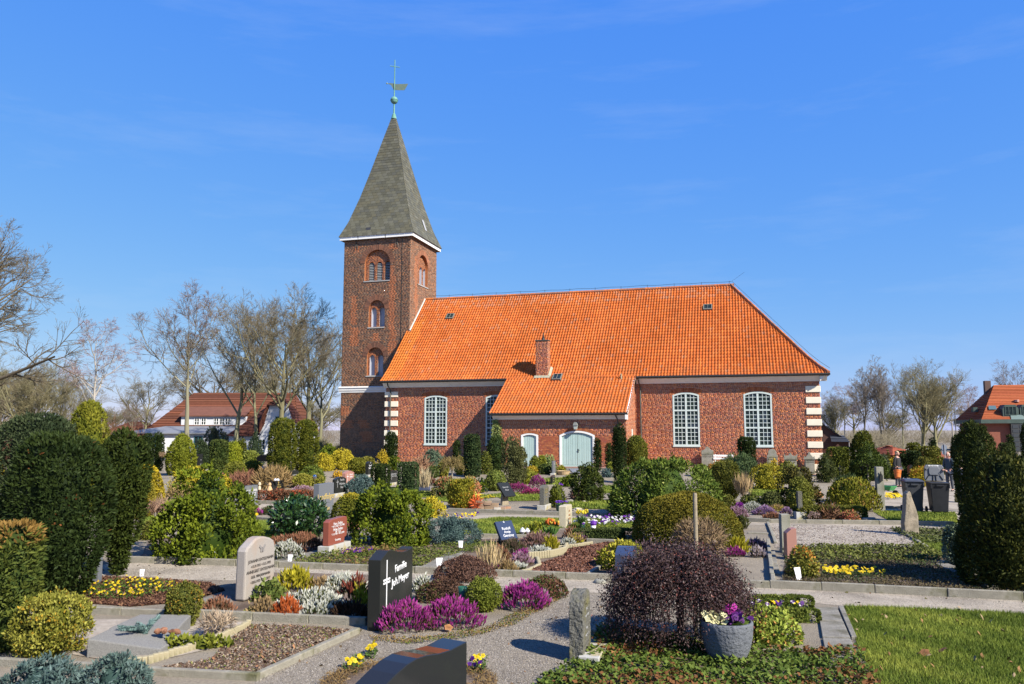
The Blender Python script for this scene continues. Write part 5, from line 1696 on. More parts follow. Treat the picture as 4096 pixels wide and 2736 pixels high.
B().tube([(4.4, 2.6, 6.2), (4.4, 2.6, 6.5)], 0.3, 8).obj('satellite_dish', mat('dish_pink', (0.45, 0.25, 0.22), 0.6), bb)
for i in range(4):
 far_window(bb, 10 + i * 3.6, 11.6 + i * 3.6, 1.4, 2.9, 0.0, M['frame'], 2, 1)
t = thing('boundary_wall', 'low red brick boundary wall beyond the churchyard', 'wall', GD(3480, 74), R(-4))
B().box(0, 10.5, 0, 0.25, 0, 0.75).obj('wall', bm_, t)
B().box(-0.03, 10.53, -0.04, 0.29, 0.752, 0.82).obj('coping', M['concrete'], t)
t = thing('street_lamp', 'slim grey street lamp left of the brick building', 'street lamp', GD(3802, 85))
B().tube([(0, 0, 0), (0, 0, 4.9)], [0.06, 0.035], 8).obj('pole', M['zinc'], t)
B().tube([(0.0, 0, 4.88), (-0.2, 0, 4.93)], 0.03, 6).obj('arm', M['zinc'], t)
B().prism([(-0.6, 4.86), (-0.2, 4.9), (-0.2, 4.98), (-0.6, 4.93)], -0.09, 0.09).obj('lamp_head', M['zinc'], t)
t = thing('traffic_sign', 'two round traffic signs seen from behind on one pole', 'traffic sign', GD(3753, 66))
B().tube([(0, 0, 0), (0, 0, 1.55)], 0.035, 8).obj('pole', mat('galvanised', (0.35, 0.36, 0.38), 0.5), t)
gal = bpy.data.materials['galvanised']
for cx, z in ((0, 1.28), (0, 0.88)):
 b = B()
 n = 18
 rr_ = 0.24 if z > 1 else 0.2
 b.prism([(rr_ * math.cos(2 * math.pi * i / n), z + rr_ * math.sin(2 * math.pi * i / n)) for i in range(n)], 0.04, 0.055)
 b.obj('sign_disc', mat('sign_back', (0.16, 0.20, 0.27), 0.5), t)
t = thing('info_sign', 'small white sign on a post far behind the clipped yews', 'sign', GD(3604, 72))
B().tube([(0, 0, 0), (0, 0, 1.0)], 0.03, 6).obj('post', gal, t)
B().box(-0.14, 0.14, -0.05, -0.03, 0.72, 1.05).obj('sign_board', M['white'], t)
# ------------------------------------------------------------------ gravestones
M['g_black'] = mat('polished_black_granite', (0.012, 0.013, 0.014), 0.08, (0.02, 0.021, 0.022), 300, spec=0.25)
M['g_dark'] = mat('dark_granite', (0.010, 0.011, 0.010), 0.16, (0.028, 0.029, 0.027), 220, spec=0.18)
M['g_grey'] = mat('grey_granite', (0.11, 0.12, 0.135), 0.4, (0.20, 0.21, 0.23), 120, 0.05, 200)
M['g_pink'] = mat('pink_granite', (0.31, 0.28, 0.25), 0.6, (0.42, 0.375, 0.335), 60, 0.15, 120, c3=(0.38, 0.295, 0.235), s3=2.5)
M['g_red'] = mat('red_granite', (0.22, 0.065, 0.045), 0.22, (0.32, 0.10, 0.07), 110)
M['g_rose'] = mat('rose_granite', (0.36, 0.17, 0.13), 0.45, (0.44, 0.23, 0.18), 90)
M['g_vein'] = mat('veined_grey_granite', (0.10, 0.11, 0.12), 0.2, (0.20, 0.215, 0.23), 60, c3=(0.28, 0.27, 0.24), s3=6)
M['g_rough'] = mat('rough_mossy_granite', (0.085, 0.082, 0.068), 0.9, (0.17, 0.165, 0.145), 40, 0.9, 28, c3=(0.13, 0.12, 0.045), s3=4)
M['g_sand'] = mat('beige_sandstone', (0.56, 0.50, 0.36), 0.85, (0.46, 0.41, 0.29), 5, 0.15, 60, c3=(0.38, 0.34, 0.23), s3=2.5)
M['g_old'] = mat('old_grey_sandstone', (0.27, 0.26, 0.21), 0.92, (0.36, 0.345, 0.28), 6, 0.3, 40, c3=(0.19, 0.185, 0.12), s3=3)
M['g_blue'] = mat('blue_black_granite', (0.02, 0.028, 0.055), 0.12, (0.04, 0.052, 0.09), 160, spec=0.6)
M['g_white'] = mat('white_marble', (0.68, 0.68, 0.70), 0.5, (0.58, 0.58, 0.60), 4)
M['g_natural'] = mat('split_natural_stone', (0.20, 0.165, 0.115), 0.9, (0.33, 0.28, 0.21), 6, 0.5, 22, c3=(0.42, 0.34, 0.25), s3=3)
M['plinth'] = mat('pale_plinth', (0.52, 0.51, 0.48), 0.85, (0.42, 0.41, 0.37), 4, 0.15, 60, c3=(0.40, 0.33, 0.14), s3=5)
M['ink_white'] = mat('white_letters', (0.80, 0.80, 0.80), 0.6)
M['ink_dark'] = mat('dark_letters', (0.07, 0.06, 0.055), 0.8)
M['ink_gold'] = mat('gold_letters', (0.62, 0.45, 0.12), 0.4)
M['ink_bronze'] = mat('bronze_letters', (0.34, 0.27, 0.14), 0.5)
M['ink_red'] = mat('rust_letters', (0.45, 0.25, 0.12), 0.7)
M['ink_grey'] = mat('grey_letters', (0.42, 0.42, 0.42), 0.6)
ROTS = math.pi / 2 - PH      # stones face across the graves: their width runs with the church's depth
def outline(kind, w, h):
 if kind == 'rect':
  return [(0, 0), (w, 0), (w, h), (0, h)]
 if kind == 'arch':
  return [(0, 0), (w, 0)] + arc(0, w, h * 0.86, h * 0.14, 10)[::-1]
 if kind == 'round':
  return [(0, 0), (w, 0)] + arc(0, w, h - w * 0.42, w * 0.42, 12)[::-1]
 if kind == 'meyer':
  q = [(0, .985), (.10, 1.03), (.22, 1.085), (.30, 1.085), (.40, 1.06), (.5, 1.03), (.6, 1.005), (.7, .992), (.8, .99), (.9, 1.0), (1, 1.02)]
  return [(0, 0), (w, 0)] + [(x * w, z * h) for x, z in q[::-1]]
 if kind == 'wave':
  q = [(0, .93), (.08, .965), (.2, 1.02), (.32, 1.06), (.42, 1.075), (.52, 1.07), (.66, 1.045), (.8, 1.035), (1, 1.05)]
  return [(0, -0.05), (w, -0.05)] + [(x * w, z * h) for x, z in q[::-1]]
 if kind == 'boulder':
  q = [(-.01, .02), (0, .80), (.05, .86), (.18, .92), (.32, .985), (.45, 1.0), (.62, .985), (.82, .94), (.93, .89), (.985, .80), (1.0, .02)]
  return [(x * w, z * h) for x, z in q[::-1]]
 if kind == 'steljes':
  q = [(0, 0), (0, .88), (.05, .92), (.10, .92), (.12, .97), (.9, 1.0), (1.0, .97), (1.02, .85), (1.02, .26), (.97, .20), (.9, .19), (.87, 0)]
  return [(x * w, z * h) for x, z in q[::-1]]
 if kind == 'peak':
  return [(0, 0), (w, 0), (w, h * .86), (w * .62, h), (w * .4, h), (0, h * .84)]
 if kind == 'shoulder':
  return [(0, 0), (w, 0), (w, h * .97), (w * .72, h * .93), (w * .45, h), (w * .2, h * .95), (0, h * .99)]
 if kind == 'two':
  return [(0, 0), (w, 0), (w, h * .90), (w * .93, h * .96), (w * .8, h * .985), (w * .56, h * .955), (w * .5, h * .95), (w * .46, h * .985), (w * .30, h * 1.0), (w * .12, h * .985), (0, h * .96)]
 if kind == 'taper':
  return [(0, 0), (w, 0), (w * .86, h), (w * .14, h)]
 if kind == 'slant':
  return [(0, 0), (w, 0), (w, h), (w * .5, h * .97), (0, h * .84)]
 if kind == 'fin':
  return [(0, 0), (w, 0), (w * .9, h * .4), (w * .55, h * .85), (w * .2, h), (0, h)]
 return [(0, 0), (w, 0), (w, h), (0, h)]
def cross_on(t, x, z, h, w, mt, y=-0.003, wid=0.022, bars=1):
 b = B().box(x - wid / 2, x + wid / 2, y - 0.002, y, z, z + h)
 zz = z + h * 0.66
 b.box(x - w / 2, x - wid / 2 - 0.0005, y - 0.002, y, zz, zz + wid)
 b.box(x + wid / 2 + 0.0005, x + w / 2, y - 0.002, y, zz, zz + wid)
 if bars > 1:
  b.box(x - w / 2, x - wid / 2 - 0.0005, y - 0.002, y, zz - wid * 1.5, zz - wid * 0.5)
  b.box(x + wid / 2 + 0.0005, x + w / 2, y - 0.002, y, zz - wid * 1.5, zz - wid * 0.5)
 return b.obj('engraved_cross', mt, t)
def stone(px, py, pxr, pyt, side, kind, mt, label, lines=(), ink='ink_white', plinth=None, h=None, w=None, th=None, bevel=0.006, cross=None, cat='gravestone', name='gravestone', rot=None, align='CENTER', tscale=1.0, group='gravestones among the shrubs', rough=False):
 """px,py: foot of the near front edge; pxr: far end of the front; pyt: top row at the near edge; side: width of the visible flank"""
 p = G(px, py)
 ph = 0.0
 if plinth:
  ph = plinth
 rot = ROTS if rot is None else rot
 if w is None:
  r = (pxr - 2048) / FPX * 1.004
  den = VX - VY * r
  w = (r * p.y - p.x) / den if abs(den) > 0.04 else 0.7
  w = min(max(w, 0.22), 1.4)
 if h is None:
  h = ZA(pyt, p.y) - p.z - ph
 if th is None:
  th = min(0.4, max(0.08, side * MPP(p.y) / 0.95))
 t = thing(name, label, cat, p, rot, group)
 o = B().prism([(x, z + ph) for x, z in outline(kind, w, h)], 0, th).obj('stone', M[mt], t, bevel=bevel)
 if rough:
  d = o.modifiers.new('split', 'SUBSURF')
  d.subdivision_type = 'SIMPLE'
  d.levels = d.render_levels = 4
  tx = bpy.data.textures.get('rock') or bpy.data.textures.new('rock', 'CLOUDS')
  tx.noise_scale = 0.06
  dm = o.modifiers.new('chisel', 'DISPLACE')
  dm.texture = tx
  dm.strength = 0.03
  dm.mid_level = 0.5
 if ph:
  B().box(-0.09, w + 0.09, -0.07, th + 0.07, -0.05, ph).obj('plinth', M['plinth'], t, bevel=0.008)
 z = h * 0.80 + ph
 for ln in lines:
  s, body = ln[0], ln[1]
  x = w * (ln[2] if len(ln) > 2 else 0.5)
  zz = h * ln[3] + ph if len(ln) > 3 else z
  text(t, body, s * tscale, (x, -0.004, zz), M[ink], align=align)
  z = zz - s * tscale * 1.25
 if cross:
  cross_on(t, w * cross[0], ph + h * cross[1], h * cross[2], w * cross[3], M[ink], bars=cross[4] if len(cross) > 4 else 1)
 t['w'] = w
 return t, w, h, th
def butterfly(t, x, z, s, mt):
 b = B()
 for sx in (-1, 1):
  b.prism([(x, z), (x + sx * s * .5, z + s * .45), (x + sx * s * .62, z + s * .2), (x + sx * s * .35, z - s * .02)][::sx], -0.012, 0.004)
  b.prism([(x, z - 0.002), (x + sx * s * .35, z - s * .06), (x + sx * s * .36, z - s * .35), (x + sx * s * .12, z - s * .42)][::sx], -0.010, 0.004)
 b.prism([(x - s * .05, z + s * .15), (x, z - s * .45), (x + s * .05, z + s * .15)], -0.016, 0.004)
 b.obj('butterfly_relief', mt, t)
t, w, h, th = stone(978, 2410, 1092, 2150, 42, 'boulder', 'g_pink', 'pale pink granite headstone with butterfly and dark lettering for Johann Entelmann', w=0.86, h=1.0, bevel=0.03)
for i, (s, x) in enumerate([('JOHANN ENTELMANN', 0.08), ('+15.9.1931 +15.5.1992', 0.10), ('ANNEGRET ENTELMANN', 0.08), ('GEB. MINDERMANN', 0.09), ('+20.8.1933 +26.8.2017', 0.08)]):
 text(t, s, 0.072 if i in (0, 2) else 0.062, (w * 0.5, -0.004, 0.60 - i * 0.085), M['ink_dark'], ext=0.003)
butterfly(t, w * 0.52, 0.80, 0.15, mat('grey_relief', (0.25, 0.23, 0.22), 0.8))
t, w, h, th = stone(1518, 2526, 1664, 2238, 50, 'meyer', 'g_dark', 'black granite headstone with white cross and lettering Familie Joh. Meyer', w=1.14, h=0.98, bevel=0.005)
text(t, 'Familie', 0.15, (w * 0.60, -0.004, 0.73), M['ink_white'], shear=0.12, ext=0.004, ry=-0.05)
text(t, 'Joh.Meyer', 0.15, (w * 0.60, -0.004, 0.55), M['ink_white'], shear=0.12, ext=0.004, ry=-0.06)
cross_on(t, w * 0.18, 0.10, 0.84, w * 0.20, M['ink_white'], wid=0.028, bars=2)
p0 = Vector((-0.975, 5.91, 0))
t = thing('gravestone', 'polished black headstone with wavy top cut off by the lower edge', 'gravestone', p0, R(59), 'gravestones among the shrubs')
w = 1.16
B().prism(outline('wave', w, 0.98), 0, 0.255).obj('stone', M['g_black'], t, bevel=0.006)
lb = B()
for a, b_, c in ((-0.07, 0.16, 0.04), (0.0, 0.2, 0.04), (0.07, 0.15, 0.04)):
 lb.prism([(0.50 + a * .4, 0.66), (0.50 + a - c / 2, 0.66 + b_ * .7), (0.50 + a, 0.66 + b_), (0.50 + a + c / 2, 0.66 + b_ * .6)], -0.004, 0.0)
lb.obj('engraved_lily', M['ink_white'], t)
text(t, 'Familie', 0.14, (w * 0.78, -0.003, 0.60), M['ink_white'], shear=0.1)
stone(2333, 2652, 2365, 2372, 50, 'round', 'g_rough', 'rough mossy granite stele with rounded top standing beside the gravel', (
 (0.05, 'Ernst', 0.5, 0.70), (0.04, '* 1901 + 1968', 0.5, 0.60), (0.05, 'Anna', 0.5, 0.42), (0.04, '* 1905 + 1981', 0.5, 0.32)), 'ink_grey', w=0.50, th=0.17, rough=True)
B().box(-0.06, 0.60, -0.20, 0.05, -0.05, 0.09).obj('footing_slab', M['plinth'], [o for o in COL.objects if o.get('label', '').startswith('rough mossy')][0], bevel=0.008)
stone(1313, 2222, 1382, 2078, 25, 'steljes', 'g_red', 'red granite headstone with notched corner on pale block for Steljes', (
 (0.088, 'Hans Steljes', 0.5, 0.74), (0.058, '* 18.12.1928 + 21.2.1998', 0.5, 0.655), (0.088, 'Helga Steljes', 0.5, 0.52), (0.055, 'geb. Troue', 0.5, 0.445), (0.058, '* 3.12.1928 + 28.12.2004', 0.5, 0.365), (0.07, 'Grasberg', 0.5, 0.13)), plinth=0.20, w=0.84, bevel=0.012)
stone(1273, 2078, 1338, 1938, 23, 'rect', 'g_grey', 'tall blue-grey granite headstone with gold script rising behind the laurel', ((0.26, 'Landfolger', 0.5, 0.55), (0.2, 'Ilse', 0.6, 0.22)), 'ink_gold', w=0.95)
stone(1340, 1990, 1379, 1910, 12, 'arch', 'g_dark', 'dark arched headstone with cross and white lettering on white plinth', ((0.13, 'Familie', .62, .75), (0.13, 'Wührbey', .62, .50), (0.13, 'Eilers', .62, .28)), 'ink_grey', plinth=0.16, w=0.95, cross=(0.2, 0.35, 0.5, 0.2))
stone(1381, 1942, 1410, 1885, 14, 'peak', 'g_rose', 'rose granite headstone with red grave candles at its foot', ((0.11, 'Hinrich\nSteffens', .65, .68),), 'ink_white', w=0.9, cross=(0.25, 0.2, 0.6, 0.2))
stone(1472, 1910, 1486, 1846, 12, 'arch', 'g_dark', 'narrow dark stele with white cross and white panels on white plinth', ((0.16, '+', .5, .8), (0.13, 'Familie\nBehrens', .5, .62)), 'ink_white', plinth=0.14, w=0.55)
stone(960, 2034, 1023, 1947, 18, 'rect', 'g_vein', 'veined grey headstone with cross and white lettering for Johann Minsees', ((0.105, 'JOHANN MINSEES', .55, .72), (0.075, '* 22.8.1912 + 20.4.1983', .55, .60), (0.105, 'META MINSEES', .55, .46), (0.075, 'GEB. GEFFKEN', .55, .34), (0.075, '* 3.1.1919 + 12.5.2001', .55, .24)), w=1.05, cross=(0.13, .55, .38, .12))
stone(1090, 1964, 1126, 1925, 10, 'rect', 'g_black', 'low black headstone with small gold cross and white doves on top', ((0.10, 'Franz', .55, .48), (0.09, 'Schröder', .55, .28)), 'ink_gold', w=0.95, cross=(0.5, .62, .3, .1))
stone(1048, 1905, 1082, 1866, 6, 'taper', 'g_white', 'white tapering stele carrying a black book-shaped top', (), w=0.6)
stone(1160, 1938, 1189, 1882, 4, 'arch', 'g_dark', 'dark headstone between the two tall yew columns', ((0.09, 'SANDERS\nMEINECKE', .5, .6),), 'ink_grey', w=0.8)
stone(897, 1910, 923, 1870, 2, 'arch', 'g_dark', 'dark green headstone in front of the round clipped bush', ((0.10, 'TRETJEN\nFAM. BORDT', .5, .7),), 'ink_grey', w=0.75)
stone(882, 1984, 912, 1912, 3, 'fin', 'g_blue', 'blue-black pointed headstone beside the golden cypress', w=0.6)
stone(568, 2010, 611, 1948, 4, 'slant', 'g_dark', 'dark headstone with white name plates half hidden by the yew column', ((0.13, 'FAMILIEN', .35, .66), (0.13, 'OTTJER', .35, .44), (0.13, 'WAKENBERG', .42, .20)), 'ink_white', w=0.9)
stone(795, 1886, 808, 1816, 12, 'rect', 'g_black', 'slim black pillar stone with white tulip emblem before the spruce', ((0.10, 'V', .5, .62), (0.06, 'Karl\nAnna', .5, .4)), 'ink_white', w=0.35)
stone(1560, 1942, 1588, 1882, 7, 'shoulder', 'g_dark', 'dark headstone with thin cross between the two block yews', ((0.10, 'BERTHOLD\nGER. RODER', .6, .62),), 'ink_grey', plinth=0.12, w=0.8, cross=(0.2, .25, .55, .15))
stone(2176, 2040, 2199, 1942, 17, 'arch', 'g_rough', 'mossy arched headstone with gold lettering on a concrete base', ((0.12, 'Joh.', .5, .72), (0.10, 'Schlobohm', .5, .57), (0.08, '* 1889', .5, .42), (0.08, '+ 1951', .5, .25)), 'ink_bronze', plinth=0.16, w=0.72)
stone(2264, 2112, 2296, 2024, 27, 'two', 'g_sand', 'pale beige sandstone headstone with rusty lettering behind the pansies', ((0.09, 'JOSEF', .55, .66), (0.09, 'MARIA', .55, .47), (0.10, 'HELMA', .55, .30), (0.09, 'HEROLD', .55, .10)), 'ink_red', w=0.86)
stone(2213, 1902, 2229, 1844, 5, 'rect', 'g_grey', 'small grey headstone on white plinth in front of the small door', ((0.08, 'Lütjen', .5, .7),), 'ink_grey', plinth=0.12, w=0.55)
stone(2209, 1940, 2228, 1902, 8, 'slant', 'g_black', 'small black headstone with brass letters below the grey one', ((0.09, 'Heinz', .5, .6), (0.09, 'Frieda', .5, .35)), 'ink_bronze', w=0.6)
stone(2470, 2008, 2484, 1932, 12, 'arch', 'g_pink', 'slender pale pink stele at the left edge of the rhododendron', w=0.35)
stone(2530, 2330, 2560, 2196, 64, 'boulder', 'g_blue', 'blue-black headstone behind the purple weeping tree', w=0.8)
stone(2862, 1996, 2874, 1974, 6, 'rect', 'g_grey', 'tiny grey stone at the right foot of the rhododendron', w=0.3)
# stones in the right half, seen from their narrow ends
def pillar(px, py, pxr, pyt, kind, mt, label, th=0.12, plinth=0.0, rot=-0.05, cat='gravestone', rough=False):
 p = G(px, py)
 w = (pxr - px) * MPP(p.y)
 h = ZA(pyt, p.y) - p.z - plinth
 return stone(px, py, pxr, pyt, 0, kind, mt, label, w=w, h=h, th=th, plinth=plinth or None, rot=rot, rough=rough, cat=cat)
pillar(3195, 2076, 3212, 1966, 'rect', 'g_rough', 'narrow dark grey pillar on a cube base behind the low box hedge', 0.18, 0.22)
pillar(3130, 2212, 3164, 2058, 'rect', 'g_old', 'plain concrete grave pillar behind the rust coloured shrub', 0.22)
pillar(3150, 2240, 3188, 2113, 'slant', 'g_rose', 'polished rose granite stone with curved back beside the concrete pillar', 0.25)
pillar(3640, 1912, 3656, 1859, 'peak', 'g_dark', 'dark pointed obelisk between the woman and the bins', 0.3)
pillar(3359, 1912, 3382, 1861, 'rect', 'g_old', 'grey classical pedestal before the clipped thuja', 0.3)
pillar(3878, 2300, 3912, 2082, 'taper', 'g_old', 'rough grey stone hugged by the great dark hedge at right', 0.3)
pillar(365, 2336, 392, 2196, 'slant', 'g_grey', 'speckled granite stone seen edge on between the two dark yews', 0.12)
b = [o for o in COL.objects if o.get('label', '').startswith('grey classical')][0]
B().box(-0.03, 0.31, -0.03, 0.33, 0.60, 0.66).obj('cornice', M['g_old'], b)
for dx in (0.03, 0.19):
 B().box(dx, dx + 0.06, -0.05, -0.005, 0.05, 0.52).obj('pilaster', M['g_old'], b)
# natural wedge
p = G(3622, 2142)
t = thing('natural_stone', 'tall wedge of split natural stone in front of the wheelie bins', 'gravestone', p, 0.0, 'gravestones among the shrubs')
kk = MPP(p.y)
q = [(0, 0), (54, 0), (55, 75), (46, 110), (36, 140), (30, 166), (24, 172), (12, 160), (6, 100), (-2, 45)]
B().prism([(x * kk, z * kk) for x, z in q], 0.0, 0.22).obj('stone', M['g_natural'], t, bevel=0.02)
# old stones leaning at the church wall
def wallstone(px, pxr, pyt, kind, label):
 # they stand on the paved strip, a hand's breadth off the wall
 a = (px - 2048) / FPX * 1.004
 s = (a * CH[1] - CH[0]) / (UX - a * UY)
 x, y = CH[0] + UX * s - VX * 0.45, CH[1] + UY * s - VY * 0.45
 p = Vector((x, y, terrain(x, y)))
 w = (pxr - px) * MPP(y) / 0.96
 h = ZA(pyt, y) - p.z
 t = thing('old_gravestone', label, 'gravestone', p, -PH, 'old gravestones along the church wall')
 if kind == 'shaped':
  o = [(0, 0), (w, 0), (w, h * .80), (w * .88, h * .84), (w * .74, h * .87), (w * .62, h * .97), (w * .5, h), (w * .38, h * .97), (w * .26, h * .87), (w * .12, h * .84), (0, h * .80)]
 elif kind == 'roundtop':
  o = [(0, 0), (w, 0), (w, h * .72), (w * .9, h * .76)] + arc(w * .1, w * .9, h * .80, h * .2, 10)[::-1] + [(w * .1, h * .76), (0, h * .72)]
 elif kind == 'crown':
  o = [(0.05 * w, 0), (w * .95, 0), (w * .95, h * .74), (w, h * .76), (w, h * .96), (w * .88, h * .84), (w * .64, h * .86), (w * .5, h), (w * .36, h * .86), (w * .12, h * .84), (0, h * .96), (0, h * .76), (w * .05, h * .74)]
 else:
  o = [(0.03 * w, 0), (w * .97, 0), (w * .97, h * .66), (w, h * .68), (w, h * .80), (w * .86, h * .76), (w * .6, h * .90), (w * .62, h * .95), (w * .5, h), (w * .38, h * .95), (w * .4, h * .90), (w * .14, h * .76), (0, h * .80), (0, h * .68), (w * .03, h * .66)]
 B().prism(o, 0, 0.16).obj('stone', M['g_old'], t, bevel=0.01)
 if kind == 'roundtop':
  B().prism([(w * .12, .1), (w * .88, .1)] + arc(w * .12, w * .88, h * .5, h * .2, 10)[::-1], -0.02, -0.001).obj('raised_panel', mat('mossy_panel', (0.24, 0.22, 0.11), 0.9, (0.32, 0.30, 0.20), 4), t)
 if kind in ('crown', 'finial'):
  B().box(w * -.02, w * 1.02, -0.04, -0.001, h * .66, h * .72).obj('moulding', M['g_old'], t)
  B().box(w * .12, w * .88, -0.02, -0.001, .12, h * .6).obj('raised_panel', M['g_old'], t)
 for i in range(5):
  text(t, 'HIER RUHT IN GOTT' if i == 0 else ('MICHAEL KLUVER' if i == 1 else ''), 0.07, (w / 2, -0.025, h * .62 - i * .13), M['ink_dark'], ext=0.001) if i < 2 else None
wallstone(2797, 2841, 1787, 'shaped', 'old grey slab with curved shoulders leaning at the brick wall below the third window')
wallstone(3053, 3092, 1796, 'roundtop', 'mossy round topped old stone at the wall below the right window')
wallstone(3119, 3167, 1810, 'crown', 'old stone with three little gables beside the mossy one')
wallstone(3198, 3236, 1807, 'finial', 'pale old stele with a ball finial nearest the church corner')
# tilted desk stones
def desk(px, py, w, d, tilt, mt, label, txt, ink, ext=None, yaw=None, base=None, lift=0.12):
 p = G(px, py)
 t = thing('desk_stone', label, 'gravestone', p, ROTS if yaw is None else yaw, 'gravestones among the shrubs')
 c, s = math.cos(tilt), math.sin(tilt)
 b = B()
 th = 0.07
 def q(x, u, o):
  return (x, u * c - o * s, lift + u * s + o * c)
 b.add([q(0, 0, 0), q(w, 0, 0), q(w, d, 0), q(0, d, 0), q(0, 0, th), q(w, 0, th), q(w, d, th), q(0, d, th)], [(0, 3, 2, 1), (4, 5, 6, 7), (0, 1, 5, 4), (1, 2, 6, 5), (2, 3, 7, 6), (3, 0, 4, 7)])
 b.obj('plate', M[mt], t, bevel=0.006)
 B().prism([(w * .2, -0.02), (w * .8, -0.02), (w * .7, lift + d * s * .45), (w * .3, lift + d * s * .45)], d * c * .5, d * c * .5 + 0.1).obj('foot', M['g_dark'] if not base else M[base], t)
 for i, (sz, body, u) in enumerate(txt):
  pos = q(w / 2, d * u, th + 0.003)
  text(t, body, sz, pos, M[ink], rx=tilt)
 return t
desk(2000, 2186, 0.52, 0.48, R(58), 'g_blue', 'tilted blue polished plate with white angel and script beside dry grass', ((0.10, 'Rudolf', .52), (0.09, 'Antje', .34), (0.10, 'Genzing', .14), (0.12, '*', .82)), 'ink_white', yaw=R(40))
desk(2016, 2024, 0.60, 0.62, R(50), 'g_dark', 'tilted slate plate on a wooden block beside the brick pile', ((0.09, 'Heinrich', .6), (0.09, 'Kück', .4)), 'ink_grey', yaw=R(48), base='wood', lift=0.3)
desk(1665, 1966, 0.62, 0.5, R(18), 'g_blue', 'flat blue-grey plate lying before the dry ornamental grass', ((0.08, 'Otto', .5),), 'ink_white', yaw=R(10), lift=0.02)
desk(2290, 1898, 0.6, 0.45, R(25), 'g_grey', 'slanting grey plate before the great double door', ((0.08, 'Wilhelm', .5),), 'ink_grey', yaw=R(25), lift=0.04)
# book-shaped pair of slabs with a fir spray
p = G(505, 2622)
t = thing('slab_gravestone', 'two low grey granite slabs leaning together with a fir spray on top', 'gravestone', p, R(12), 'gravestones among the shrubs')
t.scale = (.74, .74, .74)
sb = B()
sb.add([(-.62, 0, 0), (.55, -0.1, 0), (.85, .85, 0), (-.30, .95, 0), (-.62, 0, .30), (.55, -0.1, .10), (.85, .85, .16), (-.30, .95, .34)], [(4, 5, 6, 7), (0, 1, 5, 4), (1, 2, 6, 5), (2, 3, 7, 6), (3, 0, 4, 7)])
sb.obj('slab', mat('rough_slab_granite', (0.17, 0.165, 0.155), 0.9, (0.27, 0.262, 0.245), 50, 0.4, 80), t, bevel=0.02)
sb = B()
sb.add([(-.55, 1.0, 0), (.62, .95, 0), (.72, 1.72, 0), (-.2, 1.75, 0), (-.55, 1.0, .24), (.62, .95, .17), (.72, 1.72, .26), (-.2, 1.75, .30)], [(4, 5, 6, 7), (0, 1, 5, 4), (1, 2, 6, 5), (2, 3, 7, 6), (3, 0, 4, 7)])
sb.obj('slab', bpy.data.materials['rough_slab_granite'], t, bevel=0.02)
# a blue boulder lying by the desk stone
for (px, py, s, mt, lab) in ((2040, 2168, 0.22, 'g_blue', 'small blue-grey boulder lying behind the blue tilted plate'), (2310, 2042, 0.14, 'g_sand', 'pale field stone at the edging behind the sandstone headstone'),
        (2275, 2010, 0.16, 'g_old', 'grey field stone at the left edge of the small lawn'), (2340, 2010, 0.12, 'g_sand', 'small field stone under the dark cypress'), (2400, 2332, 0.11, 'g_old', 'round field stone at the kerb before the euonymus')):
 p = G(px, py)
 r = np.random.default_rng(px)
 bm = bmesh.new()
 bmesh.ops.create_icosphere(bm, subdivisions=3, radius=s)
 f = [r.normal(0, 1, 3) for _ in range(5)]
 for v in bm.verts:
  d = 1 + sum(0.10 * math.sin(3 * v.co.normalized().dot(Vector(q)) + i) for i, q in enumerate(f)) * 0.6
  v.co = Vector((v.co.x * d * 1.3, v.co.y * d, max(-0.3 * s, v.co.z * d * 0.62)))
 me = bpy.data.meshes.new('field_stone')
 bm.to_mesh(me)
 bm.free()
 me.materials.append(M[mt])
 for q in me.polygons:
  q.use_smooth = True
 o = ob('field_stone', me, None, p + Vector((0, 0, 0.1 * s)), r.uniform(0, 3))
 o['label'], o['category'] = lab, 'stone'
# stack of bricks
t = thing('brick_pile', 'small stepped pile of old bricks under the tilted slate plate', 'brick pile', G(1952, 2036), R(-10))
for j, n in enumerate((5, 4, 4, 3)):
 for i in range(n):
  b = B().box(-.12, .12, -.055, .055, 0, 0.068)
  ob('brick', colmesh(b, 'brick', M['brick'], [(0.36, 0.25, 0.16), (0.42, 0.30, 0.20), (0.30, 0.20, 0.14)]), t, ((i * .25 - .5) + random.uniform(-.01, .01), random.uniform(-.02, .02), j * 0.072), random.uniform(-.06, .06))
for i, px in enumerate((1990, 2012, 2030)):
 b = B().box(-.12, .12, -.055, .055, 0, 0.07)
 o = ob('brick', colmesh(b, 'brick', M['brick'], [[(0.6, 0.55, 0.47), (0.40, 0.20, 0.13), (0.42, 0.24, 0.15)][i]]), None, G(px, 2038 - 2 * i), 0.1 * i)
 o['label'] = ['single pale brick lying at the kerb beside the brick pile', 'reddish brick lying between two others at the kerb', 'brick lying farthest right of the brick pile'][i]
 o['category'] = 'brick'
# grave candles, doves, figures, balls
def small(name, label, cat, px, py, build, mt, up=0.0, group=None):
 o = build.obj(name, mt, None, G(px, py) + Vector((0, 0, up)))
 o['label'], o['category'] = label, cat
 if group:
  o['group'] = group
 return o
red = mat('red_glass', (0.55, 0.04, 0.02), 0.25)
for i, px in enumerate((1384, 1411)):
 small('grave_candle', ['red grave candle at the left foot of the rose granite stone', 'red grave candle at the right foot of the rose granite stone'][i], 'candle', px, 1932, B().lathe([(.07, 0), (.08, .12), (.07, .2), (.05, .24)], 12), red, 0.0, 'grave candles')
small('grave_candle', 'white grave light between the two red candles', 'candle', 1396, 1934, B().lathe([(.07, 0), (.08, .09), (.05, .15)], 12), M['white'], 0, 'grave candles')
chrome = mat('chrome_ball', (0.7, 0.7, 0.72), 0.06, metal=1.0)
b = B().tube([(0, 0, 0), (0, 0, .55)], .012, 6)
t = thing('garden_ball', 'chrome ball on a thin stick between the round golden bushes', 'garden ornament', G(1258, 1962))
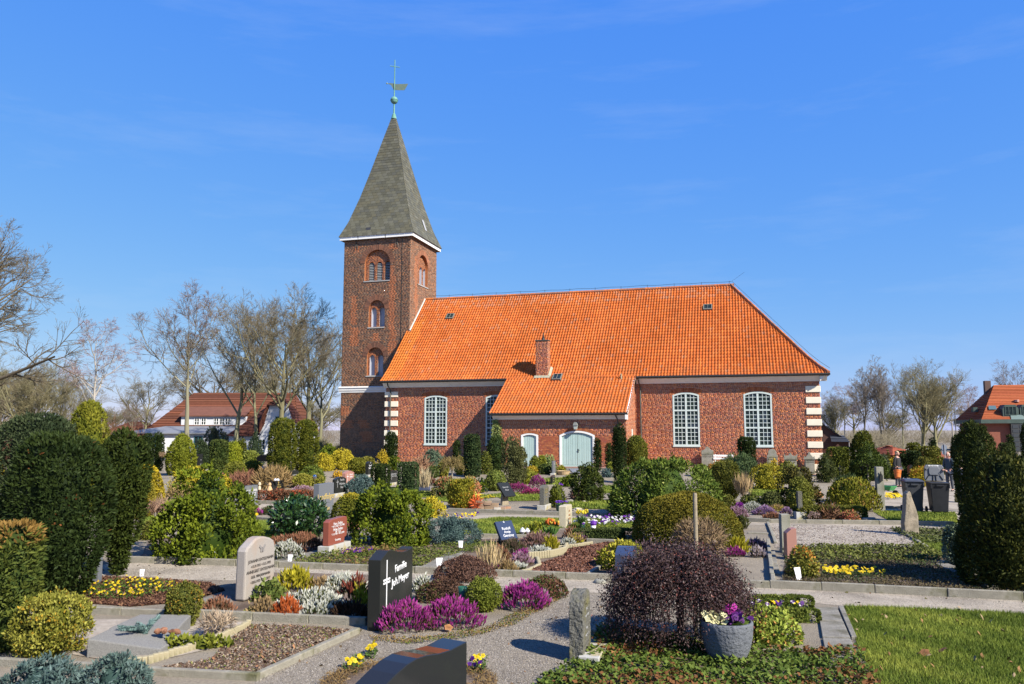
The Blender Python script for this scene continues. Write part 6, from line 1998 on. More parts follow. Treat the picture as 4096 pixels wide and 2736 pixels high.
b.obj('stick', M['black'], t)
B().ball((0, 0, .62), .10, 16).obj('ball', chrome, t, smooth=True)
fig = mat('pale_ceramic', (0.62, 0.52, 0.36), 0.6)
small('angel_figure', 'cream angel figure standing before the red-brown hedge', 'figurine', 1037, 1976, B().lathe([(.09, 0), (.10, .05), (.07, .2), (.06, .3), (.03, .34), (.065, .40), (.06, .47), (.01, .52)], 12), fig)
small('angel_figure', 'tan kneeling figure beside the low black headstone', 'figurine', 1078, 1970, B().lathe([(.12, 0), (.13, .12), (.08, .24), (.05, .28), (.075, .35), (.05, .42), (.01, .44)], 12), mat('tan_ceramic', (0.55, 0.36, 0.18), 0.7))
for i, dx in enumerate((0, 10)):
 small('dove_figure', ['white dove figure on the low black headstone, the left one', 'white dove figure on the low black headstone, the right one'][i], 'figurine', 1100 + dx, 1964, B().lathe([(.02, 0), (.08, .04), (.06, .1), (.01, .13)], 10), M['g_white'], ZA(1925, G(1100, 1964).y) - 0.02, 'doves on the headstone')
small('gnome_figure', 'tiny white and red figure before the orange shrub at the kerb', 'figurine', 1926, 2032, B().lathe([(.09, 0), (.08, .1), (.04, .16), (.055, .2), (.01, .3)], 12), mat('white_red', (0.75, 0.62, 0.6), 0.6))
small('white_duck', 'white duck figure lying by the low box hedge', 'figurine', 3228, 2030, B().lathe([(.02, .0), (.16, .05), (.14, .12), (.05, .17), (.01, .18)], 12), M['g_white'])
small('dove_figure', 'white dove figures among the heather right of the blue plate', 'figurine', 2090, 2172, B().lathe([(.03, 0), (.08, .06), (.05, .12), (.01, .16)], 10).lathe([(.03, 0), (.07, .06), (.04, .11), (.01, .14)], 10, (.12, .05, 0)), M['g_white'], 0.22)
small('black_bowl_stone', 'black bowed stone on top of the white tapering stele', 'gravestone', 1062, 1905, B().prism([(-.45, 0), (.45, 0), (.5, .22), (.2, .34), (-.3, .34), (-.5, .2)], -.08, .12), M['g_black'], ZA(1866, G(1062, 1905).y))
# lantern by the dark cypress
t = thing('grave_lantern', 'small black lantern with yellow panes before the dark cypress', 'lantern', G(2353, 2008))
B().box(-.10, .10, -.10, .10, .0, .03).box(-.10, -.075, -.10, -.075, .03, .30).box(.075, .10, -.10, -.075, .03, .30).box(-.10, -.075, .075, .10, .03, .30).box(.075, .10, .075, .10, .03, .30).lathe([(.15, .30), (.06, .42), (.02, .46)], 8).obj('lantern_frame', M['black'], t)
B().box(-.074, .074, -.074, .074, .03, .29).obj('pane', mat('yellow_pane', (0.55, 0.42, 0.15), 0.3), t)
# plant labels of white card
for i, (px, py, s, lab) in enumerate([(853, 2246, .85, 'white card label on the kerb under the great golden-green cypress'), (1158, 2258, .85, 'white card label at the kerb before the white heather'), (1843, 2200, .9, 'white card label right of the blue juniper'),
          (1758, 2282, 1.1, 'white card label on the slab path behind the brown barberry'), (566, 2316, 0.7, 'white card label beside the yew column foot'), (3198, 2330, 1.25, 'white card label before the orange-green shrub at right')]):
 p = G(px, py)
 t = thing('plant_label', lab, 'plant label', p, R(-10 + 7 * i), 'white card labels on the graves')
 b = B()
 z0_ = 0.05
 b.add([(-.045 * s, 0, z0_), (.045 * s, 0, z0_), (.06 * s, .05, z0_ + .17 * s), (-.06 * s, .05, z0_ + .17 * s), (-.045 * s, .004, z0_), (.045 * s, .004, z0_), (.06 * s, .054, z0_ + .17 * s), (-.06 * s, .054, z0_ + .17 * s)], [(0, 1, 2, 3), (7, 6, 5, 4), (0, 4, 5, 1), (2, 6, 7, 3), (1, 5, 6, 2), (3, 7, 4, 0)])
 b.obj('card', mat('white_card', (0.82, 0.81, 0.84), 0.6), t)
 B().box(-.008, .008, .008, .014, -0.03, z0_ + .05).obj('stake', M['wood'], t)
 text(t, 'Friedhofs-\nverwaltung', 0.02 * s, (0, -0.0005 + .034, z0_ + .125 * s), M['ink_grey'], rx=R(74), ext=0.0002)
# ------------------------------------------------------------------ shrubs
PROFS = {
 'column': [(0, .50), (.08, .78), (.3, 1), (.7, .96), (.9, .78), (.97, .5), (1, .05)],
 'flame': [(0, .45), (.15, .8), (.45, 1), (.75, .92), (.92, .6), (1, .05)],
 'egg': [(0, .70), (.15, .94), (.35, 1), (.6, .86), (.8, .6), (.93, .33), (1, .02)],
 'bullet': [(0, .8), (.2, .96), (.45, 1), (.68, .92), (.85, .68), (.95, .4), (1, .02)],
 'cone': [(0, .8), (.1, 1), (.4, .76), (.7, .42), (.9, .17), (1, .02)],
 'fatcone': [(0, .8), (.1, .96), (.3, 1), (.55, .72), (.75, .45), (.9, .24), (1, .05)],
 'dome': [(0, .92), (.12, 1), (.35, .96), (.6, .82), (.8, .6), (.93, .35), (1, .02)],
 'ball': [(0, .45), (.1, .7), (.25, .9), (.5, 1), (.75, .86), (.9, .58), (.97, .3), (1, .02)],
 'block': [(0, .94), (.1, 1), (.85, 1), (.94, .93), (.985, .7), (1, .0)],
 'vase': [(0, .2), (.15, .42), (.4, .75), (.65, 1), (.85, .85), (.95, .5), (1, .05)],
 'spread': [(0, .85), (.2, 1), (.5, .95), (.75, .75), (.92, .45), (1, .03)],
 'flattop': [(0, .8), (.15, .95), (.5, 1), (.8, .97), (.92, .85), (.98, .55), (1, .02)],
}
LEAF = {   # length, width, outwards, upwards, scatter, cover, shell depth, clumped
 'yew': (0.085, 0.030, 0.7, 0.55, 0.55, 2.0, 0.16, 0),
 'thuja': (0.10, 0.045, 0.55, 0.9, 0.45, 1.9, 0.14, 0),
 'spruce': (0.06, 0.03, 0.8, 0.3, 0.5, 2.0, 0.10, 0),
 'hinoki': (0.08, 0.05, 0.7, 0.5, 0.5, 1.8, 0.1, 0.27),
 'juniper': (0.06, 0.02, 0.7, 0.4, 0.6, 2.0, 0.2, 0.26),
 'gold': (0.11, 0.04, 0.8, 0.25, 0.7, 1.9, 0.2, 0.22),
 'box': (0.032, 0.022, 0.7, 0.2, 0.8, 1.9, 0.12, 0),
 'clip': (0.045, 0.028, 0.8, 0.2, 0.6, 2.0, 0.07, 0),
 'laurel': (0.15, 0.055, 0.75, 0.05, 0.6, 1.9, 0.22, 0),
 'rhodo': (0.15, 0.045, 0.7, 0.35, 0.7, 2.0, 0.16, 0.13),
 'euon': (0.06, 0.035, 0.7, 0.35, 0.7, 1.9, 0.2, 0),
 'boxbig': (0.045, 0.024, 0.6, 0.8, 0.6, 1.7, 0.25, 0.22),
 'blade': (0.30, 0.014, 0.3, 1.5, 0.25, 1.3, 0.85, 0),
 'twiggy': (0.13, 0.012, 0.6, 0.5, 0.8, 1.5, 0.5, 0),
}
def shell(r, prof, H, Rx, Ry, n, square, seed, lump):
 pr = np.array(PROFS[prof])
 tt = np.linspace(0, 1, 200)
 rad = np.interp(tt, pr[:, 0], pr[:, 1])
 dr = np.gradient(rad, tt)
 Rm = (Rx + Ry) / 2
 wgt = rad * np.sqrt((dr * Rm) ** 2 + H ** 2) + 1e-6
 cdf = np.cumsum(wgt) / wgt.sum()
 t = np.interp(r.uniform(0, 1, n), cdf, tt)
 a = r.uniform(0, 2 * np.pi, n)
 rr = np.interp(t, tt, rad)
 d_ = np.interp(t, tt, dr)
 ca, sa = np.cos(a), np.sin(a)
 k = 1.0
 if square:
  k = 1 / (np.abs(ca) ** square + np.abs(sa) ** square) ** (1 / square)
 X, Y_, Z = rr * ca * k * Rx, rr * sa * k * Ry, t * H
 N = unit(np.stack([ca / Rx * Rm, sa / Ry * Rm, -d_ * Rm / H], 1))
 if square:
  ax = np.abs(ca) > np.abs(sa)
  N[:, 0] = np.where(ax, np.sign(ca), 0.15 * ca)
  N[:, 1] = np.where(ax, 0.15 * sa, np.sign(sa))
  N = unit(N)
 P = np.stack([X, Y_, Z], 1)
 if lump:
  f = r.normal(0, 1, (7, 3)) * 2.6 / Rm
  ph = r.uniform(0, 6.3, 7)
  q = sum(np.sin(P @ f[i] + ph[i]) for i in range(7)) / 7 * 1.9
  f2 = r.normal(0, 1, (6, 3)) * 7 / Rm
  q2 = sum(np.sin(P @ f2[i] + ph[i]) for i in range(6)) / 6 * 1.4
  P = P + N * (q * 0.65 + q2 * 0.35)[:, None] * lump * Rm
 area_ = 2 * np.pi * Rm * np.sum(rad * np.sqrt((dr * Rm / H) ** 2 + 1)) * (tt[1] - tt[0]) * H
 return P, N, t, area_
def foliage_mesh(seed, prof, leaf, H, Rx, Ry, c1, c2, Y, square=0, lump=0.10, c3=None, p3=0.0, tip=1.25, cover=1.0, mt='leaf', topc=None, cap=34000):
 r = np.random.default_rng(seed)
 l, w, ow, up, sc, cov, dep, clump = LEAF[leaf]
 px = Y / 801.0
 s = max(1.0, 1.9 * px / l, 1.0 * px / w * 0.8)
 l, w = l * s, w * s
 _, _, _, A = shell(r, prof, H, Rx, Ry, 8, square, seed, 0)
 n = int(min(cap, max(220, cov * cover * A / (l * w * 0.5))))
 if clump:
  rc = clump * min(Rx, Ry, H) * 1.0
  rc = max(rc, l * 0.9)
  K = int(min(500, max(14, 1.7 * A / (rc * rc * 2.2))))
  Pc, Nc, tcl, _ = shell(r, prof, H - rc * 0.5, max(Rx - rc * .6, Rx * .5), max(Ry - rc * .6, Ry * .5), K, square, seed, lump)
  rcs = rc * r.uniform(0.6, 1.25, K)
  i = r.integers(0, K, n)
  D0 = unit(r.normal(0, 1, (n, 3)) + Nc[i] * 0.9 + np.array([0, 0, 0.25]))
  P = Pc[i] + D0 * (rcs[i] * r.uniform(0.62, 1.0, n))[:, None]
  N = D0
  t = tcl[i]
  cl = r.uniform(-0.3, 0.3, K)[i]
 else:
  P, N, t, _ = shell(r, prof, H, Rx, Ry, n, square, seed, lump)
  P = P - N * (r.uniform(0, 1, n) ** 1.6 * dep * min(Rx, Ry))[:, None]
  f = r.normal(0, 1, (3, 3)) * 5
  cl = 0.3 * np.sin(P @ f[0] + 1) * np.sin(P @ f[1] + 2)
 if leaf not in ('clip', 'twiggy', 'blade'):
  # hollows between the sprays, and shoots that stand out of the outline
  g = r.normal(0, 1, (4, 3)) * 5.5 / (0.4 + min(Rx, Ry))
  ph = r.uniform(0, 6.3, 4)
  q = sum(np.sin(P @ g[i_] + ph[i_]) for i_ in range(4)) / 4
  kp = (q > -0.40) | (r.uniform(0, 1, n) < 0.25)
  P, N, t = P[kp], N[kp], t[kp]
  cl = cl[kp]
  ns_ = int(min(140, len(P) / 45))
  i_ = r.integers(0, len(P), ns_)
  sd = unit(N[i_] * 0.7 + np.array([0, 0, 0.7]) + r.normal(0, 0.3, (ns_, 3)))
  Ls = r.uniform(0.06, 0.20, ns_) * min(Rx, Ry, 1.0)
  per = 7
  f = np.tile(np.linspace(0.0, 1, per), ns_)
  Pa = P[np.repeat(i_, per)] + sd[np.repeat(np.arange(ns_), per)] * (f * Ls[np.repeat(np.arange(ns_), per)])[:, None]
  P = np.concatenate([P, Pa])
  N = np.concatenate([N, sd[np.repeat(np.arange(ns_), per)]])
  t = np.concatenate([t, t[np.repeat(i_, per)]])
  cl = np.concatenate([cl, cl[np.repeat(i_, per)] + 0.1])
  n = len(P)
 D = unit(N * ow + np.array([0, 0, up]) + r.normal(0, sc, (n, 3)))
 S = unit(np.cross(D, N + r.normal(0, 0.45, (n, 3))))
 m = np.clip(r.uniform(0, 1, n) * 0.7 + 0.15 + cl, 0, 1)
 c = mixc(c1, c2, m)
 if c3 is not None:
  g = r.normal(0, 1, (2, 3)) * 4
  k = r.uniform(0, 1, n) < p3 * (1 + 0.9 * np.sin(P @ g[0]) + 0.6 * np.sin(P @ g[1]))
  c[k] = np.array(c3) * r.uniform(0.8, 1.2, (k.sum(), 1))
 if topc is not None:
  k = (t > 0.82) & (r.uniform(0, 1, n) < (t - 0.78) * 5)
  c[k] = np.array(topc) * r.uniform(0.8, 1.2, (k.sum(), 1))
 P[:, 2] = np.maximum(P[:, 2], 0.01)
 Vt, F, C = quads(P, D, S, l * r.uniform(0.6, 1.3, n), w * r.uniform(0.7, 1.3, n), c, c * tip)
 # the twiggy inside of the bush
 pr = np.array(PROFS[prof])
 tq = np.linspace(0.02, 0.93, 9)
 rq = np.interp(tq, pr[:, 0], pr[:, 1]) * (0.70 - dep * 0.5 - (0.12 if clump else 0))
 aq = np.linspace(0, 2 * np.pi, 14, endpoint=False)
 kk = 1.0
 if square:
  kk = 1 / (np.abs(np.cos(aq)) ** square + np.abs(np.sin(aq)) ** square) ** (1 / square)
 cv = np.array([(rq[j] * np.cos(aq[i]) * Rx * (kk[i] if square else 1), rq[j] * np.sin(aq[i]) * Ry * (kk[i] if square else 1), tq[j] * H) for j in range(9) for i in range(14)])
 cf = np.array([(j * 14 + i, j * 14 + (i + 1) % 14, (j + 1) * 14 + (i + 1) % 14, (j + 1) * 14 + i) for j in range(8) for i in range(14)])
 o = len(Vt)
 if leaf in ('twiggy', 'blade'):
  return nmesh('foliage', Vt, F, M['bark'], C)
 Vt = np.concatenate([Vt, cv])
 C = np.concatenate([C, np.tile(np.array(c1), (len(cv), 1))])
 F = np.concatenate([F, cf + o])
 return nmesh('foliage', Vt, F, M[mt], C)
GROUPS = {}
_seed = [100]
def shrub(name, label, px, pyb, wpx, pyt, prof, leaf, c1, c2, Y=None, depth=1.0, cat='shrub', stem=True, rz=0.0, x_axis=None, **kw):
 _seed[0] += 1
 if Y is None:
  p = G(px, pyb)
  k = MPP(p.y)
  rx = wpx * k / 2
  d = Vector((p.x, p.y, 0)).normalized()
  c = p + d * rx * depth * 0.72
  k = MPP(c.y)
  rx = wpx * k / 2
 else:
  c = GD(px, Y)
  k = MPP(Y)
  rx = wpx * k / 2
 c.z = terrain(c.x, c.y)
 H = max(0.12, ZA(pyt, c.y) - c.z)
 kind = name.replace('_', ' ')
 t = thing(name, label, cat, c, rz, kw.pop('group', None) or (kind + ' plants of the churchyard'))
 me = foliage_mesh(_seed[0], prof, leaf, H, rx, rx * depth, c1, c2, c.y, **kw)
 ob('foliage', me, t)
 if stem:
  B().tube([(0, 0, 0), (0.02, 0, H * 0.3), (0, 0.02, H * 0.6)], [max(0.02, rx * 0.10), max(0.015, rx * 0.07), max(0.01, rx * 0.03)], 6).obj('stem', M['wood'], t)
 return t
YEW = ((0.011, 0.021, 0.005), (0.032, 0.048, 0.010))
YEWB = ((0.032, 0.046, 0.007), (0.13, 0.13, 0.014))
THU = ((0.055, 0.07, 0.010), (0.15, 0.155, 0.020))
HIN = ((0.024, 0.044, 0.005), (0.15, 0.18, 0.013))
BOXC = ((0.05, 0.065, 0.010), (0.14, 0.15, 0.025))
GOLD = ((0.24, 0.19, 0.012), (0.44, 0.36, 0.03))
BLUE = ((0.035, 0.065, 0.06), (0.10, 0.145, 0.135))
LIME = ((0.09, 0.115, 0.012), (0.20, 0.22, 0.03))
BRN = ((0.09, 0.045, 0.028), (0.17, 0.085, 0.05))
def sh(*a, **k):
 return shrub(*a, **k)
# --- big dark yews and clipped hedge at left
sh('yew', 'huge dark green yew filling the left edge behind the yellow box bush', 205, 2405, 380, 1738, 'column', 'yew', *YEW, lump=0.17, depth=0.9, c3=(0.16, 0.06, 0.02), p3=0.006)
sh('yew', 'bluish dark yew whose feathery top shows above the huge left yew', 120, 2250, 300, 1664, 'flattop', 'yew', (0.018, 0.031, 0.013), (0.05, 0.066, 0.028), lump=0.2)
sh('yew', 'dark vase-shaped yew column with narrow foot beside the sand path', 472, 2312, 205, 1716, 'vase', 'yew', (0.014, 0.025, 0.005), (0.045, 0.06, 0.010), lump=0.12, cover=1.1)
sh('thuja', 'golden green egg-shaped thuja rising behind the dark yews', 376, 1990, 172, 1597, 'bullet', 'thuja', (0.085, 0.10, 0.010), (0.21, 0.20, 0.022), Y=27, lump=0.05, depth=0.9)
sh('clipped_hedge', 'clipped dark hedge block with browned top at the lower left edge', 20, 2612, 190, 2096, 'block', 'yew', (0.035, 0.055, 0.012), (0.10, 0.115, 0.02), square=4, lump=0.05, topc=(0.17, 0.10, 0.025), depth=0.8)
sh('box_bush', 'bushy yellow-green box bush at lower left', 200, 2645, 270, 2376, 'ball', 'boxbig', (0.085, 0.09, 0.010), (0.29, 0.27, 0.05), lump=0.16, c3=(0.30, 0.19, 0.02), p3=0.07, cover=1.1)
sh('box_bush', 'small upright box bush on the grave before the pink headstone', 730, 2512, 135, 2332, 'flame', 'box', (0.05, 0.06, 0.010), (0.17, 0.165, 0.03), lump=0.2, c3=(0.30, 0.17, 0.02), p3=0.08)
sh('thuja', 'golden thuja strip cut off by the left edge', -30, 1990, 130, 1730, 'egg', 'thuja', (0.22, 0.18, 0.012), (0.36, 0.28, 0.03), Y=33)
# --- second row left
sh('hinoki_cypress', 'great dark golden-green hinoki cypress left of the pink headstone', 815, 2250, 400, 1872, 'fatcone', 'hinoki', *HIN, lump=0.16, cover=1.35, depth=0.9)
sh('hinoki_cypress', 'side spike of young hinoki cypress at the right of the great one', 985, 2200, 70, 1962, 'cone', 'hinoki', *HIN, lump=0.15)
sh('hinoki_cypress', 'broad round hinoki cypress in the middle beside the red headstone', 1562, 2192, 300, 1932, 'dome', 'hinoki', *HIN, lump=0.16, cover=1.35, depth=0.9)
sh('cherry_laurel', 'glossy dark cherry laurel before the gold lettered stone', 1192, 2156, 222, 1988, 'ball', 'laurel', (0.012, 0.036, 0.010), (0.035, 0.075, 0.018), lump=0.10, mt='gloss', cover=1.1)
sh('clipped_mound', 'golden topped clipped mound left of the round hinoki cypress', 1402, 2104, 150, 1972, 'dome', 'clip', (0.05, 0.065, 0.008), (0.13, 0.13, 0.015), lump=0.05, topc=(0.27, 0.22, 0.02))
sh('golden_cypress', 'low golden cypress at the right of the round hinoki cypress', 1722, 2072, 112, 1996, 'dome', 'gold', *GOLD, lump=0.10)
sh('blue_juniper', 'spreading blue juniper right of the round hinoki cypress', 1805, 2178, 220, 2078, 'spread', 'juniper', *BLUE, lump=0.18, depth=0.8)
sh('blue_juniper', 'blue-grey juniper behind the block-shaped yew', 1440, 1986, 118, 1912, 'spread', 'juniper', *BLUE, lump=0.18)
sh('block_yew', 'small block-clipped dark yew, the left of two', 1520, 1980, 64, 1858, 'block', 'clip', *YEW, square=5, lump=0.04)
sh('block_yew', 'larger block-clipped dark yew, the right of two', 1632, 2000, 74, 1850, 'block', 'clip', (0.02, 0.038, 0.014), (0.055, 0.08, 0.028), square=5, lump=0.05)
sh('golden_hedge', 'rounded golden clipped hedge beyond the vase-shaped yew', 620, 1998, 124, 1855, 'dome', 'clip', (0.15, 0.12, 0.008), (0.33, 0.25, 0.02), Y=27, topc=(0.46, 0.34, 0.02), lump=0.04)
sh('golden_hedge', 'olive bush in front of the rounded golden hedge', 596, 2010, 96, 1902, 'ball', 'clip', (0.14, 0.12, 0.012), (0.26, 0.21, 0.03), Y=25.5, lump=0.08)
sh('golden_cypress', 'bright golden thread cypress left of the great cypress tip', 760, 1980, 150, 1884, 'spread', 'gold', *GOLD, lump=0.2)
sh('golden_cypress', 'golden thread cypress right of the great cypress tip', 895, 1985, 62, 1902, 'dome', 'gold', *GOLD, lump=0.2)
sh('brown_shrub', 'brown leafless low shrub under the bright golden cypress', 720, 2002, 110, 1950, 'dome', 'twiggy', (0.16, 0.11, 0.05), (0.25, 0.18, 0.08), stem=False)
sh('dwarf_spruce', 'bright green dwarf spruce cone before the white house', 722, 1902, 112, 1735, 'egg', 'spruce', (0.10, 0.12, 0.010), (0.19, 0.20, 0.02), lump=0.07)
sh('slim_yew', 'slim dark yew, first from the left by the white porch', 583, 1860, 32, 1757, 'column', 'yew', *YEW, Y=56)
sh('slim_yew', 'slim dark yew, second from the left by the white porch', 611, 1862, 34, 1737, 'column', 'yew', *YEW, Y=57)
sh('slim_yew', 'slim dark yew, third from the left by the white porch', 654, 1868, 38, 1730, 'column', 'yew', *YEW, Y=54)
sh('yew_column', 'dark clipped yew column beside the bright green thuja', 872, 1906, 64, 1762, 'block', 'clip', (0.03, 0.05, 0.012), (0.085, 0.10, 0.022), lump=0.03)
sh('thuja', 'bright lime green thuja behind the round clipped bush', 930, 1880, 64, 1765, 'bullet', 'thuja', (0.12, 0.15, 0.010), (0.24, 0.25, 0.02), lump=0.04)
sh('clipped_ball', 'round clipped bush next to the dark green headstone', 940, 1920, 84, 1849, 'ball', 'clip', (0.08, 0.09, 0.012), (0.17, 0.17, 0.025), lump=0.04)
sh('slim_yew', 'slim golden green yew before the white gable', 965, 1866, 28, 1757, 'column', 'yew', *YEWB)
sh('clipped_ball', 'round olive clipped bush left of the white tapering stele', 1010, 1904, 72, 1845, 'ball', 'clip', (0.08, 0.09, 0.012), (0.18, 0.17, 0.025), lump=0.05)
sh('rhododendron', 'lime tinted rhododendron behind the round olive bush', 1000, 1868, 66, 1806, 'dome', 'rhodo', (0.09, 0.11, 0.012), (0.22, 0.24, 0.05))
sh('bare_pine', 'loose grey-green pine before the teal framed windows', 872, 1850, 100, 1703, 'dome', 'juniper', (0.045, 0.055, 0.03), (0.10, 0.11, 0.06), Y=72, lump=0.3, cover=0.5)
sh('dark_conifer', 'dark loose conifer left of the tall yew columns', 1035, 1850, 70, 1725, 'cone', 'yew', (0.022, 0.036, 0.018), (0.05, 0.07, 0.035), Y=62, cover=0.8, lump=0.2)
sh('dark_conifer', 'dark round conifer between porch and yew column', 822, 1860, 60, 1762, 'dome', 'yew', (0.022, 0.036, 0.015), (0.05, 0.07, 0.03), Y=60, lump=0.15)
sh('yew_column', 'broad tall golden-tipped yew column, the left of the tall pair', 1126, 1916, 108, 1674, 'column', 'yew', *YEWB, lump=0.08, tip=1.5)
sh('yew_column', 'tall golden-tipped yew column, the right of the tall pair', 1222, 1908, 94, 1682, 'column', 'yew', *YEWB, lump=0.07, tip=1.5)
sh('clipped_ball', 'straw green round bush left under the tall yew pair', 1208, 1954, 74, 1898, 'ball', 'clip', (0.15, 0.145, 0.02), (0.28, 0.25, 0.045), lump=0.05)
sh('clipped_ball', 'smaller straw green round bush right of the chrome ball', 1266, 1944, 54, 1899, 'ball', 'clip', (0.13, 0.135, 0.018), (0.25, 0.23, 0.04), lump=0.05)
sh('golden_cypress', 'golden cypress mound at the right foot of the tall yew pair', 1292, 1886, 74, 1813, 'dome', 'gold', *GOLD, lump=0.2)
sh('golden_cypress', 'big golden cypress mound below the church tower', 1372, 1880, 104, 1800, 'dome', 'gold', *GOLD, lump=0.2)
sh('dark_conifer', 'dark conifer behind the golden mounds at the tower foot', 1325, 1846, 62, 1776, 'egg', 'hinoki', *HIN, Y=56)
sh('clipped_ball', 'olive round bush below the tower corner', 1430, 1902, 72, 1833, 'ball', 'clip', (0.085, 0.09, 0.010), (0.18, 0.17, 0.02), lump=0.05)
sh('clipped_ball', 'olive bush half hidden behind the narrow dark stele', 1482, 1894, 50, 1828, 'ball', 'clip', (0.11, 0.105, 0.015), (0.20, 0.18, 0.03), Y=45.5, lump=0.06)
sh('juniper', 'green juniper spreading below the left golden mound', 1262, 1934, 90, 1870, 'spread', 'juniper', (0.06, 0.085, 0.012), (0.13, 0.16, 0.025), Y=39, lump=0.2)
sh('golden_cypress', 'golden cone cypress before the tall yew at the church corner', 1530, 1868, 50, 1800, 'cone', 'gold', (0.26, 0.18, 0.010), (0.44, 0.32, 0.03), lump=0.15)
sh('yew_column', 'tall dark yew standing before the left corner quoins', 1563, 1858, 47, 1730, 'column', 'yew', *YEW, lump=0.07)
sh('dark_conifer', 'dark bush under the tall yew at the left church corner', 1576, 1884, 48, 1828, 'ball', 'hinoki', *HIN, lump=0.2)
sh('golden_bush', 'orange-gold dwarf bush left of the rose granite stone', 1352, 1912, 36, 1886, 'dome', 'gold', (0.40, 0.22, 0.015), (0.55, 0.34, 0.03))
sh('brown_shrub', 'red-brown leafless shrub behind the block yews', 1682, 1912, 84, 1842, 'dome', 'twiggy', (0.22, 0.12, 0.07), (0.34, 0.20, 0.12), stem=False, cover=1.6)
sh('brown_shrub', 'brown spiraea between the dark green and white stones', 972, 1956, 138, 1904, 'dome', 'twiggy', (0.12, 0.055, 0.035), (0.20, 0.095, 0.06), stem=False, cover=2.0)
sh('brown_shrub', 'tall olive-brown spiraea around the white tapering stele', 1090, 1958, 140, 1878, 'dome', 'twiggy', (0.18, 0.12, 0.05), (0.27, 0.18, 0.08), stem=False, cover=1.6)
sh('low_hedge', 'low red-brown heath hedge before the blue-grey headstone', 1136, 2012, 232, 1962, 'flattop', 'euon', (0.085, 0.045, 0.025), (0.18, 0.085, 0.045), depth=0.32, c3=(0.34, 0.07, 0.03), p3=0.12, lump=0.06, stem=False)
# --- before the church, middle
sh('weeping_cedar', 'blue-green weeping cedar below the first church window', 1732, 1884, 84, 1806, 'dome', 'juniper', (0.055, 0.085, 0.05), (0.13, 0.17, 0.11), lump=0.25)
sh('clipped_ball', 'dark green ball under the white and green watering can shelf', 1730, 1914, 44, 1866, 'ball', 'clip', (0.035, 0.055, 0.012), (0.09, 0.11, 0.025))
sh('golden_cypress', 'yellow feathery cypress right of the umbrella tree', 1842, 1900, 40, 1834, 'flattop', 'gold', (0.30, 0.26, 0.015), (0.50, 0.44, 0.04), lump=0.15)
sh('olive_bush', 'olive bush between the dark ball and the umbrella stem', 1772, 1908, 40, 1846, 'ball', 'clip', (0.09, 0.10, 0.012), (0.20, 0.18, 0.03), lump=0.15)
sh('slim_yew', 'thin dark yew in the annex shadow on the brick wall', 1830, 1850, 24, 1763, 'column', 'yew', *YEW, Y=50)
sh('block_yew', 'tall dark clipped yew pillar left of the annex corner', 1888, 1910, 58, 1739, 'block', 'clip', (0.018, 0.034, 0.012), (0.05, 0.072, 0.022), lump=0.05)
sh('yew_column', 'dark yew before the ivy covered annex corner', 1986, 1890, 64, 1741, 'flame', 'yew', (0.022, 0.042, 0.012), (0.065, 0.09, 0.022), lump=0.08)
sh('juniper', 'tall two-lobed olive juniper left of the small door', 2050, 1945, 78, 1750, 'flame', 'juniper', (0.055, 0.06, 0.022), (0.12, 0.125, 0.045), lump=0.15)
sh('juniper', 'lower right lobe of olive juniper overlapping the small door', 2078, 1942, 52, 1785, 'flame', 'juniper', (0.06, 0.065, 0.022), (0.13, 0.13, 0.045), lump=0.15)
sh('olive_bush', 'low olive yew in the shade between the dark pillars', 1942, 1898, 40, 1806, 'spread', 'juniper', (0.05, 0.065, 0.012), (0.14, 0.15, 0.025), lump=0.2)
sh('box_bush', 'bright green rounded box left of the magenta heather', 1982, 1966, 78, 1880, 'ball', 'euon', (0.075, 0.10, 0.015), (0.19, 0.21, 0.045), lump=0.10)
sh('dark_conifer', 'small dark cone conifer behind the pieris', 1926, 1972, 44, 1904, 'cone', 'hinoki', *HIN)
sh('pieris', 'red-budded pieris bush under the umbrella tree', 1782, 1992, 112, 1908, 'dome', 'euon', (0.065, 0.085, 0.018), (0.21, 0.19, 0.06), c3=(0.38, 0.13, 0.07), p3=0.30, lump=0.10)
sh('pieris', 'cream and red pieris bush right of the golden-green thuja', 1878, 1976, 90, 1907, 'dome', 'euon', (0.10, 0.11, 0.025), (0.30, 0.24, 0.09), c3=(0.46, 0.18, 0.09), p3=0.35, lump=0.10)
sh('thuja', 'golden-green thuja with orange patches at the kerb', 1843, 2036, 94, 1920, 'flattop', 'thuja', (0.11, 0.11, 0.010), (0.26, 0.23, 0.025), c3=(0.36, 0.19, 0.02), p3=0.14, lump=0.13)
sh('orange_grass', 'orange-red tufted shrub beside the golden-green thuja', 1903, 2036, 30, 1992, 'cone', 'twiggy', (0.40, 0.07, 0.02), (0.55, 0.12, 0.04), stem=False, cover=3)
sh('dry_grass', 'pale dry ornamental grass left of the pieris bush', 1695, 1964, 50, 1946, 'vase', 'blade', (0.30, 0.24, 0.14), (0.44, 0.36, 0.22), stem=False, cover=1)
sh('dwarf_spruce', 'pointed green dwarf spruce right under the small door', 2140, 1884, 40, 1825, 'egg', 'spruce', (0.08, 0.10, 0.012), (0.17, 0.18, 0.025))
sh('dwarf_spruce', 'lime green dwarf spruce behind the pointed one', 2166, 1880, 34, 1822, 'egg', 'spruce', (0.12, 0.14, 0.012), (0.22, 0.22, 0.03))
sh('box_bush', 'dark green clipped box right of the pointed spruce', 2180, 1898, 54, 1857, 'dome', 'clip', (0.03, 0.05, 0.012), (0.08, 0.10, 0.022))
sh('rhododendron', 'pale green rhododendron before the brick between the doors', 2194, 1876, 54, 1824, 'dome', 'rhodo', (0.11, 0.15, 0.05), (0.24, 0.28, 0.10))
sh('golden_bush', 'orange-gold low bush below the small door', 2130, 1898, 48, 1868, 'dome', 'gold', (0.26, 0.19, 0.015), (0.40, 0.28, 0.03))
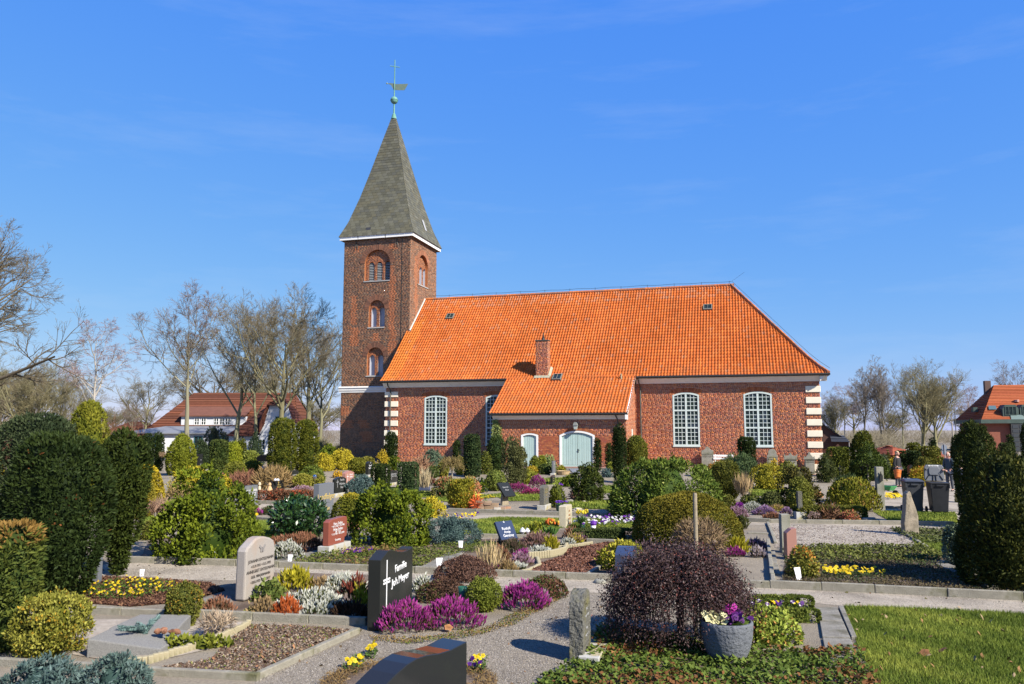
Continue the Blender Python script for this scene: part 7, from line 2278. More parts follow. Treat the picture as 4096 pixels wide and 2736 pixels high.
sh('juniper', 'golden-green spreading juniper above the magenta heather', 2118, 1938, 74, 1884, 'spread', 'juniper', (0.12, 0.13, 0.015), (0.26, 0.25, 0.03), lump=0.2)
sh('olive_bush', 'small gold-green bush right of the grey headstone', 2244, 1894, 34, 1868, 'ball', 'gold', (0.16, 0.15, 0.012), (0.30, 0.27, 0.025))
sh('slim_yew', 'slim dark yew at the right jamb of the great door', 2390, 1884, 26, 1755, 'column', 'yew', *YEW, lump=0.05)
sh('slim_yew', 'shorter slim dark yew between door and tall yew', 2437, 1878, 24, 1774, 'column', 'yew', *YEW, lump=0.05)
sh('yew_column', 'tall narrow dark yew at the right corner of the annex', 2480, 1934, 50, 1696, 'column', 'yew', *YEW, lump=0.06)
sh('thuja', 'broad green thuja in the corner right of the annex', 2547, 1872, 86, 1742, 'bullet', 'thuja', (0.06, 0.07, 0.010), (0.15, 0.15, 0.02), lump=0.08)
sh('olive_bush', 'lime green bush at the foot of the short slim yew', 2446, 1890, 28, 1850, 'ball', 'clip', (0.11, 0.13, 0.015), (0.22, 0.23, 0.03))
sh('blue_juniper', 'low blue-grey juniper before the slim yews', 2432, 1910, 52, 1880, 'spread', 'juniper', *BLUE, lump=0.15)
sh('hinoki_cypress', 'dark round cypress with grave lantern before the great door', 2352, 2010, 126, 1858, 'dome', 'hinoki', (0.022, 0.036, 0.008), (0.07, 0.085, 0.014), lump=0.2, cover=1.2)
sh('dark_conifer', 'small dark conifer left of the round cypress', 2274, 1948, 54, 1900, 'dome', 'hinoki', *HIN, lump=0.2)
sh('thuja', 'small green thuja beside the mossy arched headstone', 2229, 2032, 62, 1938, 'egg', 'thuja', (0.055, 0.07, 0.010), (0.14, 0.15, 0.02), lump=0.15)
sh('brown_shrub', 'small red-brown shrub at the left foot of the round cypress', 2311, 2008, 44, 1974, 'dome', 'twiggy', (0.18, 0.09, 0.07), (0.28, 0.15, 0.11), stem=False, cover=1.6)
sh('rhododendron', 'large rhododendron with yellow buds in front of the church', 2655, 2086, 420, 1842, 'dome', 'rhodo', (0.035, 0.062, 0.008), (0.125, 0.165, 0.025), lump=0.16, c3=(0.26, 0.27, 0.08), p3=0.04, cover=1.25, cap=42000)
sh('dark_conifer', 'dark low cypress at the left foot of the rhododendron', 2492, 2062, 90, 1975, 'dome', 'hinoki', (0.022, 0.036, 0.008), (0.07, 0.085, 0.014), lump=0.2)
sh('clipped_mound', 'huge bronze-green clipped mound behind the wooden stake', 2752, 2196, 430, 1966, 'dome', 'clip', (0.075, 0.065, 0.008), (0.19, 0.155, 0.018), lump=0.06, cover=1.1, depth=0.9, c3=(0.10, 0.10, 0.012), p3=0.3)
sh('euonymus', 'yellow-leaved euonymus behind the purple weeping tree', 2492, 2284, 186, 2166, 'dome', 'euon', (0.14, 0.15, 0.010), (0.42, 0.37, 0.05), lump=0.12)
# --- right half
sh('dark_conifer', 'dark twin-headed cypress before the church wall, left head', 2694, 1884, 40, 1816, 'cone', 'hinoki', *HIN)
sh('dark_conifer', 'dark twin-headed cypress before the church wall, right head', 2728, 1886, 42, 1820, 'cone', 'hinoki', *HIN)
sh('clipped_ball', 'bright green ball bush below the third church window', 2804, 1908, 62, 1860, 'ball', 'clip', (0.055, 0.085, 0.012), (0.13, 0.16, 0.022))
sh('golden_bush', 'gold and red variegated bush beside the white bench', 2848, 1898, 44, 1856, 'dome', 'euon', (0.22, 0.18, 0.03), (0.42, 0.30, 0.06), c3=(0.40, 0.15, 0.04), p3=0.2)
sh('yew_column', 'dark square-topped yew below the fourth church window', 2990, 1900, 62, 1752, 'block', 'yew', *YEW, lump=0.06)
sh('juniper', 'spreading green juniper around the dark square-topped yew', 2945, 1912, 150, 1828, 'spread', 'juniper', (0.035, 0.06, 0.022), (0.085, 0.12, 0.045), lump=0.3)
sh('yew_column', 'broad golden-tipped yew at the right of the rhododendron', 2905, 2006, 106, 1846, 'column', 'yew', (0.045, 0.055, 0.010), (0.14, 0.13, 0.02), lump=0.09, tip=1.5)
sh('dry_grass', 'tall pale bare grass stems right of the golden-tipped yew', 2976, 2012, 60, 1950, 'vase', 'blade', (0.22, 0.15, 0.075), (0.38, 0.27, 0.15), stem=False, cover=.55)
sh('golden_juniper', 'wide golden juniper below the mossy old stone', 3062, 1962, 146, 1862, 'spread', 'gold', (0.15, 0.14, 0.010), (0.34, 0.29, 0.03), lump=0.25, depth=0.7)
sh('golden_cypress', 'orange-gold cone cypress before the mossy old stone', 3098, 1900, 38, 1830, 'cone', 'gold', (0.32, 0.20, 0.010), (0.48, 0.33, 0.03))
sh('hinoki_cypress', 'wide dark bronze cypress left of the clipped thuja', 3196, 2032, 160, 1868, 'dome', 'hinoki', (0.035, 0.035, 0.010), (0.10, 0.085, 0.018), lump=0.2)
sh('olive_bush', 'speckled olive egg-shaped bush before the dark bronze cypress', 3202, 2040, 108, 1906, 'egg', 'euon', (0.08, 0.09, 0.012), (0.20, 0.20, 0.035), lump=0.08)
sh('juniper', 'green tufted juniper below the crowned old stone', 3150, 1936, 90, 1852, 'dome', 'juniper', (0.075, 0.09, 0.012), (0.19, 0.19, 0.025), lump=0.2)
sh('clipped_ball', 'dense dark green dome left of the speckled bush', 3090, 2036, 98, 1970, 'dome', 'clip', (0.04, 0.048, 0.014), (0.10, 0.11, 0.03))
sh('dark_conifer', 'low dark pine between yew and dense dome', 3005, 2030, 76, 1982, 'dome', 'hinoki', (0.04, 0.055, 0.010), (0.11, 0.12, 0.02))
sh('clipped_ball', 'small olive dome at the right end of the bronze mound', 2906, 2036, 68, 1978, 'dome', 'clip', (0.05, 0.055, 0.010), (0.12, 0.12, 0.02))
sh('dark_conifer', 'dwarf dark pine at the corner of the raked soil grave', 2966, 2118, 54, 2072, 'ball', 'thuja', (0.022, 0.032, 0.010), (0.07, 0.07, 0.02))
sh('block_thuja', 'square clipped thuja with rounded top at the church corner', 3366, 1912, 86, 1790, 'block', 'clip', (0.055, 0.07, 0.010), (0.14, 0.15, 0.022), square=4, lump=0.04)
sh('dark_conifer', 'feathery dark conifer covering the church corner', 3306, 1932, 66, 1816, 'egg', 'juniper', (0.03, 0.042, 0.012), (0.09, 0.10, 0.025), lump=0.2)
sh('hinoki_cypress', 'broad dark cypress with flat crown right of the clipped thuja', 3452, 1896, 130, 1770, 'fatcone', 'hinoki', (0.025, 0.042, 0.008), (0.075, 0.10, 0.015), lump=0.15, Y=44)
sh('yew_column', 'crown of dark yew on top of the broad dark cypress', 3432, 1870, 76, 1726, 'column', 'yew', *YEWB, Y=46, lump=0.1)
sh('rhododendron', 'dark loose rhododendron behind the wheelbarrow', 3495, 1896, 76, 1812, 'dome', 'rhodo', (0.045, 0.06, 0.03), (0.10, 0.12, 0.06), Y=46)
sh('thuja', 'wide feathery yellow-green thuja left of the concrete post', 3416, 2046, 214, 1914, 'dome', 'thuja', (0.07, 0.08, 0.008), (0.23, 0.21, 0.025), lump=0.09, depth=0.8, tip=1.5, c3=(0.24, 0.13, 0.04), p3=0.05)
sh('rhododendron', 'dark rhododendron on the left shoulder of the wide thuja', 3366, 1990, 120, 1900, 'dome', 'rhodo', (0.03, 0.045, 0.016), (0.075, 0.10, 0.03), Y=31)
sh('low_hedge', 'low clipped box hedge below the wide feathery thuja', 3322, 2076, 270, 2026, 'block', 'clip', (0.045, 0.055, 0.010), (0.15, 0.145, 0.022), square=6, depth=0.28, lump=0.04, stem=False)
sh('brown_shrub', 'small red-budded pieris before the low clipped hedge', 3402, 2086, 66, 2044, 'dome', 'euon', (0.12, 0.12, 0.03), (0.26, 0.17, 0.06), c3=(0.42, 0.12, 0.07), p3=0.4)
sh('brown_shrub', 'brown heath shrub before the low clipped hedge', 3322, 2080, 80, 2040, 'dome', 'twiggy', (0.12, 0.06, 0.035), (0.20, 0.11, 0.06), stem=False, cover=2.2)
sh('block_yew', 'dark clipped yew with a dome on a drum behind the woman', 3630, 1868, 46, 1774, 'block', 'clip', *YEWB, Y=52)
sh('block_yew', 'dark clipped drum right behind the woman', 3632, 1882, 44, 1808, 'block', 'clip', *YEW, Y=47)
sh('block_yew', 'dark clipped block left behind the woman', 3584, 1880, 46, 1806, 'block', 'clip', *YEW, Y=48)
sh('block_thuja', 'big yellow-green clipped thuja block left of the man', 3696, 1890, 64, 1789, 'block', 'clip', (0.06, 0.065, 0.010), (0.16, 0.15, 0.022), square=3, Y=49)
sh('clipped_mound', 'olive clipped mound between woman and man', 3670, 1896, 92, 1828, 'dome', 'clip', (0.05, 0.055, 0.010), (0.13, 0.12, 0.02), Y=44)
sh('slim_yew', 'far slim dark yew above the clipped thuja block', 3706, 1830, 22, 1752, 'column', 'yew', *YEW, Y=62)
sh('golden_bush', 'golden heather hedge behind the wheelie bins', 3660, 1916, 90, 1872, 'flattop', 'gold', (0.22, 0.19, 0.012), (0.44, 0.33, 0.03), Y=39.5, depth=0.5, c3=(0.45, 0.16, 0.03), p3=0.15)
sh('golden_bush', 'golden shrub left of the dark clipped blocks', 3548, 1880, 34, 1828, 'dome', 'gold', *GOLD, Y=50)
sh('box_bush', 'dark box bush left of the woman', 3566, 1892, 50, 1846, 'dome', 'clip', (0.03, 0.05, 0.012), (0.085, 0.105, 0.022), Y=45)
sh('box_bush', 'green bushes behind the man at the clipped hedge', 3738, 1880, 44, 1830, 'dome', 'clip', (0.05, 0.065, 0.010), (0.12, 0.13, 0.02), Y=50)
sh('slim_conifer', 'small dark cone conifer by the boundary wall', 3530, 1870, 26, 1802, 'cone', 'thuja', (0.05, 0.05, 0.012), (0.11, 0.10, 0.02), Y=52)
sh('thuja', 'pointed yellow-green conifer right behind the man', 3806, 1940, 66, 1766, 'cone', 'thuja', (0.055, 0.07, 0.010), (0.14, 0.155, 0.022), Y=44)
sh('slim_yew', 'dark ragged yew tops behind the pointed conifer', 3806, 1900, 46, 1744, 'column', 'yew', *YEW, Y=52, lump=0.2)
sh('golden_bush', 'small golden bush at the foot of the great right yew', 3806, 1970, 40, 1928, 'dome', 'euon', (0.20, 0.17, 0.03), (0.36, 0.30, 0.06), Y=31)
sh('yew', 'tall shaggy dark yew at right before the brick building', 3918, 2118, 150, 1676, 'flame', 'yew', (0.016, 0.026, 0.006), (0.055, 0.068, 0.012), lump=0.12, depth=1.0, cover=1.1)
sh('clipped_mound', 'great dark clipped yew mound filling the right edge', 4060, 2366, 400, 1812, 'dome', 'yew', (0.016, 0.024, 0.005), (0.06, 0.065, 0.011), lump=0.06, cover=1.1, c3=(0.13, 0.11, 0.02), p3=0.03)
sh('dark_conifer', 'dark conifer right of the glazed stair bay', 4092, 1880, 60, 1690, 'column', 'yew', *YEW, Y=55, lump=0.15)
sh('block_yew', 'dark clipped hedge between the right yew and the office', 3996, 1880, 52, 1775, 'block', 'clip', (0.025, 0.04, 0.012), (0.06, 0.075, 0.02), Y=58)
sh('slim_yew', 'slim dark yew before the glazed stair bay', 4012, 1880, 26, 1742, 'column', 'yew', *YEW, Y=62)
sh('variegated_euonymus', 'white variegated euonymus under the great right mound', 3838, 2262, 108, 2104, 'flattop', 'euon', (0.05, 0.075, 0.04), (0.22, 0.26, 0.17), lump=0.12)
sh('abelia', 'orange and green shrub behind the yellow pansies', 3212, 2314, 122, 2186, 'dome', 'euon', (0.10, 0.11, 0.015), (0.24, 0.21, 0.04), c3=(0.42, 0.17, 0.03), p3=0.35, lump=0.12)
sh('low_hedge', 'rear strip of low clipped box hedge by the lawn path', 3110, 2434, 275, 2384, 'block', 'box', (0.045, 0.07, 0.010), (0.16, 0.18, 0.03), square=6, depth=0.16, lump=0.04, stem=False)
sh('low_hedge', 'front strip of low clipped box hedge by the lawn path', 3170, 2492, 205, 2436, 'block', 'box', (0.045, 0.07, 0.010), (0.16, 0.18, 0.03), square=6, depth=0.18, lump=0.05, stem=False)
sh('skimmia', 'light green leafy skimmia right of the grey planter', 3070, 2584, 250, 2436, 'dome', 'euon', (0.10, 0.14, 0.015), (0.30, 0.34, 0.06), lump=0.14, depth=0.8, c3=(0.40, 0.20, 0.06), p3=0.05)
# --- foreground middle
sh('box_bush', 'round light green box ball beside the magenta heather', 1936, 2454, 140, 2312, 'ball', 'box', (0.07, 0.09, 0.010), (0.20, 0.215, 0.035), lump=0.05)
sh('barberry', 'brown twiggy barberry with flat top behind the black headstone', 1862, 2330, 240, 2230, 'dome', 'box', (0.06, 0.033, 0.026), (0.15, 0.08, 0.055), lump=0.14, depth=0.7, cover=0.8)
sh('barberry', 'dark red-brown azalea between headstone and box ball', 1768, 2412, 200, 2310, 'dome', 'box', (0.045, 0.026, 0.018), (0.13, 0.065, 0.04), lump=0.16, cover=0.9, c3=(0.07, 0.085, 0.02), p3=0.2, depth=0.8)
sh('barberry', 'red-brown azalea with green skirt right of the magenta heather', 2176, 2396, 176, 2306, 'dome', 'box', (0.055, 0.03, 0.02), (0.17, 0.075, 0.045), lump=0.12, cover=1.0, c3=(0.05, 0.075, 0.015), p3=0.25, depth=0.8)
sh('dwarf_pine', 'small green dwarf pine leaning at the pink headstone', 1072, 2410, 104, 2318, 'dome', 'hinoki', (0.05, 0.075, 0.015), (0.15, 0.18, 0.04), lump=0.2)
sh('low_green', 'low green cushion plant before the pink headstone', 1012, 2472, 84, 2430, 'dome', 'box', (0.09, 0.10, 0.015), (0.20, 0.20, 0.04), stem=False, depth=0.6)
sh('blue_juniper', 'low blue juniper at the bottom edge, left cushion', 170, 2790, 320, 2654, 'spread', 'juniper', *BLUE, lump=0.3, depth=0.7)
sh('blue_juniper', 'low blue juniper at the bottom edge, right cushion', 460, 2790, 260, 2640, 'spread', 'juniper', (0.04, 0.075, 0.065), (0.12, 0.165, 0.15), lump=0.3, depth=0.7)
sh('clipped_hedge', 'dark clipped ivy hedge edging the white and purple pansies', 2420, 2168, 240, 2118, 'block', 'clip', (0.025, 0.04, 0.012), (0.08, 0.10, 0.025), square=6, depth=0.25, stem=False, lump=0.05)
sh('twig_bush', 'pruned bare twig bush around the wooden stake', 2800, 2240, 190, 2084, 'ball', 'twiggy', (0.12, 0.08, 0.045), (0.27, 0.19, 0.11), cover=1.3)
sh('twig_bush', 'dry silvery lavender tuft at the slab grave', 870, 2552, 120, 2462, 'vase', 'twiggy', (0.20, 0.14, 0.09), (0.36, 0.28, 0.20), cover=1.0, stem=False)
sh('twig_bush', 'dry reed grass clump before the blue tilted plate', 1962, 2292, 110, 2244, 'vase', 'blade', (0.30, 0.22, 0.11), (0.46, 0.35, 0.19), cover=0.5, stem=False)
sh('twig_bush', 'brown bare shrub before the white lettered dark stone', 620, 2070, 110, 2004, 'dome', 'twiggy', (0.20, 0.13, 0.09), (0.32, 0.22, 0.16), cover=1.2, stem=False)
sh('mugo', 'dark rounded shrub behind the small standard tree', 600, 2160, 100, 2082, 'dome', 'euon', (0.06, 0.065, 0.012), (0.17, 0.16, 0.03))
sh('creeping_juniper', 'flat green juniper creeping over the slab edging', 790, 2602, 250, 2556, 'spread', 'hinoki', (0.07, 0.085, 0.010), (0.19, 0.20, 0.025), depth=0.35, stem=False, lump=0.2)
sh('yew_green', 'green low conifer at the foot of the sandstone grave bed', 2140, 2150, 90, 2096, 'dome', 'gold', (0.13, 0.15, 0.012), (0.30, 0.29, 0.035), stem=False)
# ------------------------------------------------------------------ heathers, in upright flowering sprigs
def heather(label, px, pyb, wpx, pyt, green, flower, n=700, depth=0.7, l=0.075, fl=0.7, spiky=0.3, name='heather'):
 _seed[0] += 1
 r = np.random.default_rng(_seed[0])
 p = G(px, pyb)
 rx = wpx * MPP(p.y) / 2
 d = Vector((p.x, p.y, 0)).normalized()
 c = p + d * rx * depth * 0.85
 c.z = terrain(c.x, c.y)
 rx = wpx * MPP(c.y) / 2
 H = max(0.10, ZA(pyt, c.y) - c.z)
 s = max(1.0, 1.7 * (c.y / 801) / l * 1.0)
 l = l * s
 w = l * 0.28
 n = int(min(n, 60 + 5.0 * math.pi * rx * rx * depth / (l * w)))
 a = r.uniform(0, 2 * np.pi, n)
 q = np.sqrt(r.uniform(0, 1, n))
 x, y = q * np.cos(a), q * np.sin(a)
 edge = 1 + 0.16 * np.sin(3 * a + r.uniform(0, 6)) + 0.1 * np.sin(7 * a + r.uniform(0, 6))
 top = H * np.sqrt(np.maximum(0.10, 1 - q ** 2)) * (1 + 0.14 * np.sin(x * 5 + 1) * np.sin(y * 5))
 P = np.stack([x * rx * edge, y * rx * depth * edge, np.maximum(0, top - l * r.uniform(0.6, 1.8, n))], 1)
 D = unit(np.stack([x * 0.55 + r.normal(0, spiky * .6, n), y * 0.55 + r.normal(0, spiky * .6, n), np.ones(n)], 1))
 S = unit(np.cross(D, unit(np.stack([r.normal(0, 1, n), r.normal(0, 1, n), np.zeros(n) + .1], 1))))
 g = mixc(green[0], green[1], r.uniform(0, 1, n))
 f = mixc(flower[0], flower[1], r.uniform(0, 1, n))
 L = l * r.uniform(0.7, 1.5, n)
 V1, F1, C1 = quads(P, D, S, L, w * r.uniform(.7, 1.2, n), g)
 isf = r.uniform(0, 1, n) < fl
 Pt = (P + D * L[:, None] * 0.45)
 V2, F2, C2 = quads(Pt[isf], D[isf], S[isf], L[isf] * 0.9, w * 1.15 * r.uniform(.7, 1.2, isf.sum()), f[isf], mid=0.5)
 S2 = unit(np.cross(D, S))
 V3, F3, C3 = quads(Pt[isf], D[isf], S2[isf], L[isf] * 0.85, w * 1.0 * r.uniform(.7, 1.2, isf.sum()), f[isf] * 0.95, mid=0.5)
 t = thing(name, label, 'heather' if name == 'heather' else 'plant', c, 0, 'flowering heathers and low plants on the graves')
 ob('sprigs', nmesh('sprigs', V1, F1, M['leaf'], C1), t)
 ob('flowers', nmesh('flowers', np.concatenate([V2, V3]), np.concatenate([F2, F3 + len(V2)]), M['petal'], np.concatenate([C2, C3])), t)
 return t
GRN = ((0.04, 0.055, 0.015), (0.10, 0.11, 0.03))
GBR = ((0.07, 0.045, 0.025), (0.13, 0.09, 0.045))
MAG = ((0.30, 0.025, 0.19), (0.55, 0.09, 0.40))
WHT = ((0.55, 0.56, 0.46), (0.80, 0.79, 0.70))
YEL = ((0.30, 0.27, 0.015), (0.50, 0.44, 0.04))
TAN = ((0.36, 0.24, 0.11), (0.50, 0.36, 0.18))
RUS = ((0.30, 0.13, 0.07), (0.44, 0.22, 0.13))
ORA = ((0.42, 0.09, 0.02), (0.58, 0.16, 0.05))
PNK = ((0.46, 0.25, 0.34), (0.60, 0.40, 0.46))
DRD = ((0.16, 0.035, 0.03), (0.28, 0.08, 0.05))
for a in [
 ('large magenta heather at the foot of the black cross headstone, left half', 1620, 2536, 200, 2416, GBR, MAG, 3600, .75),
 ('large magenta heather spreading right from the black headstone', 1800, 2522, 230, 2400, GBR, MAG, 4200, .7),
 ('magenta heather ball right of the green box ball', 2096, 2446, 186, 2338, GBR, MAG, 3400, .75),
 ('pink tipped heather at the right flank of the magenta ball', 2172, 2420, 50, 2372, GRN, PNK, 500),
 ('bright yellow heather behind the white heather', 1180, 2372, 130, 2276, YEL, YEL, 1800, .7, .12),
 ('tan faded heather right of the bright yellow one', 1280, 2372, 110, 2316, GBR, TAN, 1500),
 ('white heather behind the black headstone, left patch', 1372, 2372, 150, 2300, GRN, WHT, 1900, .7),
 ('white heather peeping out right of the black headstone', 1690, 2372, 70, 2306, GRN, WHT, 900),
 ('white heather band in the middle of the front grave', 1260, 2452, 240, 2366, GRN, WHT, 2600, .5),
 ('white heather at the kerb right of the orange heather', 1270, 2482, 140, 2414, GRN, WHT, 2200, .55),
 ('orange-red heather at the kerb of the front grave', 1146, 2482, 104, 2392, ORA, ORA, 2000, .7, .085),
 ('tan heather left of the orange heather', 1052, 2478, 100, 2398, GBR, TAN, 1600),
 ('rust-brown heather beside the pink headstone', 872, 2462, 110, 2396, GBR, RUS, 1700, .7),
 ('pale straw heather left of the rust-brown one', 815, 2456, 60, 2410, GBR, TAN, 800),
 ('dark red tall heather behind the black headstone', 1420, 2432, 110, 2310, GBR, DRD, 1500, .6, .12),
 ('yellow-green heather against the left flank of the black headstone', 1445, 2440, 60, 2350, YEL, YEL, 800, .6, .12),
 ('blackish withered heather in the shade by the black headstone', 1400, 2492, 150, 2410, ((.03, .022, .015), (.06, .04, .025)), ((.05, .03, .02), (.09, .05, .03)), 2000, .6),
 ('white heather at the foot of the red Steljes headstone', 1148, 2244, 112, 2168, GRN, WHT, 1600),
 ('rusty heather behind the white heather by the laurel', 1200, 2206, 190, 2138, GBR, RUS, 2000, .5),
 ('rusty heather between red headstone and round cypress', 1400, 2150, 70, 2096, GBR, RUS, 700),
 ('rusty heather left of the laurel foot', 1120, 2196, 90, 2150, GBR, RUS, 800),
 ('rust-red heather before the dry reed grass', 1995, 2250, 80, 2188, GBR, RUS, 1100),
 ('green-brown heather right of the blue plate', 2050, 2226, 100, 2160, GRN, ((.12, .09, .06), (.2, .13, .09)), 900),
 ('pink heather in the palisade bed', 2086, 2264, 74, 2216, GBR, PNK, 900),
 ('magenta heather at the back of the palisade bed', 2090, 2238, 60, 2200, GBR, MAG, 700),
 ('white heather in the palisade bed beside the pink one', 2070, 2280, 56, 2252, GRN, WHT, 600),
 ('straw yellow heather at the kerb of the palisade bed', 2030, 2296, 70, 2246, ((.30, .22, .08), (.42, .32, .12)), TAN, 900),
 ('small magenta heather at the kerb near the barberry', 1976, 2286, 44, 2256, GBR, MAG, 500),
 ('pinkish faded heather behind the palisades', 2150, 2190, 130, 2134, GBR, ((.36, .20, .17), (.48, .3, .26)), 1300, .5, .10),
 ('yellow heather standing on the palisade edge', 2204, 2202, 44, 2146, YEL, YEL, 600, .7, .12),
 ('low white heather on the palisade edge', 2160, 2220, 80, 2188, GRN, WHT, 700),
 ('white heather near the tulips', 2268, 2184, 50, 2154, GRN, WHT, 500),
 ('gold-green heather below the tulips', 2300, 2176, 56, 2136, YEL, TAN, 700, .7, .10),
 ('pink heather at the right end of the palisade bed', 2340, 2168, 30, 2146, GBR, ((.50, .16, .40), (.60, .28, .5)), 300),
 ('brownish heather between tulips and gold-green heather', 2288, 2160, 60, 2112, GBR, RUS, 500),
 ('big magenta heather below the small door', 2150, 1972, 66, 1904, GBR, MAG, 1500),
 ('flat magenta heather carpet left of the big one', 2070, 1976, 110, 1936, GBR, ((.30, .03, .16), (.50, .07, .28)), 1500, .5),
 ('deep pink heather strip along the magenta heather', 2130, 1982, 90, 1956, GBR, ((.42, .03, .16), (.58, .07, .26)), 700, .4),
 ('dark red heather behind the pieris bush', 1716, 1944, 60, 1912, GBR, DRD, 600),
 ('purple-pink heather left of the low box hedge', 2945, 2074, 80, 2030, GBR, PNK, 900),
 ('bright purple flowers behind the pale heather', 2958, 2038, 34, 2014, GRN, ((.30, .02, .36), (.45, .05, .5)), 400),
 ('pale heather mixed with white below the dense dome', 3010, 2052, 70, 2012, GRN, WHT, 700),
 ('lilac heather in front of the dense dome', 3060, 2062, 80, 2028, GBR, ((.38, .22, .42), (.5, .33, .5)), 1000),
 ('gold heather strip under the dense dome', 3110, 2050, 70, 2022, YEL, TAN, 600),
 ('red-brown heather at the kerb below the lilac heather', 3096, 2076, 70, 2052, GBR, RUS, 600),
 ('pale pink heather before the cube-based pillar', 3256, 2080, 44, 2050, GBR, ((.5, .36, .3), (.6, .45, .4)), 500),
 ('lilac heather right of the gold strip', 3146, 2066, 40, 2032, GBR, ((.34, .2, .36), (.46, .3, .46)), 400),
 ('yellow upright heather right of the bronze mound', 2950, 2220, 90, 2156, YEL, YEL, 1100, .6, .12),
 ('magenta heather below the yellow upright heather', 2942, 2228, 70, 2192, GBR, MAG, 900),
 ('white-pink heather right of the magenta one', 3030, 2232, 60, 2190, GBR, ((.5, .42, .42), (.7, .6, .6)), 700),
 ('dark lilac heather behind the white-pink one', 3020, 2200, 90, 2160, GRN, ((.2, .12, .2), (.3, .2, .3)), 700),
 ('pink heather strip before the straw round bushes', 1212, 1968, 80, 1944, GBR, PNK, 500),
 ('pink and purple heather before the veined headstone', 1030, 2062, 36, 2036, GBR, MAG, 400),
 ('tan heather at the foot of the veined headstone', 1012, 2058, 44, 2026, GBR, TAN, 400),
 ('low green heather right of the veined headstone', 1066, 2060, 50, 2030, GRN, GRN, 400),
 ('dusky heather right behind the purple weeping tree', 2590, 2230, 90, 2170, GBR, ((.2, .12, .12), (.3, .2, .2)), 500, .7, .12),
]:
 heather(*a)
# ------------------------------------------------------------------ pansies, tulips and other flowers
def flower_mesh(pal, seed, size=0.032):
 r = np.random.default_rng(seed)
 V_, F_, C_ = [], [], []
 for k in range(5):
  a = 2 * math.pi * k / 5 + 0.3
  o = len(V_)
  ca, sa = math.cos(a), math.sin(a)
  for (u, v, z) in ((0, 0, 0), (.55, .5, .12), (1.0, 0, .02), (.55, -.5, .12)):
   V_.append(((u * ca - v * sa) * size, (u * sa + v * ca) * size, z * size))
  F_.append((o, o + 1, o + 2, o + 3))
  c = np.array(pal[k % len(pal)]) * r.uniform(.85, 1.15)
  C_ += [c * .5, c, c, c]
 return nmesh('flower', np.array(V_), np.array(F_), M['petal'], np.array(C_))
def bed(name, label, poly, n, pals, leafc, size=0.032, up=0.13, leaves=900, cat='flower bed', face=0.9, ll=0.05):
 _seed[0] += 1
 r = np.random.default_rng(_seed[0])
 P = scatter(poly, n)
 c = P.mean(0)
 t = thing(name, label, cat, c, 0, 'flower beds on the graves')
 L = scatter(poly, leaves)
 L = L - c
 nn = len(L)
 L[:, 2] += r.uniform(0.0, up * .75, nn)
 a = r.uniform(0, 2 * np.pi, nn)
 D = unit(np.stack([np.cos(a), np.sin(a), r.normal(.5, .4, nn)], 1))
 S = unit(np.cross(D, np.stack([r.normal(0, .5, nn), r.normal(0, .5, nn), np.ones(nn)], 1)))
 V_, F_, C_ = quads(L, D, S, ll * r.uniform(.6, 1.2, nn), ll * .5 * r.uniform(.7, 1.2, nn), mixc(leafc[0], leafc[1], r.uniform(0, 1, nn)))
 ob('leaves', nmesh('leaves', V_, F_, M['leaf'], C_), t)
 ms = [flower_mesh(p, i, size) for i, p in enumerate(pals)]
 for i in range(len(P)):
  o = ob('flower', ms[i % len(ms)], t, tuple(P[i] - c + np.array([0, 0, up * r.uniform(.7, 1.1)])))
  o.rotation_euler = (r.uniform(.2, 1.1), r.uniform(-.5, .5), r.uniform(-.6, .9))
 return t
YP = (0.72, 0.50, 0.01)
YP2 = (0.80, 0.60, 0.02)
PUR = (0.09, 0.015, 0.20)
WP = (0.80, 0.78, 0.76)
PLEAF = ((0.03, 0.06, 0.01), (0.08, 0.13, 0.025))
bed('pansy_bed', 'oval bed of yellow pansies before the dark yews', pts((312, 2392), (360, 2352), (470, 2330), (620, 2328), (700, 2346), (690, 2372), (560, 2402), (420, 2408)), 110, [(YP, YP2, YP), (YP2,), (YP, YP, PUR)], PLEAF, .024, .12, 1800)
bed('pansy_bed', 'purple and yellow pansies before the red headstone', pts((1350, 2232), (1400, 2212), (1500, 2205), (1490, 2222), (1420, 2238)), 42, [(PUR, PUR, YP), (PUR,), (PUR, YP)], PLEAF, .03, .13, 350)
bed('pansy_bed', 'white and purple pansies beside the sandstone headstone', pts((2282, 2112), (2310, 2088), (2420, 2084), (2540, 2082), (2560, 2114), (2440, 2120), (2330, 2122)), 120, [(WP,), (PUR,), (WP, WP, PUR), ((0.16, .03, .33),), (WP,)], PLEAF, .042, .2, 800)
bed('pansy_bed', 'row of yellow pansies in the dark sedum grave', pts((3290, 2312), (3300, 2290), (3420, 2296), (3540, 2300), (3540, 2316), (3400, 2318)), 64, [(YP2,), (YP,)], PLEAF, .036, .14, 500)
bed('pansy_bed', 'yellow pansies on the lawn right of the low golden cypress', pts((1766, 2094), (1800, 2066), (1920, 2062), (1870, 2090)), 34, [(YP,), (YP2,), (PUR,)], PLEAF, .045, .12, 160)
bed('pansy_bed', 'yellow pansies before the great golden-green cypress', pts((966, 2082), (985, 2068), (1030, 2070), (1020, 2084)), 26, [(YP,), (YP2,)], PLEAF, .06, .14, 100)
bed('pansy_bed', 'yellow pansies behind the wavy black headstone, left', pts((1370, 2690), (1400, 2650), (1470, 2640), (1440, 2700)), 12, [(YP2,), (YP,)], PLEAF, .032, .12, 160)
bed('pansy_bed', 'yellow pansies behind the wavy black headstone, rear tuft', pts((1460, 2640), (1475, 2610), (1510, 2608), (1500, 2640)), 8, [(YP2,), (YP,)], PLEAF, .034, .12, 120)
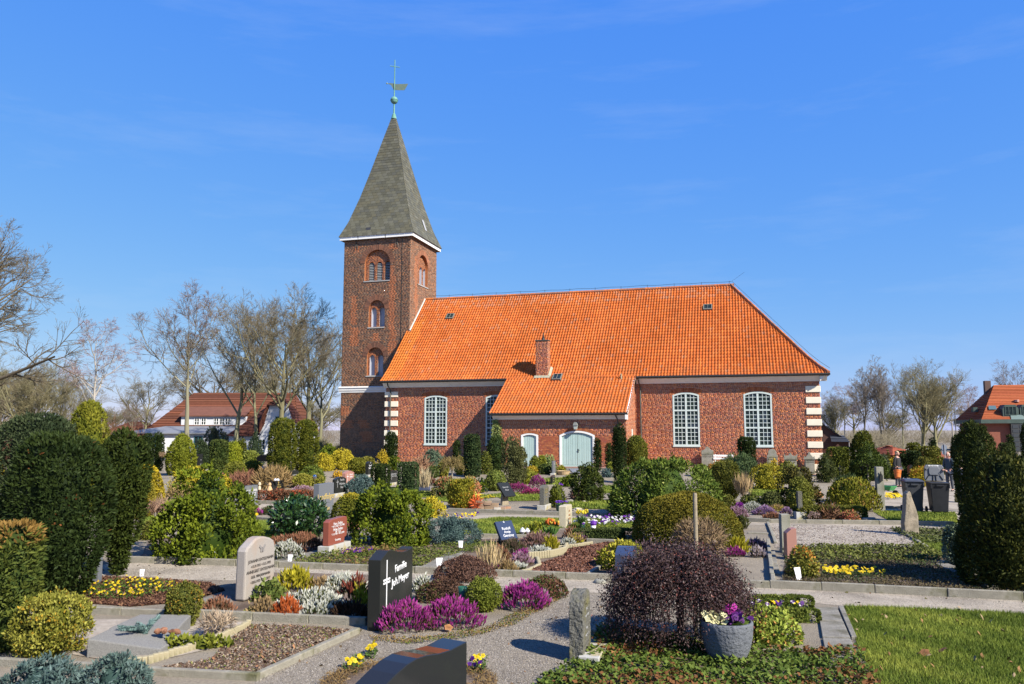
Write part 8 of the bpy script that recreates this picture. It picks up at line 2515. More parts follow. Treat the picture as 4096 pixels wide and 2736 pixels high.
bed('pansy_bed', 'yellow and purple pansies right of the wavy black headstone', pts((1870, 2700), (1880, 2660), (1950, 2650), (1940, 2700)), 12, [(YP2,), (YP,), (PUR,)], PLEAF, .032, .12, 160)
bed('pansy_bed', 'yellow flower row by the path behind the bins', pts((3538, 2000), (3545, 1984), (3600, 1984), (3610, 2000)), 60, [(YP2,), (YP,)], PLEAF, .06, .12, 120)
bed('primrose_bed', 'small yellow flowers before the tall dark yew pillar', pts((1914, 1898), (1920, 1886), (1956, 1886), (1950, 1898)), 24, [(YP2,), (YP, WP)], PLEAF, .08, .14, 80)
bed('pansy_bed', 'purple flowers before the small black headstone', pts((2235, 1950), (2240, 1940), (2260, 1940), (2258, 1950)), 12, [((.2, .05, .45),)], PLEAF, .07, .14, 40)
bed('pansy_bed', 'yellow and violet pansies between the two box hedge strips', pts((2990, 2440), (3000, 2428), (3160, 2434), (3240, 2440), (3150, 2446)), 26, [(YP2,), (PUR,), (PUR, WP)], PLEAF, .04, .12, 100)
bed('salmon_bed', 'salmon flowers beside the blue-black pointed headstone', pts((864, 1906), (872, 1890), (915, 1890), (910, 1906)), 26, [((.75, .32, .2),), ((.8, .6, .5),)], PLEAF, .08, .2, 60)
bed('salmon_bed', 'orange primroses beside the low brown shrubs at right', pts((3256, 2000), (3262, 1984), (3292, 1984), (3288, 2000)), 26, [((.65, .22, .06),), ((.75, .4, .2),)], PLEAF, .07, .14, 60)
def pot_plant(name, label, px, py, stalks, pot, palette, h=0.34, spread=0.14, leaf=(0.06, 0.12, 0.03), cat='flowers', tulip=True):
 _seed[0] += 1
 r = np.random.default_rng(_seed[0])
 t = thing(name, label, cat, G(px, py))
 z0_ = 0.0
 if pot:
  B().lathe([(pot * .7, 0), (pot, pot * 1.6), (pot * .9, pot * 1.6), (pot * .85, pot * 1.4)], 14).obj('pot', mat('green_pot', (0.03, 0.09, 0.06), 0.4), t)
  z0_ = pot * 1.3
 n = stalks * 5
 a = r.uniform(0, 2 * np.pi, n)
 D = unit(np.stack([np.cos(a) * .6, np.sin(a) * .6, r.uniform(.6, 1.3, n)], 1))
 S = unit(np.cross(D, np.array([0, 0, 1.0]) + r.normal(0, .3, (n, 3))))
 P = np.stack([r.normal(0, spread * .3, n), r.normal(0, spread * .3, n), np.full(n, z0_)], 1)
 V_, F_, C_ = quads(P, D, S, h * r.uniform(.6, 1.0, n), np.full(n, .045), mixc(leaf, np.array(leaf) * 2.2, r.uniform(0, 1, n)))
 ob('leaves', nmesh('leaves', V_, F_, M['leaf'], C_), t)
 for i in range(stalks):
  x, y = r.normal(0, spread * .8), r.normal(0, spread * .8)
  z = z0_ + h * r.uniform(.8, 1.15)
  b = B().lathe([(.006, -.0), (.028, .015), (.034, .04), (.024, .07), (.012, .078)], 7) if tulip else B().lathe([(.01, 0), (.045, .03), (.03, .04)], 7)
  ob('flower', colmesh(b, 'flower', M['petal'], [palette[i % len(palette)]]), t, (x, y, z))
 return t
pot_plant('tulips', 'orange and yellow tulips beside the sandstone headstone', 2204, 2148, 22, 0.0, [(.75, .18, .03), (.80, .35, .05), (.75, .5, .06)], .36, .13)
pot_plant('daffodil_pot', 'yellow daffodils in a green pot among the white pansies', 2330, 2112, 14, .09, [(.75, .55, .02), (.8, .65, .05)], .30, .15)
pot_plant('tulips', 'pale yellow tulips behind the orange-red tufted shrub', 1906, 2026, 12, 0.0, [(.75, .62, .10)], .42, .15)
pot_plant('daffodils', 'yellow daffodils left of the brick pile', 1940, 2030, 14, 0.0, [(.78, .62, .03)], .38, .2, tulip=False)
pot_plant('violet_bowl', 'violet flowers in a black bowl beside the sandstone headstone', 2240, 2048, 20, .16, [(.18, .06, .5), (.25, .1, .6)], .12, .16, tulip=False)
t = thing('flower_vase', 'dark green cone vase left of the green box ball', 'vase', G(1850, 2424))
B().lathe([(.02, -.05), (.045, .05), (.075, .30), (.068, .30), (.04, .08)], 16).obj('vase', mat('green_plastic', (0.02, 0.09, 0.06), 0.35), t, smooth=True)
t = thing('flower_vase', 'white cone vase with violets standing in the pansy hedge', 'vase', G(2374, 2132))
B().lathe([(.03, 0), (.07, .2), (.06, .2)], 12).obj('vase', M['white'], t, smooth=True)
bms = B().ball((0, 0, .25), .09, 8)
ob('flower', colmesh(bms, 'flower', M['petal'], [(.16, .04, .38)]), t)
# grey planter with flowers
t = thing('planter', 'round grey concrete planter with cream and violet flowers', 'planter', G(2926, 2668) + Vector((0.03, 0.29, 0)))
pm = mat('grey_planter', (0.125, 0.135, 0.155), 0.9, (0.17, 0.18, 0.20), 6, 0.8, 26)
B().lathe([(.20, 0), (.215, .02), (.27, .14), (.305, .28), (.315, .40), (.318, .455), (.31, .47), (.288, .472), (.28, .45), (.275, .39)], 40).obj('bowl', pm, t, smooth=True)
B().lathe([(.001, .405), (.278, .40)], 24).obj('soil', M['soil'], t)
r_ = np.random.default_rng(5)
n_ = 70
a_ = r_.uniform(0, 2 * np.pi, n_)
rr_ = np.sqrt(r_.uniform(0, 1, n_)) * .22
P_ = np.stack([rr_ * np.cos(a_), rr_ * np.sin(a_), np.full(n_, .42)], 1)
D_ = unit(np.stack([np.cos(a_), np.sin(a_), r_.uniform(.2, 1, n_)], 1))
S_ = unit(np.cross(D_, np.array([0, 0, 1.0]) + r_.normal(0, .3, (n_, 3))))
V_, F_, C_ = quads(P_, D_, S_, r_.uniform(.10, .17, n_), r_.uniform(.05, .08, n_), mixc((.10, .17, .02), (.24, .32, .06), r_.uniform(0, 1, n_)))
ob('leaves', nmesh('leaves', V_, F_, M['leaf'], C_), t)
fm = {'cream': flower_mesh([(.80, .76, .42)], 3, .05), 'violet': flower_mesh([(.10, .02, .16)], 4, .045), 'magenta': flower_mesh([(.50, .03, .36)], 5, .045)}
for k, (x0_, y0_, z0_, n_, sp) in {'cream': (-.14, -.04, .50, 34, .07), 'violet': (.10, -.03, .50, 30, .065), 'magenta': (.07, .06, .57, 14, .05)}.items():
 for i in range(n_):
  o = ob('flower', fm[k], t, (x0_ + r_.normal(0, sp), y0_ + r_.normal(0, sp * .8), z0_ + r_.normal(0, .03)))
  o.rotation_euler = (r_.uniform(.1, 1.3), r_.uniform(-.6, .6), r_.uniform(-1, 1))
# ------------------------------------------------------------------ trees of the churchyard
# purple weeping tree with its two stems and stake
c = G(2770, 2575)
kk = MPP(c.y)
t = thing('weeping_tree', 'dark purple weeping tree with umbrella crown beside the planter', 'tree', c)
r_ = np.random.default_rng(77)
H0, RX, RY = ZA(2196, c.y), 268 * kk, 0.80
B().tube([(-.14, .0, 0), (-.15, .02, .5), (-.10, .0, 1.0), (-.03, 0, H0 - .12)], [.055, .05, .045, .03], 8).obj('trunk', mat('dark_trunk', (0.05, 0.045, 0.04), 0.9, (0.09, 0.08, 0.07), 20), t)
ns = 420
a = r_.uniform(0, 2 * np.pi, ns)
q = r_.uniform(0.02, 1, ns) ** .4
ex, ey = q * np.cos(a) * RX - .17, q * np.sin(a) * RY
top = H0 * (1 - 0.40 * q ** 2.2) - r_.uniform(-.06, .16, ns)
drop = np.where(q > .55, r_.uniform(.3, 1.0, ns), r_.uniform(.2, .6, ns)) * np.where(ex < -.2, 1.0, .66) * r_.uniform(.7, 1.25, ns)
low = np.maximum(top - drop, .18)
k = 7
u = np.linspace(0, 1, k)
Pl = np.empty((ns, k, 3))
for j in range(k):
 s_ = u[j]
 if s_ < .5:
  f = s_ / .5
  Pl[:, j, 0], Pl[:, j, 1] = ex * f, ey * f
  Pl[:, j, 2] = (H0 - .22) * (1 - f) + top * f + .10 * np.sin(f * np.pi)
 else:
  f = (s_ - .5) / .5
  Pl[:, j, 0], Pl[:, j, 1] = ex * (1 + .05 * f), ey * (1 + .05 * f)
  Pl[:, j, 2] = top * (1 - f) + low * f
Pl[:, 1:] += r_.normal(0, .03, (ns, k - 1, 3))
Vt, F = tubes(Pl, np.tile(np.linspace(.009, .0025, k)[None], (ns, 1)), 3)
ob('branches', nmesh('branches', Vt, F, M['bark'], np.tile(np.array((.07, .045, .04)), (len(Vt), 1))), t)
nl = 56000
i = r_.integers(0, ns, nl)
f = r_.uniform(.22, 1, nl) ** .8 * (k - 1)
j = np.minimum(f.astype(int), k - 2)
fr = (f - j)[:, None]
P_ = Pl[i, j] * (1 - fr) + Pl[i, j + 1] * fr + r_.normal(0, .085, (nl, 3))
D_ = unit(r_.normal(0, 1, (nl, 3)) + np.array([0, 0, -.4]))
S_ = unit(np.cross(D_, r_.normal(0, 1, (nl, 3))))
cc = mixc((.032, .018, .018), (.085, .05, .047), r_.uniform(0, 1, nl))
kq = r_.uniform(0, 1, nl) < .06
cc[kq] = np.array((.17, .05, .04))
V_, F_, C_ = quads(P_, D_, S_, r_.uniform(.022, .042, nl), r_.uniform(.012, .02, nl), cc)
ob('crown', nmesh('crown', V_, F_, M['satin'], C_), t)
t = thing('tree_stake', 'pale round stake and stem pair under the purple weeping tree', 'stake', G(2785, 2556))
B().tube([(0, 0, 0), (.0, 0, 1.05)], .028, 8).obj('stake', M['wood'], t)
B().tube([(.09, .02, 0), (.08, .03, .4), (.10, .02, 1.1)], [.035, .03, .028], 8).obj('stem', mat('grey_stem', (0.25, 0.22, 0.18), 0.9, (0.33, 0.30, 0.25), 15), t)
t = thing('wooden_stake', 'weathered round wooden stake standing out of the bare twig bush', 'stake', G(2786, 2250))
B().tube([(0, 0, 0), (0, 0, ZA(1976, G(2786, 2250).y) - .02), (0, 0, ZA(1972, G(2786, 2250).y))], [.045, .045, .035], 10).obj('stake', M['wood'], t)
# little standard trees
def standard(label, px, py, pyc, pyt, wpx, col, bare=True, stem=0.03, cat='tree', name='standard_tree'):
 p = G(px, py)
 k_ = MPP(p.y)
 zc, zt, rw = ZA(pyc, p.y) - p.z, ZA(pyt, p.y) - p.z, wpx * k_ / 2
 t = thing(name, label, cat, p, 0)
 B().tube([(0, 0, 0), (.02, 0, zc * .5), (0, 0, zc)], [stem, stem * .85, stem * .8], 8).obj('trunk', bpy.data.materials['grey_stem'], t)
 _seed[0] += 1
 r = np.random.default_rng(_seed[0])
 n = 60
 a = r.uniform(0, 2 * np.pi, n)
 d = unit(np.stack([np.cos(a), np.sin(a), r.uniform(.1, 1.2, n)], 1))
 L = r.uniform(.6, 1.05, n)[:, None]
 P0 = np.tile(np.array([0, 0, zc - .02]), (n, 1))
 E = P0 + d * L * np.array([rw, rw, (zt - zc)])
 mid = (P0 + E) / 2 + np.array([0, 0, .18 * (zt - zc)])
 dr_ = 0 if bare else 1
 E2 = E + np.array([0, 0, -.35 * rw * dr_]) + d * np.array([.15 * rw, .15 * rw, 0])
 Pl = np.stack([P0, mid, E, E2], 1)
 par = Pl
 rad = np.tile(np.linspace(.014, .005, 4)[None], (n, 1)) * max(1, p.y / 25)
 l2, r2, L2 = grow(r, par, rad, np.full(n, rw), 7, .45, 50, .1 - .5 * dr_, 3, .3, 1.0, .5, .6, .2)
 v0, f0 = tubes(par, rad, 4)
 v1, f1 = tubes(l2, np.maximum(r2, .004 * max(1, p.y / 25)), 3)
 Vt = np.concatenate([v0, v1])
 ob('crown', nmesh('crown', Vt, np.concatenate([f0, f1 + len(v0)]), M['bark'], np.tile(np.array(col), (len(Vt), 1)) * r.uniform(.8, 1.2, (len(Vt), 1))), t)
 return t
standard('small bare standard tree with mop crown left of the great cypress', 614, 2196, 2048, 1990, 110, (.24, .15, .10), True, .035)
standard('umbrella-shaped weeping willow on a pale stem before the first church window', 1806, 1984, 1868, 1806, 96, (.20, .15, .06), False, .05)
standard('bare rose standard before the slim yews at the porch', 658, 1886, 1830, 1800, 46, (.25, .17, .10), True, .04)
standard('dark small standard tree by the concrete post', 3472, 1924, 1868, 1836, 60, (.06, .055, .045), False, .05)
# ivy climbing the annex corner
iv = thing('climbing_ivy', 'pale green ivy climbing the left corner of the annex', 'climbing plant', (CH[0], CH[1], 0), -PH)
r_ = np.random.default_rng(31)
n_ = 900
z_ = r_.uniform(.5, 3.35, n_)
x_ = -19.95 + r_.uniform(0, 1, n_) * (.42 + .18 * np.sin(z_ * 3)) - .04
P_ = np.stack([x_, -4.20 - r_.uniform(0, .10, n_), z_], 1)
D_ = unit(np.stack([r_.normal(0, .6, n_), np.full(n_, -.5), r_.normal(-.3, .6, n_)], 1))
S_ = unit(np.cross(D_, np.array([0, -1.0, 0.3]) + r_.normal(0, .3, (n_, 3))))
V_, F_, C_ = quads(P_, D_, S_, r_.uniform(.09, .16, n_), r_.uniform(.08, .13, n_), mixc((.13, .17, .04), (.32, .36, .13), r_.uniform(0, 1, n_)))
ob('foliage', nmesh('foliage', V_, F_, M['leaf'], C_), iv)
B().tube([(-19.85, -4.19, .3), (-19.8, -4.19, 1.6), (-19.85, -4.19, 3.0)], [.03, .025, .012], 5).obj('stem', M['wood'], iv)
# fir spray with cones on the slab grave
p = G(590, 2590)
p.z = .155
t = thing('fir_spray', 'blue fir twigs with brown cones lying on the slab grave', 'arrangement', p, .2)
r_ = np.random.default_rng(9)
for i in range(7):
 a = 2.6 + .35 * i * (.6 if i % 2 else -.6) + r_.uniform(-.15, .15)
 n_ = 260
 u = r_.uniform(0, 1, n_)
 L = .34 * r_.uniform(.8, 1.1)
 ax = np.array([math.cos(a), math.sin(a), .10])
 P_ = ax[None] * (u * L)[:, None] + np.array([0, 0, .03 + .015 * i])
 th_ = r_.uniform(0, 2 * np.pi, n_)
 s1 = np.array([-math.sin(a), math.cos(a), 0])
 D_ = unit(ax[None] * .7 + s1[None] * np.cos(th_)[:, None] + np.array([0, 0, 1])[None] * np.sin(th_)[:, None])
 S_ = unit(np.cross(D_, r_.normal(0, 1, (n_, 3))))
 V_, F_, C_ = quads(P_, D_, S_, np.full(n_, .045), np.full(n_, .010), mixc((.07, .13, .12), (.20, .29, .27), r_.uniform(0, 1, n_)))
 ob('fir_twig', nmesh('fir_twig', V_, F_, M['leaf'], C_), t)
for i in range(5):
 b = B()
 for j in range(7):
  rr = .030 * math.sin(math.pi * (j + .8) / 8.2) + .004
  b.lathe([(rr * .55, .016 * j), (rr * 1.15, .016 * j + .008), (rr * .6, .016 * j + .017)], 9)
 o = ob('pine_cone', colmesh(b, 'pine_cone', M['chip'], [(.30, .15, .09), (.24, .11, .07)]), t, (.08 + .055 * i, -.03 + r_.uniform(-.06, .06), .045))
 o.rotation_euler = (r_.uniform(1.2, 1.9), 0, r_.uniform(0, 3))
# dry leaves lying about
lm = flower_mesh([(.42, .20, .08)], 8, .07)
for i, (px, py) in enumerate(((1794, 2528), (2460, 2636), (2470, 2670), (2610, 2600), (3770, 2620), (3700, 2630))):
 o = ob('dry_leaf', lm, None, G(px, py) + Vector((0, 0, .06)), i * 1.3)
 o.rotation_euler = (.5, .2, i)
 o['label'] = ['dry orange-brown leaf at the foot of the magenta heather', 'dry leaf on the ground cover left of the planter, upper one', 'dry leaf on the ground cover left of the planter, lower one', 'dry leaf under the purple weeping tree', 'large pale dry leaf lying on the front lawn', 'small dry leaf left of the pale one on the front lawn'][i]
 o['category'] = 'leaf'
# ------------------------------------------------------------------ wheelie bins
def bin_(label, px, py, yaw, lid_open, col, s=1.0):
 p = G(px, py)
 t = thing('wheelie_bin', label, 'wheelie bin', p, yaw, 'wheelie bins beside the path')
 bm_ = mat('bin_' + col, (0.035, 0.038, 0.045) if col == 'grey' else (0.014, 0.015, 0.018), 0.45, (0.05, 0.053, 0.06) if col == 'grey' else (0.02, 0.021, 0.025), 5)
 w0, w1, d0, d1, h = .23, .285, .24, .34, .98
 b = B()
 b.add([(-w0, -d0, .06), (w0, -d0, .06), (w0, d0, .06), (-w0, d0, .06), (-w1, -d1, h), (w1, -d1, h), (w1, d1, h), (-w1, d1, h)], [(0, 3, 2, 1), (4, 5, 6, 7), (0, 1, 5, 4), (1, 2, 6, 5), (2, 3, 7, 6), (3, 0, 4, 7)])
 b.box(-w1 - .02, w1 + .02, -d1 - .02, d1 + .02, h, h + .045)
 b.obj('body', bm_, t, bevel=.012)
 B().box(-w1 - .01, -w1 + .03, -d1 - .03, -d1 - .005, h - .14, h - .005).box(w1 - .03, w1 + .01, -d1 - .03, -d1 - .005, h - .14, h - .005).box(-.12, .12, -d1 - .035, -d1 - .005, h - .07, h - .02).obj('rim_ribs', bm_, t)
 for sx in (-1, 1):
  o = B().tube([(sx * .29, d0 + .02, .10), (sx * .34, d0 + .02, .10)], .10, 14).obj('wheel', M['black'], t)
 B().tube([(-.3, d0 + .02, .10), (.3, d0 + .02, .10)], .014, 6).obj('axle', M['black'], t)
 lm_ = mat('lid_grey', (0.17, 0.18, 0.20), 0.45, (0.21, 0.22, 0.24), 5) if lid_open else bm_
 if lid_open:
  zz = h + .06
  b = B()
  b.prism([(-.28, zz), (.28, zz), (.31, zz + .08), (.30, zz + .46), (.25, zz + .54), (-.25, zz + .54), (-.30, zz + .46), (-.31, zz + .08)], d1 - .02, d1 + .05)
  ld = b.obj('lid', lm_, t, bevel=.015)
  B().prism([(-.13, zz + .20), (.13, zz + .20), (.17, zz + .26), (.17, zz + .42), (.13, zz + .46), (-.13, zz + .46), (-.17, zz + .42), (-.17, zz + .26)], d1 - .05, d1 - .021).obj('lid_panel', lm_, ld, bevel=.01)
  q = B()
  for a, c in (((-.17, zz + .2), (-.27, zz + .04)), ((.17, zz + .2), (.27, zz + .04)), ((-.04, zz + .2), (-.05, zz)), ((.04, zz + .2), (.05, zz))):
   q.tube([(a[0], d1 - .03, a[1]), (c[0], d1 - .03, c[1])], .014, 6)
  q.tube([(-.29, d1 - .03, zz + .42), (-.24, d1 - .06, zz + .36)], .02, 6).tube([(.29, d1 - .03, zz + .42), (.24, d1 - .06, zz + .36)], .02, 6)
  q.obj('lid_ribs', M['black'], ld)
  B().box(-.17, .14, d1 - .0305, d1 - .0225, zz + .49, zz + .535).obj('sticker', M['white'], ld)
  text(ld, 'RESTABFALL', .042, (-.015, d1 - .032, zz + .498), M['ink_dark'], ext=.0005)
 else:
  b = B()
  b.add([(-w1 - .03, -d1 - .05, h + .05), (w1 + .03, -d1 - .05, h + .05), (w1 + .03, d1 + .03, h + .05), (-w1 - .03, d1 + .03, h + .05), (-w1 + .03, -d1 + .06, h + .10), (w1 - .03, -d1 + .06, h + .10), (w1 - .03, d1 - .04, h + .12), (-w1 + .03, d1 - .04, h + .12)],
    [(0, 3, 2, 1), (4, 5, 6, 7), (0, 1, 5, 4), (1, 2, 6, 5), (2, 3, 7, 6), (3, 0, 4, 7)])
  ld = b.obj('lid', lm_, t, bevel=.01)
 B().tube([(-.25, d1 + .04, h + .02), (-.25, d1 + .10, h + .03), (.25, d1 + .10, h + .03), (.25, d1 + .04, h + .02)], .015, 6).obj('handle_bar', M['black'], t)
 return t
bin_('dark grey wheelie bin with closed lid, the left of two', 3655, 2046, R(-14), False, 'grey')
bin_('black wheelie bin with its grey lid held open', 3756, 2052, R(-14), True, 'black')
# ------------------------------------------------------------------ people
def body(t, name, joints, edges, radii, mt, root=0, sub=2, smooth=True):
 """one continuous skin over a skeleton of joints"""
 me = bpy.data.meshes.new(name)
 me.from_pydata([tuple(j) for j in joints], edges, [])
 me.update()
 o = bpy.data.objects.new(name, me)
 COL.objects.link(o)
 o.parent = t
 sk = o.modifiers.new('skin', 'SKIN')
 sk.use_smooth_shade = True
 for i, r in enumerate(radii):
  v = me.skin_vertices[0].data[i]
  v.radius = r if isinstance(r, tuple) else (r, r)
  v.use_root = (i == root)
 s = o.modifiers.new('smooth', 'SUBSURF')
 s.levels = s.render_levels = sub
 if mt:
  me.materials.append(mt)
 return o
skin = mat('skin', (0.50, 0.27, 0.19), 0.55, (0.56, 0.31, 0.23), 12)
def head(t, c, s, hair, yaw, tilt, hairlen=0.0, bald=False):
 """head with face, ears and hair; c is the chin-neck joint"""
 g = bpy.data.objects.new('head', None)
 bm = bmesh.new()
 bmesh.ops.create_icosphere(bm, subdivisions=4, radius=1.0)
 for v in bm.verts:
  x, y, z = v.co
  # face looks along -y
  w = .072 * (1 - .22 * max(0, -z))
  dd = .094
  v.co = Vector((x * w, y * dd + (-.012 if z < -.3 and y < 0 else 0), z * .118))
  q = v.co
  if y < -.75 and abs(x) < .22 and -.35 < z < .12:
   q.y -= .022 * (1 - abs(x) / .22) * (1 - abs(z + .18) / .35)
  if y < -.5 and .02 < z < .28 and .2 < abs(x) < .6:
   q.y += .008
 me = bpy.data.meshes.new('head')
 bm.to_mesh(me)
 bm.free()
 me.materials.append(skin)
 for p in me.polygons:
  p.use_smooth = True
 o = ob('head', me, t, c)
 o.rotation_euler = (tilt, 0, yaw)
 o.scale = (s, s, s)
 bpy.data.objects.remove(g)
 e = B()
 for sx in (-1, 1):
  e.ball((sx * .027, -.083, .012), .009, 8)
 e.obj('eyes', mat('eye_dark', (0.03, 0.025, 0.02), 0.3), o)
 B().ball((-.074, .008, -.005), .018, 8, 1.5).ball((.074, .008, -.005), .018, 8, 1.5).obj('ears', skin, o)
 B().tube([(-.022, -.088, -.055), (0, -.093, -.057), (.022, -.088, -.055)], .006, 6).obj('mouth', mat('lips', (0.36, 0.12, 0.10), 0.5), o)
 hb = bmesh.new()
 bmesh.ops.create_icosphere(hb, subdivisions=4, radius=1.0)
 rm = []
 for v in hb.verts:
  x, y, z = v.co
  keep = (z > .42 or y > .05) if not bald else (y > .0 and z < .45 and z > -.55) or (abs(x) > .75 and z < .3 and z > -.3 and y > -.2)
  if z < -.55 and not hairlen:
   keep = False
  if not keep:
   rm.append(v)
  k = 1.10 + .03 * math.sin(x * 30) * math.sin(z * 25)
  v.co = Vector((x * .074 * k, y * .096 * k, z * .12 * k - (hairlen * max(0, -z) if hairlen else 0)))
 bmesh.ops.delete(hb, geom=rm, context='VERTS')
 hm = bpy.data.meshes.new('hair')
 hb.to_mesh(hm)
 hb.free()
 hm.materials.append(hair)
 ob('hair', hm, o)
 return o
def hand(t, wrist, direction, side, curl, s=1.0, grip=0.0):
 """palm with four unequal bent fingers and a thumb from its side"""
 d = Vector(direction).normalized()
 sd = Vector(side)
 sd = (sd - d * sd.dot(d)).normalized()
 nn = d.cross(sd)
 W_ = Vector(wrist)
 J, E, Rr = [W_, W_ + d * .05 * s, W_ + d * .085 * s], [(0, 1), (1, 2)], [(.026 * s, .018 * s), (.036 * s, .016 * s), (.036 * s, .014 * s)]
 o = body(t, 'hand', J, E, Rr, skin, 0, 1)
 for i, (off, L) in enumerate(((-.027, .068), (-.009, .078), (.009, .074), (.026, .058))):
  b0 = W_ + d * .075 * s + sd * off * s
  pts_ = [b0]
  ang = .2
  for k_ in range(3):
   ang += curl
   pts_.append(pts_[-1] + (d * math.cos(ang) + nn * math.sin(ang)) * L * s * (.45, .32, .26)[k_])
  body(o, 'finger', pts_, [(0, 1), (1, 2), (2, 3)], [.0095 * s, .009 * s, .0085 * s, .007 * s], skin, 0, 1)
 th = [W_ + d * .03 * s - sd * .028 * s, W_ + d * .055 * s - sd * .055 * s + nn * .01 * s, W_ + d * .085 * s - sd * .055 * s + nn * .03 * s]
 body(o, 'thumb', th, [(0, 1), (1, 2)], [.012 * s, .0105 * s, .008 * s], skin, 0, 1)
 return o
def person(label, loc, yaw, s, jacket, trousers, shoes, hair, pose, hairlen=0.0, bald=False, hyaw=0, htilt=0, gloves=None, torso=1.0):
 t = thing('person', label, 'person', loc, yaw, 'people in the churchyard')
 t.scale = (s, s, s)
 J = {'pel': (0, 0, .94), 'wai': (0, .0, 1.08), 'che': (0, 0, 1.30), 'nec': (0, .01, 1.46), 'neck2': (0, -.005, 1.53),
   'shl': (-.18, 0, 1.40), 'shr': (.18, 0, 1.40), 'hil': (-.09, 0, .90), 'hir': (.09, 0, .90)}
 J.update(pose)
 names = ['pel', 'wai', 'che', 'nec', 'neck2', 'hil', 'knl', 'anl', 'tol', 'hir', 'knr', 'anr', 'tor', 'shl', 'ell', 'wrl', 'shr', 'elr', 'wrr']
 idx = {n: i for i, n in enumerate(names)}
 ed = [('pel', 'wai'), ('wai', 'che'), ('che', 'nec'), ('nec', 'neck2'), ('pel', 'hil'), ('hil', 'knl'), ('knl', 'anl'), ('anl', 'tol'), ('pel', 'hir'), ('hir', 'knr'), ('knr', 'anr'), ('anr', 'tor'),
   ('nec', 'shl'), ('shl', 'ell'), ('ell', 'wrl'), ('nec', 'shr'), ('shr', 'elr'), ('elr', 'wrr')]
 rad = {'pel': (.15, .115), 'wai': (.135 * torso, .10 * torso), 'che': (.16, .115), 'nec': .075, 'neck2': .05, 'hil': .088, 'knl': .06, 'anl': .042, 'tol': .035, 'hir': .088, 'knr': .06, 'anr': .042, 'tor': .035,
   'shl': .062, 'ell': .047, 'wrl': .032, 'shr': .062, 'elr': .047, 'wrr': .032}
 o = body(t, 'body', [J[n] for n in names], [(idx[a], idx[b]) for a, b in ed], [rad[n] for n in names], skin, 0, 2)
 # clothing follows the same skeleton, a little fuller
 up = ['pel', 'wai', 'che', 'nec', 'shl', 'ell', 'wrl', 'shr', 'elr', 'wrr']
 ui = {n: i for i, n in enumerate(up)}
 jr = {'pel': (.165, .128), 'wai': (.152 * torso, .115 * torso), 'che': (.175, .13), 'nec': .082, 'shl': .076, 'ell': .06, 'wrl': .043, 'shr': .076, 'elr': .06, 'wrr': .043}
 pj = dict(J)
 for a, b in (('wrl', 'ell'), ('wrr', 'elr')):
  pj[a] = tuple(Vector(J[a]).lerp(Vector(J[b]), .18))
 body(t, 'jacket', [pj[n] for n in up], [(ui[a], ui[b]) for a, b in [('pel', 'wai'), ('wai', 'che'), ('che', 'nec'), ('nec', 'shl'), ('shl', 'ell'), ('ell', 'wrl'), ('nec', 'shr'), ('shr', 'elr'), ('elr', 'wrr')]], [jr[n] for n in up], jacket, 0, 2)
 lo = ['pel', 'hil', 'knl', 'anl', 'hir', 'knr', 'anr']
 li = {n: i for i, n in enumerate(lo)}
 lr = {'pel': (.155, .12), 'hil': .098, 'knl': .072, 'anl': .058, 'hir': .098, 'knr': .072, 'anr': .058}
 body(t, 'trousers', [J[n] for n in lo], [(li[a], li[b]) for a, b in [('pel', 'hil'), ('hil', 'knl'), ('knl', 'anl'), ('pel', 'hir'), ('hir', 'knr'), ('knr', 'anr')]], [lr[n] for n in lo], trousers, 0, 2)
 for a, b in (('anl', 'tol'), ('anr', 'tor')):
  q0, q1 = Vector(J[a]), Vector(J[b])
  hd = q0 + (q0 - q1) * .35
  body(t, 'shoe', [(hd.x, hd.y, .045), (q0.x, q0.y, .055), (q1.x, q1.y, .035), (q1.x + (q1.x - q0.x) * .35, q1.y + (q1.y - q0.y) * .35, .03)], [(0, 1), (1, 2), (2, 3)], [.042, .048, .043, .03], shoes, 0, 1)
 head(t, (J['neck2'][0], J['neck2'][1] - .015, J['neck2'][2] + .115), 1.0, hair, hyaw, htilt, hairlen, bald)
 for w_, e_ in (('wrl', 'ell'), ('wrr', 'elr')):
  d = (Vector(J[w_]) - Vector(J[e_])).normalized()
  h = hand(t, J[w_], d, (0, 1, 0) if abs(d.y) < .8 else (1, 0, 0), .55)
  if gloves and w_ == gloves[0]:
   gm = gloves[1]
   for q in [h] + list(h.children):
    q.data.materials.clear()
    q.data.materials.append(gm)
 return t
blk = mat('black_cloth', (0.016, 0.016, 0.018), 0.9, (0.024, 0.024, 0.026), 20)
jean = mat('dark_jeans', (0.055, 0.06, 0.075), 0.9, (0.10, 0.105, 0.12), 14)
blond = mat('blond_hair', (0.52, 0.38, 0.18), 0.6, (0.66, 0.50, 0.28), 30)
greyh = mat('grey_hair', (0.42, 0.38, 0.34), 0.7, (0.52, 0.48, 0.44), 30)
navy = mat('navy_fleece', (0.035, 0.05, 0.06), 0.95, (0.05, 0.066, 0.078), 20)
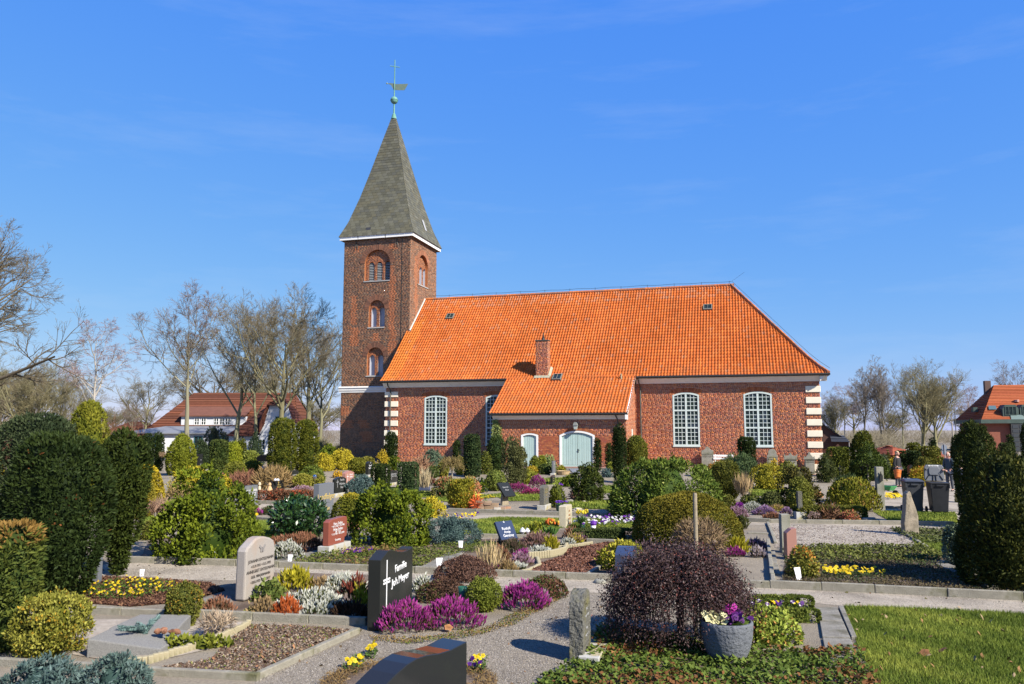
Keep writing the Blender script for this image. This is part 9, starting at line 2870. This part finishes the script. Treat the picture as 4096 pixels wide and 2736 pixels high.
# standing woman, head leant to her left, bucket in her right hand
pose_w = {'hil': (-.085, 0, .90), 'hir': (.085, 0, .90), 'knl': (-.09, -.01, .50), 'knr': (.10, -.02, .50), 'anl': (-.09, .03, .09), 'anr': (.12, .02, .09), 'tol': (-.11, -.10, .04), 'tor': (.17, -.09, .04),
   'shl': (-.165, 0, 1.39), 'shr': (.165, 0, 1.39), 'ell': (-.20, .03, 1.13), 'wrl': (-.17, -.06, .91), 'elr': (.26, .05, 1.14), 'wrr': (.27, -.02, .92), 'neck2': (.02, 0, 1.53)}
wl = G(3594, 1949)
person('blonde woman in black jacket and jeans carrying an orange bucket', wl, R(28), .98, blk, jean, M['black'], blond, pose_w, .05, False, R(12), R(-8), ('wrl', mat('green_glove', (0.03, 0.16, 0.08), 0.8)))
t = thing('bucket', 'orange plastic bucket held by the blonde woman', 'bucket', wl + Vector((-.12, -.22, .47)), R(20))
ora = mat('orange_plastic', (0.62, 0.15, 0.02), 0.4, (0.68, 0.19, 0.03), 4)
t.rotation_euler = (R(-14), R(16), R(20))
B().lathe([(.01, 0), (.125, 0), (.175, .34), (.185, .34), (.185, .36), (.165, .36), (.12, .02), (.01, .02)], 24).obj('pail', ora, t, smooth=False)
B().lathe([(.163, .20), (.172, .205), (.163, .21)], 20).lathe([(.17, .29), (.178, .295), (.17, .30)], 20).obj('ring', ora, t)
B().tube([(-.17, 0, .34), (-.10, 0, .44), (0, 0, .48), (.10, 0, .44), (.17, 0, .34)], .008, 6).obj('handle', M['black'], t)
# man with his back half turned behind the bins
pose_m = {'knl': (-.10, -.01, .50), 'knr': (.10, .0, .50), 'anl': (-.10, .02, .09), 'anr': (.11, .03, .09), 'tol': (-.12, -.11, .04), 'tor': (.13, -.10, .04),
   'ell': (-.24, -.02, 1.12), 'wrl': (-.16, -.20, .98), 'elr': (.25, .0, 1.12), 'wrr': (.20, -.18, .98), 'neck2': (0, -.02, 1.53)}
ml = GD(3766, 36.5)
person('grey haired balding man in dark fleece standing behind the open bin', ml, R(-62), 1.0, navy, jean, M['black'], greyh, pose_m, 0.0, True, R(-14), R(6), torso=1.1)
# person behind the tall yew whose arm reaches the bin lid
lid = G(3756, 2052)
al = Vector((lid.x + 1.04, lid.y + .40, 0))
blue = mat('blue_sleeve', (0.03, 0.04, 0.075), 0.9)
pose_a = {'knl': (-.10, -.01, .50), 'knr': (.10, .0, .50), 'anl': (-.10, .02, .09), 'anr': (.11, .03, .09), 'tol': (-.12, -.11, .04), 'tor': (.13, -.10, .04),
   'ell': (-.44, -.04, 1.28), 'wrl': (-.66, -.08, 1.40), 'elr': (.25, .0, 1.12), 'wrr': (.22, -.16, .92)}
person('person hidden behind the tall dark yew reaching an arm to the bin lid', al, R(10), 1.0, blue, jean, M['black'], greyh, pose_a, 0.0, False, R(-60), 0)
# ------------------------------------------------------------------ water post, wheelbarrow and other odds and ends
p = G(3513, 2044)
t = thing('tap_post', 'square concrete post with black tap beside the lawn', 'post', p, R(-8))
hz = ZA(1868, p.y)
w_ = 27 * MPP(p.y)
B().box(0, w_, 0, w_, -.05, hz).obj('post', M['g_old'], t, bevel=.01)
b = B()
b.prism([(w_ * .3, hz * .68), (w_ * .75, hz * .68), (w_ * .8, hz * .8), (w_ * .6, hz * .86), (w_ * .4, hz * .8)], -.07, -.005)
b.tube([(w_ * .55, -.03, hz * .85), (w_ * .55, -.05, hz * .90)], .015, 6)
b.obj('tap', M['black'], t)
B().box(-.35, -.02, .0, .3, -.05, .18).obj('trough_block', M['concrete'], t, bevel=.01)
t = thing('wheelbarrow', 'green wheelbarrow with yellow handles tipped behind the concrete post', 'wheelbarrow', G(3548, 1982), R(35))
t.scale = (.62, .62, .62)
gp = mat('green_tray', (0.06, 0.33, 0.10), 0.4, (0.08, 0.40, 0.13), 4)
yw = mat('yellow_wood', (0.55, 0.36, 0.10), 0.7)
b = B()
b.add([(-.28, -.35, .35), (.28, -.35, .35), (.28, .35, .35), (-.28, .35, .35), (-.40, -.55, .65), (.40, -.55, .65), (.40, .55, .65), (-.40, .55, .65)], [(0, 3, 2, 1), (0, 1, 5, 4), (1, 2, 6, 5), (2, 3, 7, 6), (3, 0, 4, 7)])
tr = b.obj('tray', gp, t)
sm__ = tr.modifiers.new('shell', 'SOLIDIFY')
sm__.thickness = .02
B().tube([(-.28, -.3, .33), (-.30, .4, .50), (-.32, 1.0, .60)], .022, 6).obj('handle', yw, t)
B().tube([(.28, -.3, .33), (.30, .4, .50), (.32, 1.0, .60)], .022, 6).obj('handle', yw, t)
B().tube([(.26, .25, .36), (.30, .5, .02)], .02, 6).obj('leg', yw, t)
B().tube([(-.26, .25, .36), (-.30, .5, .02)], .02, 6).obj('leg', yw, t)
B().tube([(-.04, -.62, .2), (.04, -.62, .2)], .2, 16).obj('wheel', M['black'], t)
B().tube([(-.2, -.3, .33), (-.05, -.62, .2)], .015, 6).tube([(.2, -.3, .33), (.05, -.62, .2)], .015, 6).obj('fork', M['black'], t)
# white bench at the church wall
s_ = -5.9
x_, y_ = CH[0] + UX * s_ - VX * .75, CH[1] + UY * s_ - VY * .75
t = thing('bench', 'white slatted bench at the church wall below the third window', 'bench', (x_, y_, terrain(x_, y_)), -PH)
for k_ in range(3):
 B().box(-.62, .62, -.22 + k_ * .15, -.10 + k_ * .15, .43, .465).obj('seat_slat', M['white'], t)
for k_ in range(2):
 B().box(-.62, .62, .25 + k_ * .02, .285 + k_ * .02, .58 + k_ * .17, .70 + k_ * .17).obj('back_slat', M['white'], t)
for sx in (-1, 1):
 B().box(sx * .5 - .03, sx * .5 + .03, -.2, -.14, 0, .43).obj('leg', M['white'], t)
 B().box(sx * .5 - .03, sx * .5 + .03, .29, .34, 0, .90).obj('leg', M['white'], t)
# watering cans and tub on the shelf below the first window
t = thing('can_stand', 'green and white watering cans on a small stand below the first window', 'can stand', G(1728, 1880))
B().tube([(0, 0, 0), (0, 0, .55)], .03, 6).box(-.25, .25, -.12, .12, .55, .6).obj('stand', M['zinc'], t)
B().lathe([(.12, .60), (.12, .86), (.10, .88)], 12, (.12, 0, 0)).obj('can', M['white'], t)
B().lathe([(.11, .60), (.11, .80), (.09, .82)], 12, (-.13, 0, 0)).obj('can', gp, t)
small('wooden_tub', 'round tan tub on the grave before the great door', 'tub', 2254, 1898, B().lathe([(.30, 0), (.36, .18), (.38, .2), (.34, .2), (.3, .1)], 20), mat('tan_tub', (0.50, 0.36, 0.20), 0.7))
small('water_barrel', 'small dark blue barrel before the white gable', 'barrel', 1036, 1830, B().lathe([(.3, 0), (.34, .3), (.3, .75), (.26, .78)], 14), mat('blue_barrel', (0.03, 0.06, 0.12), 0.5))
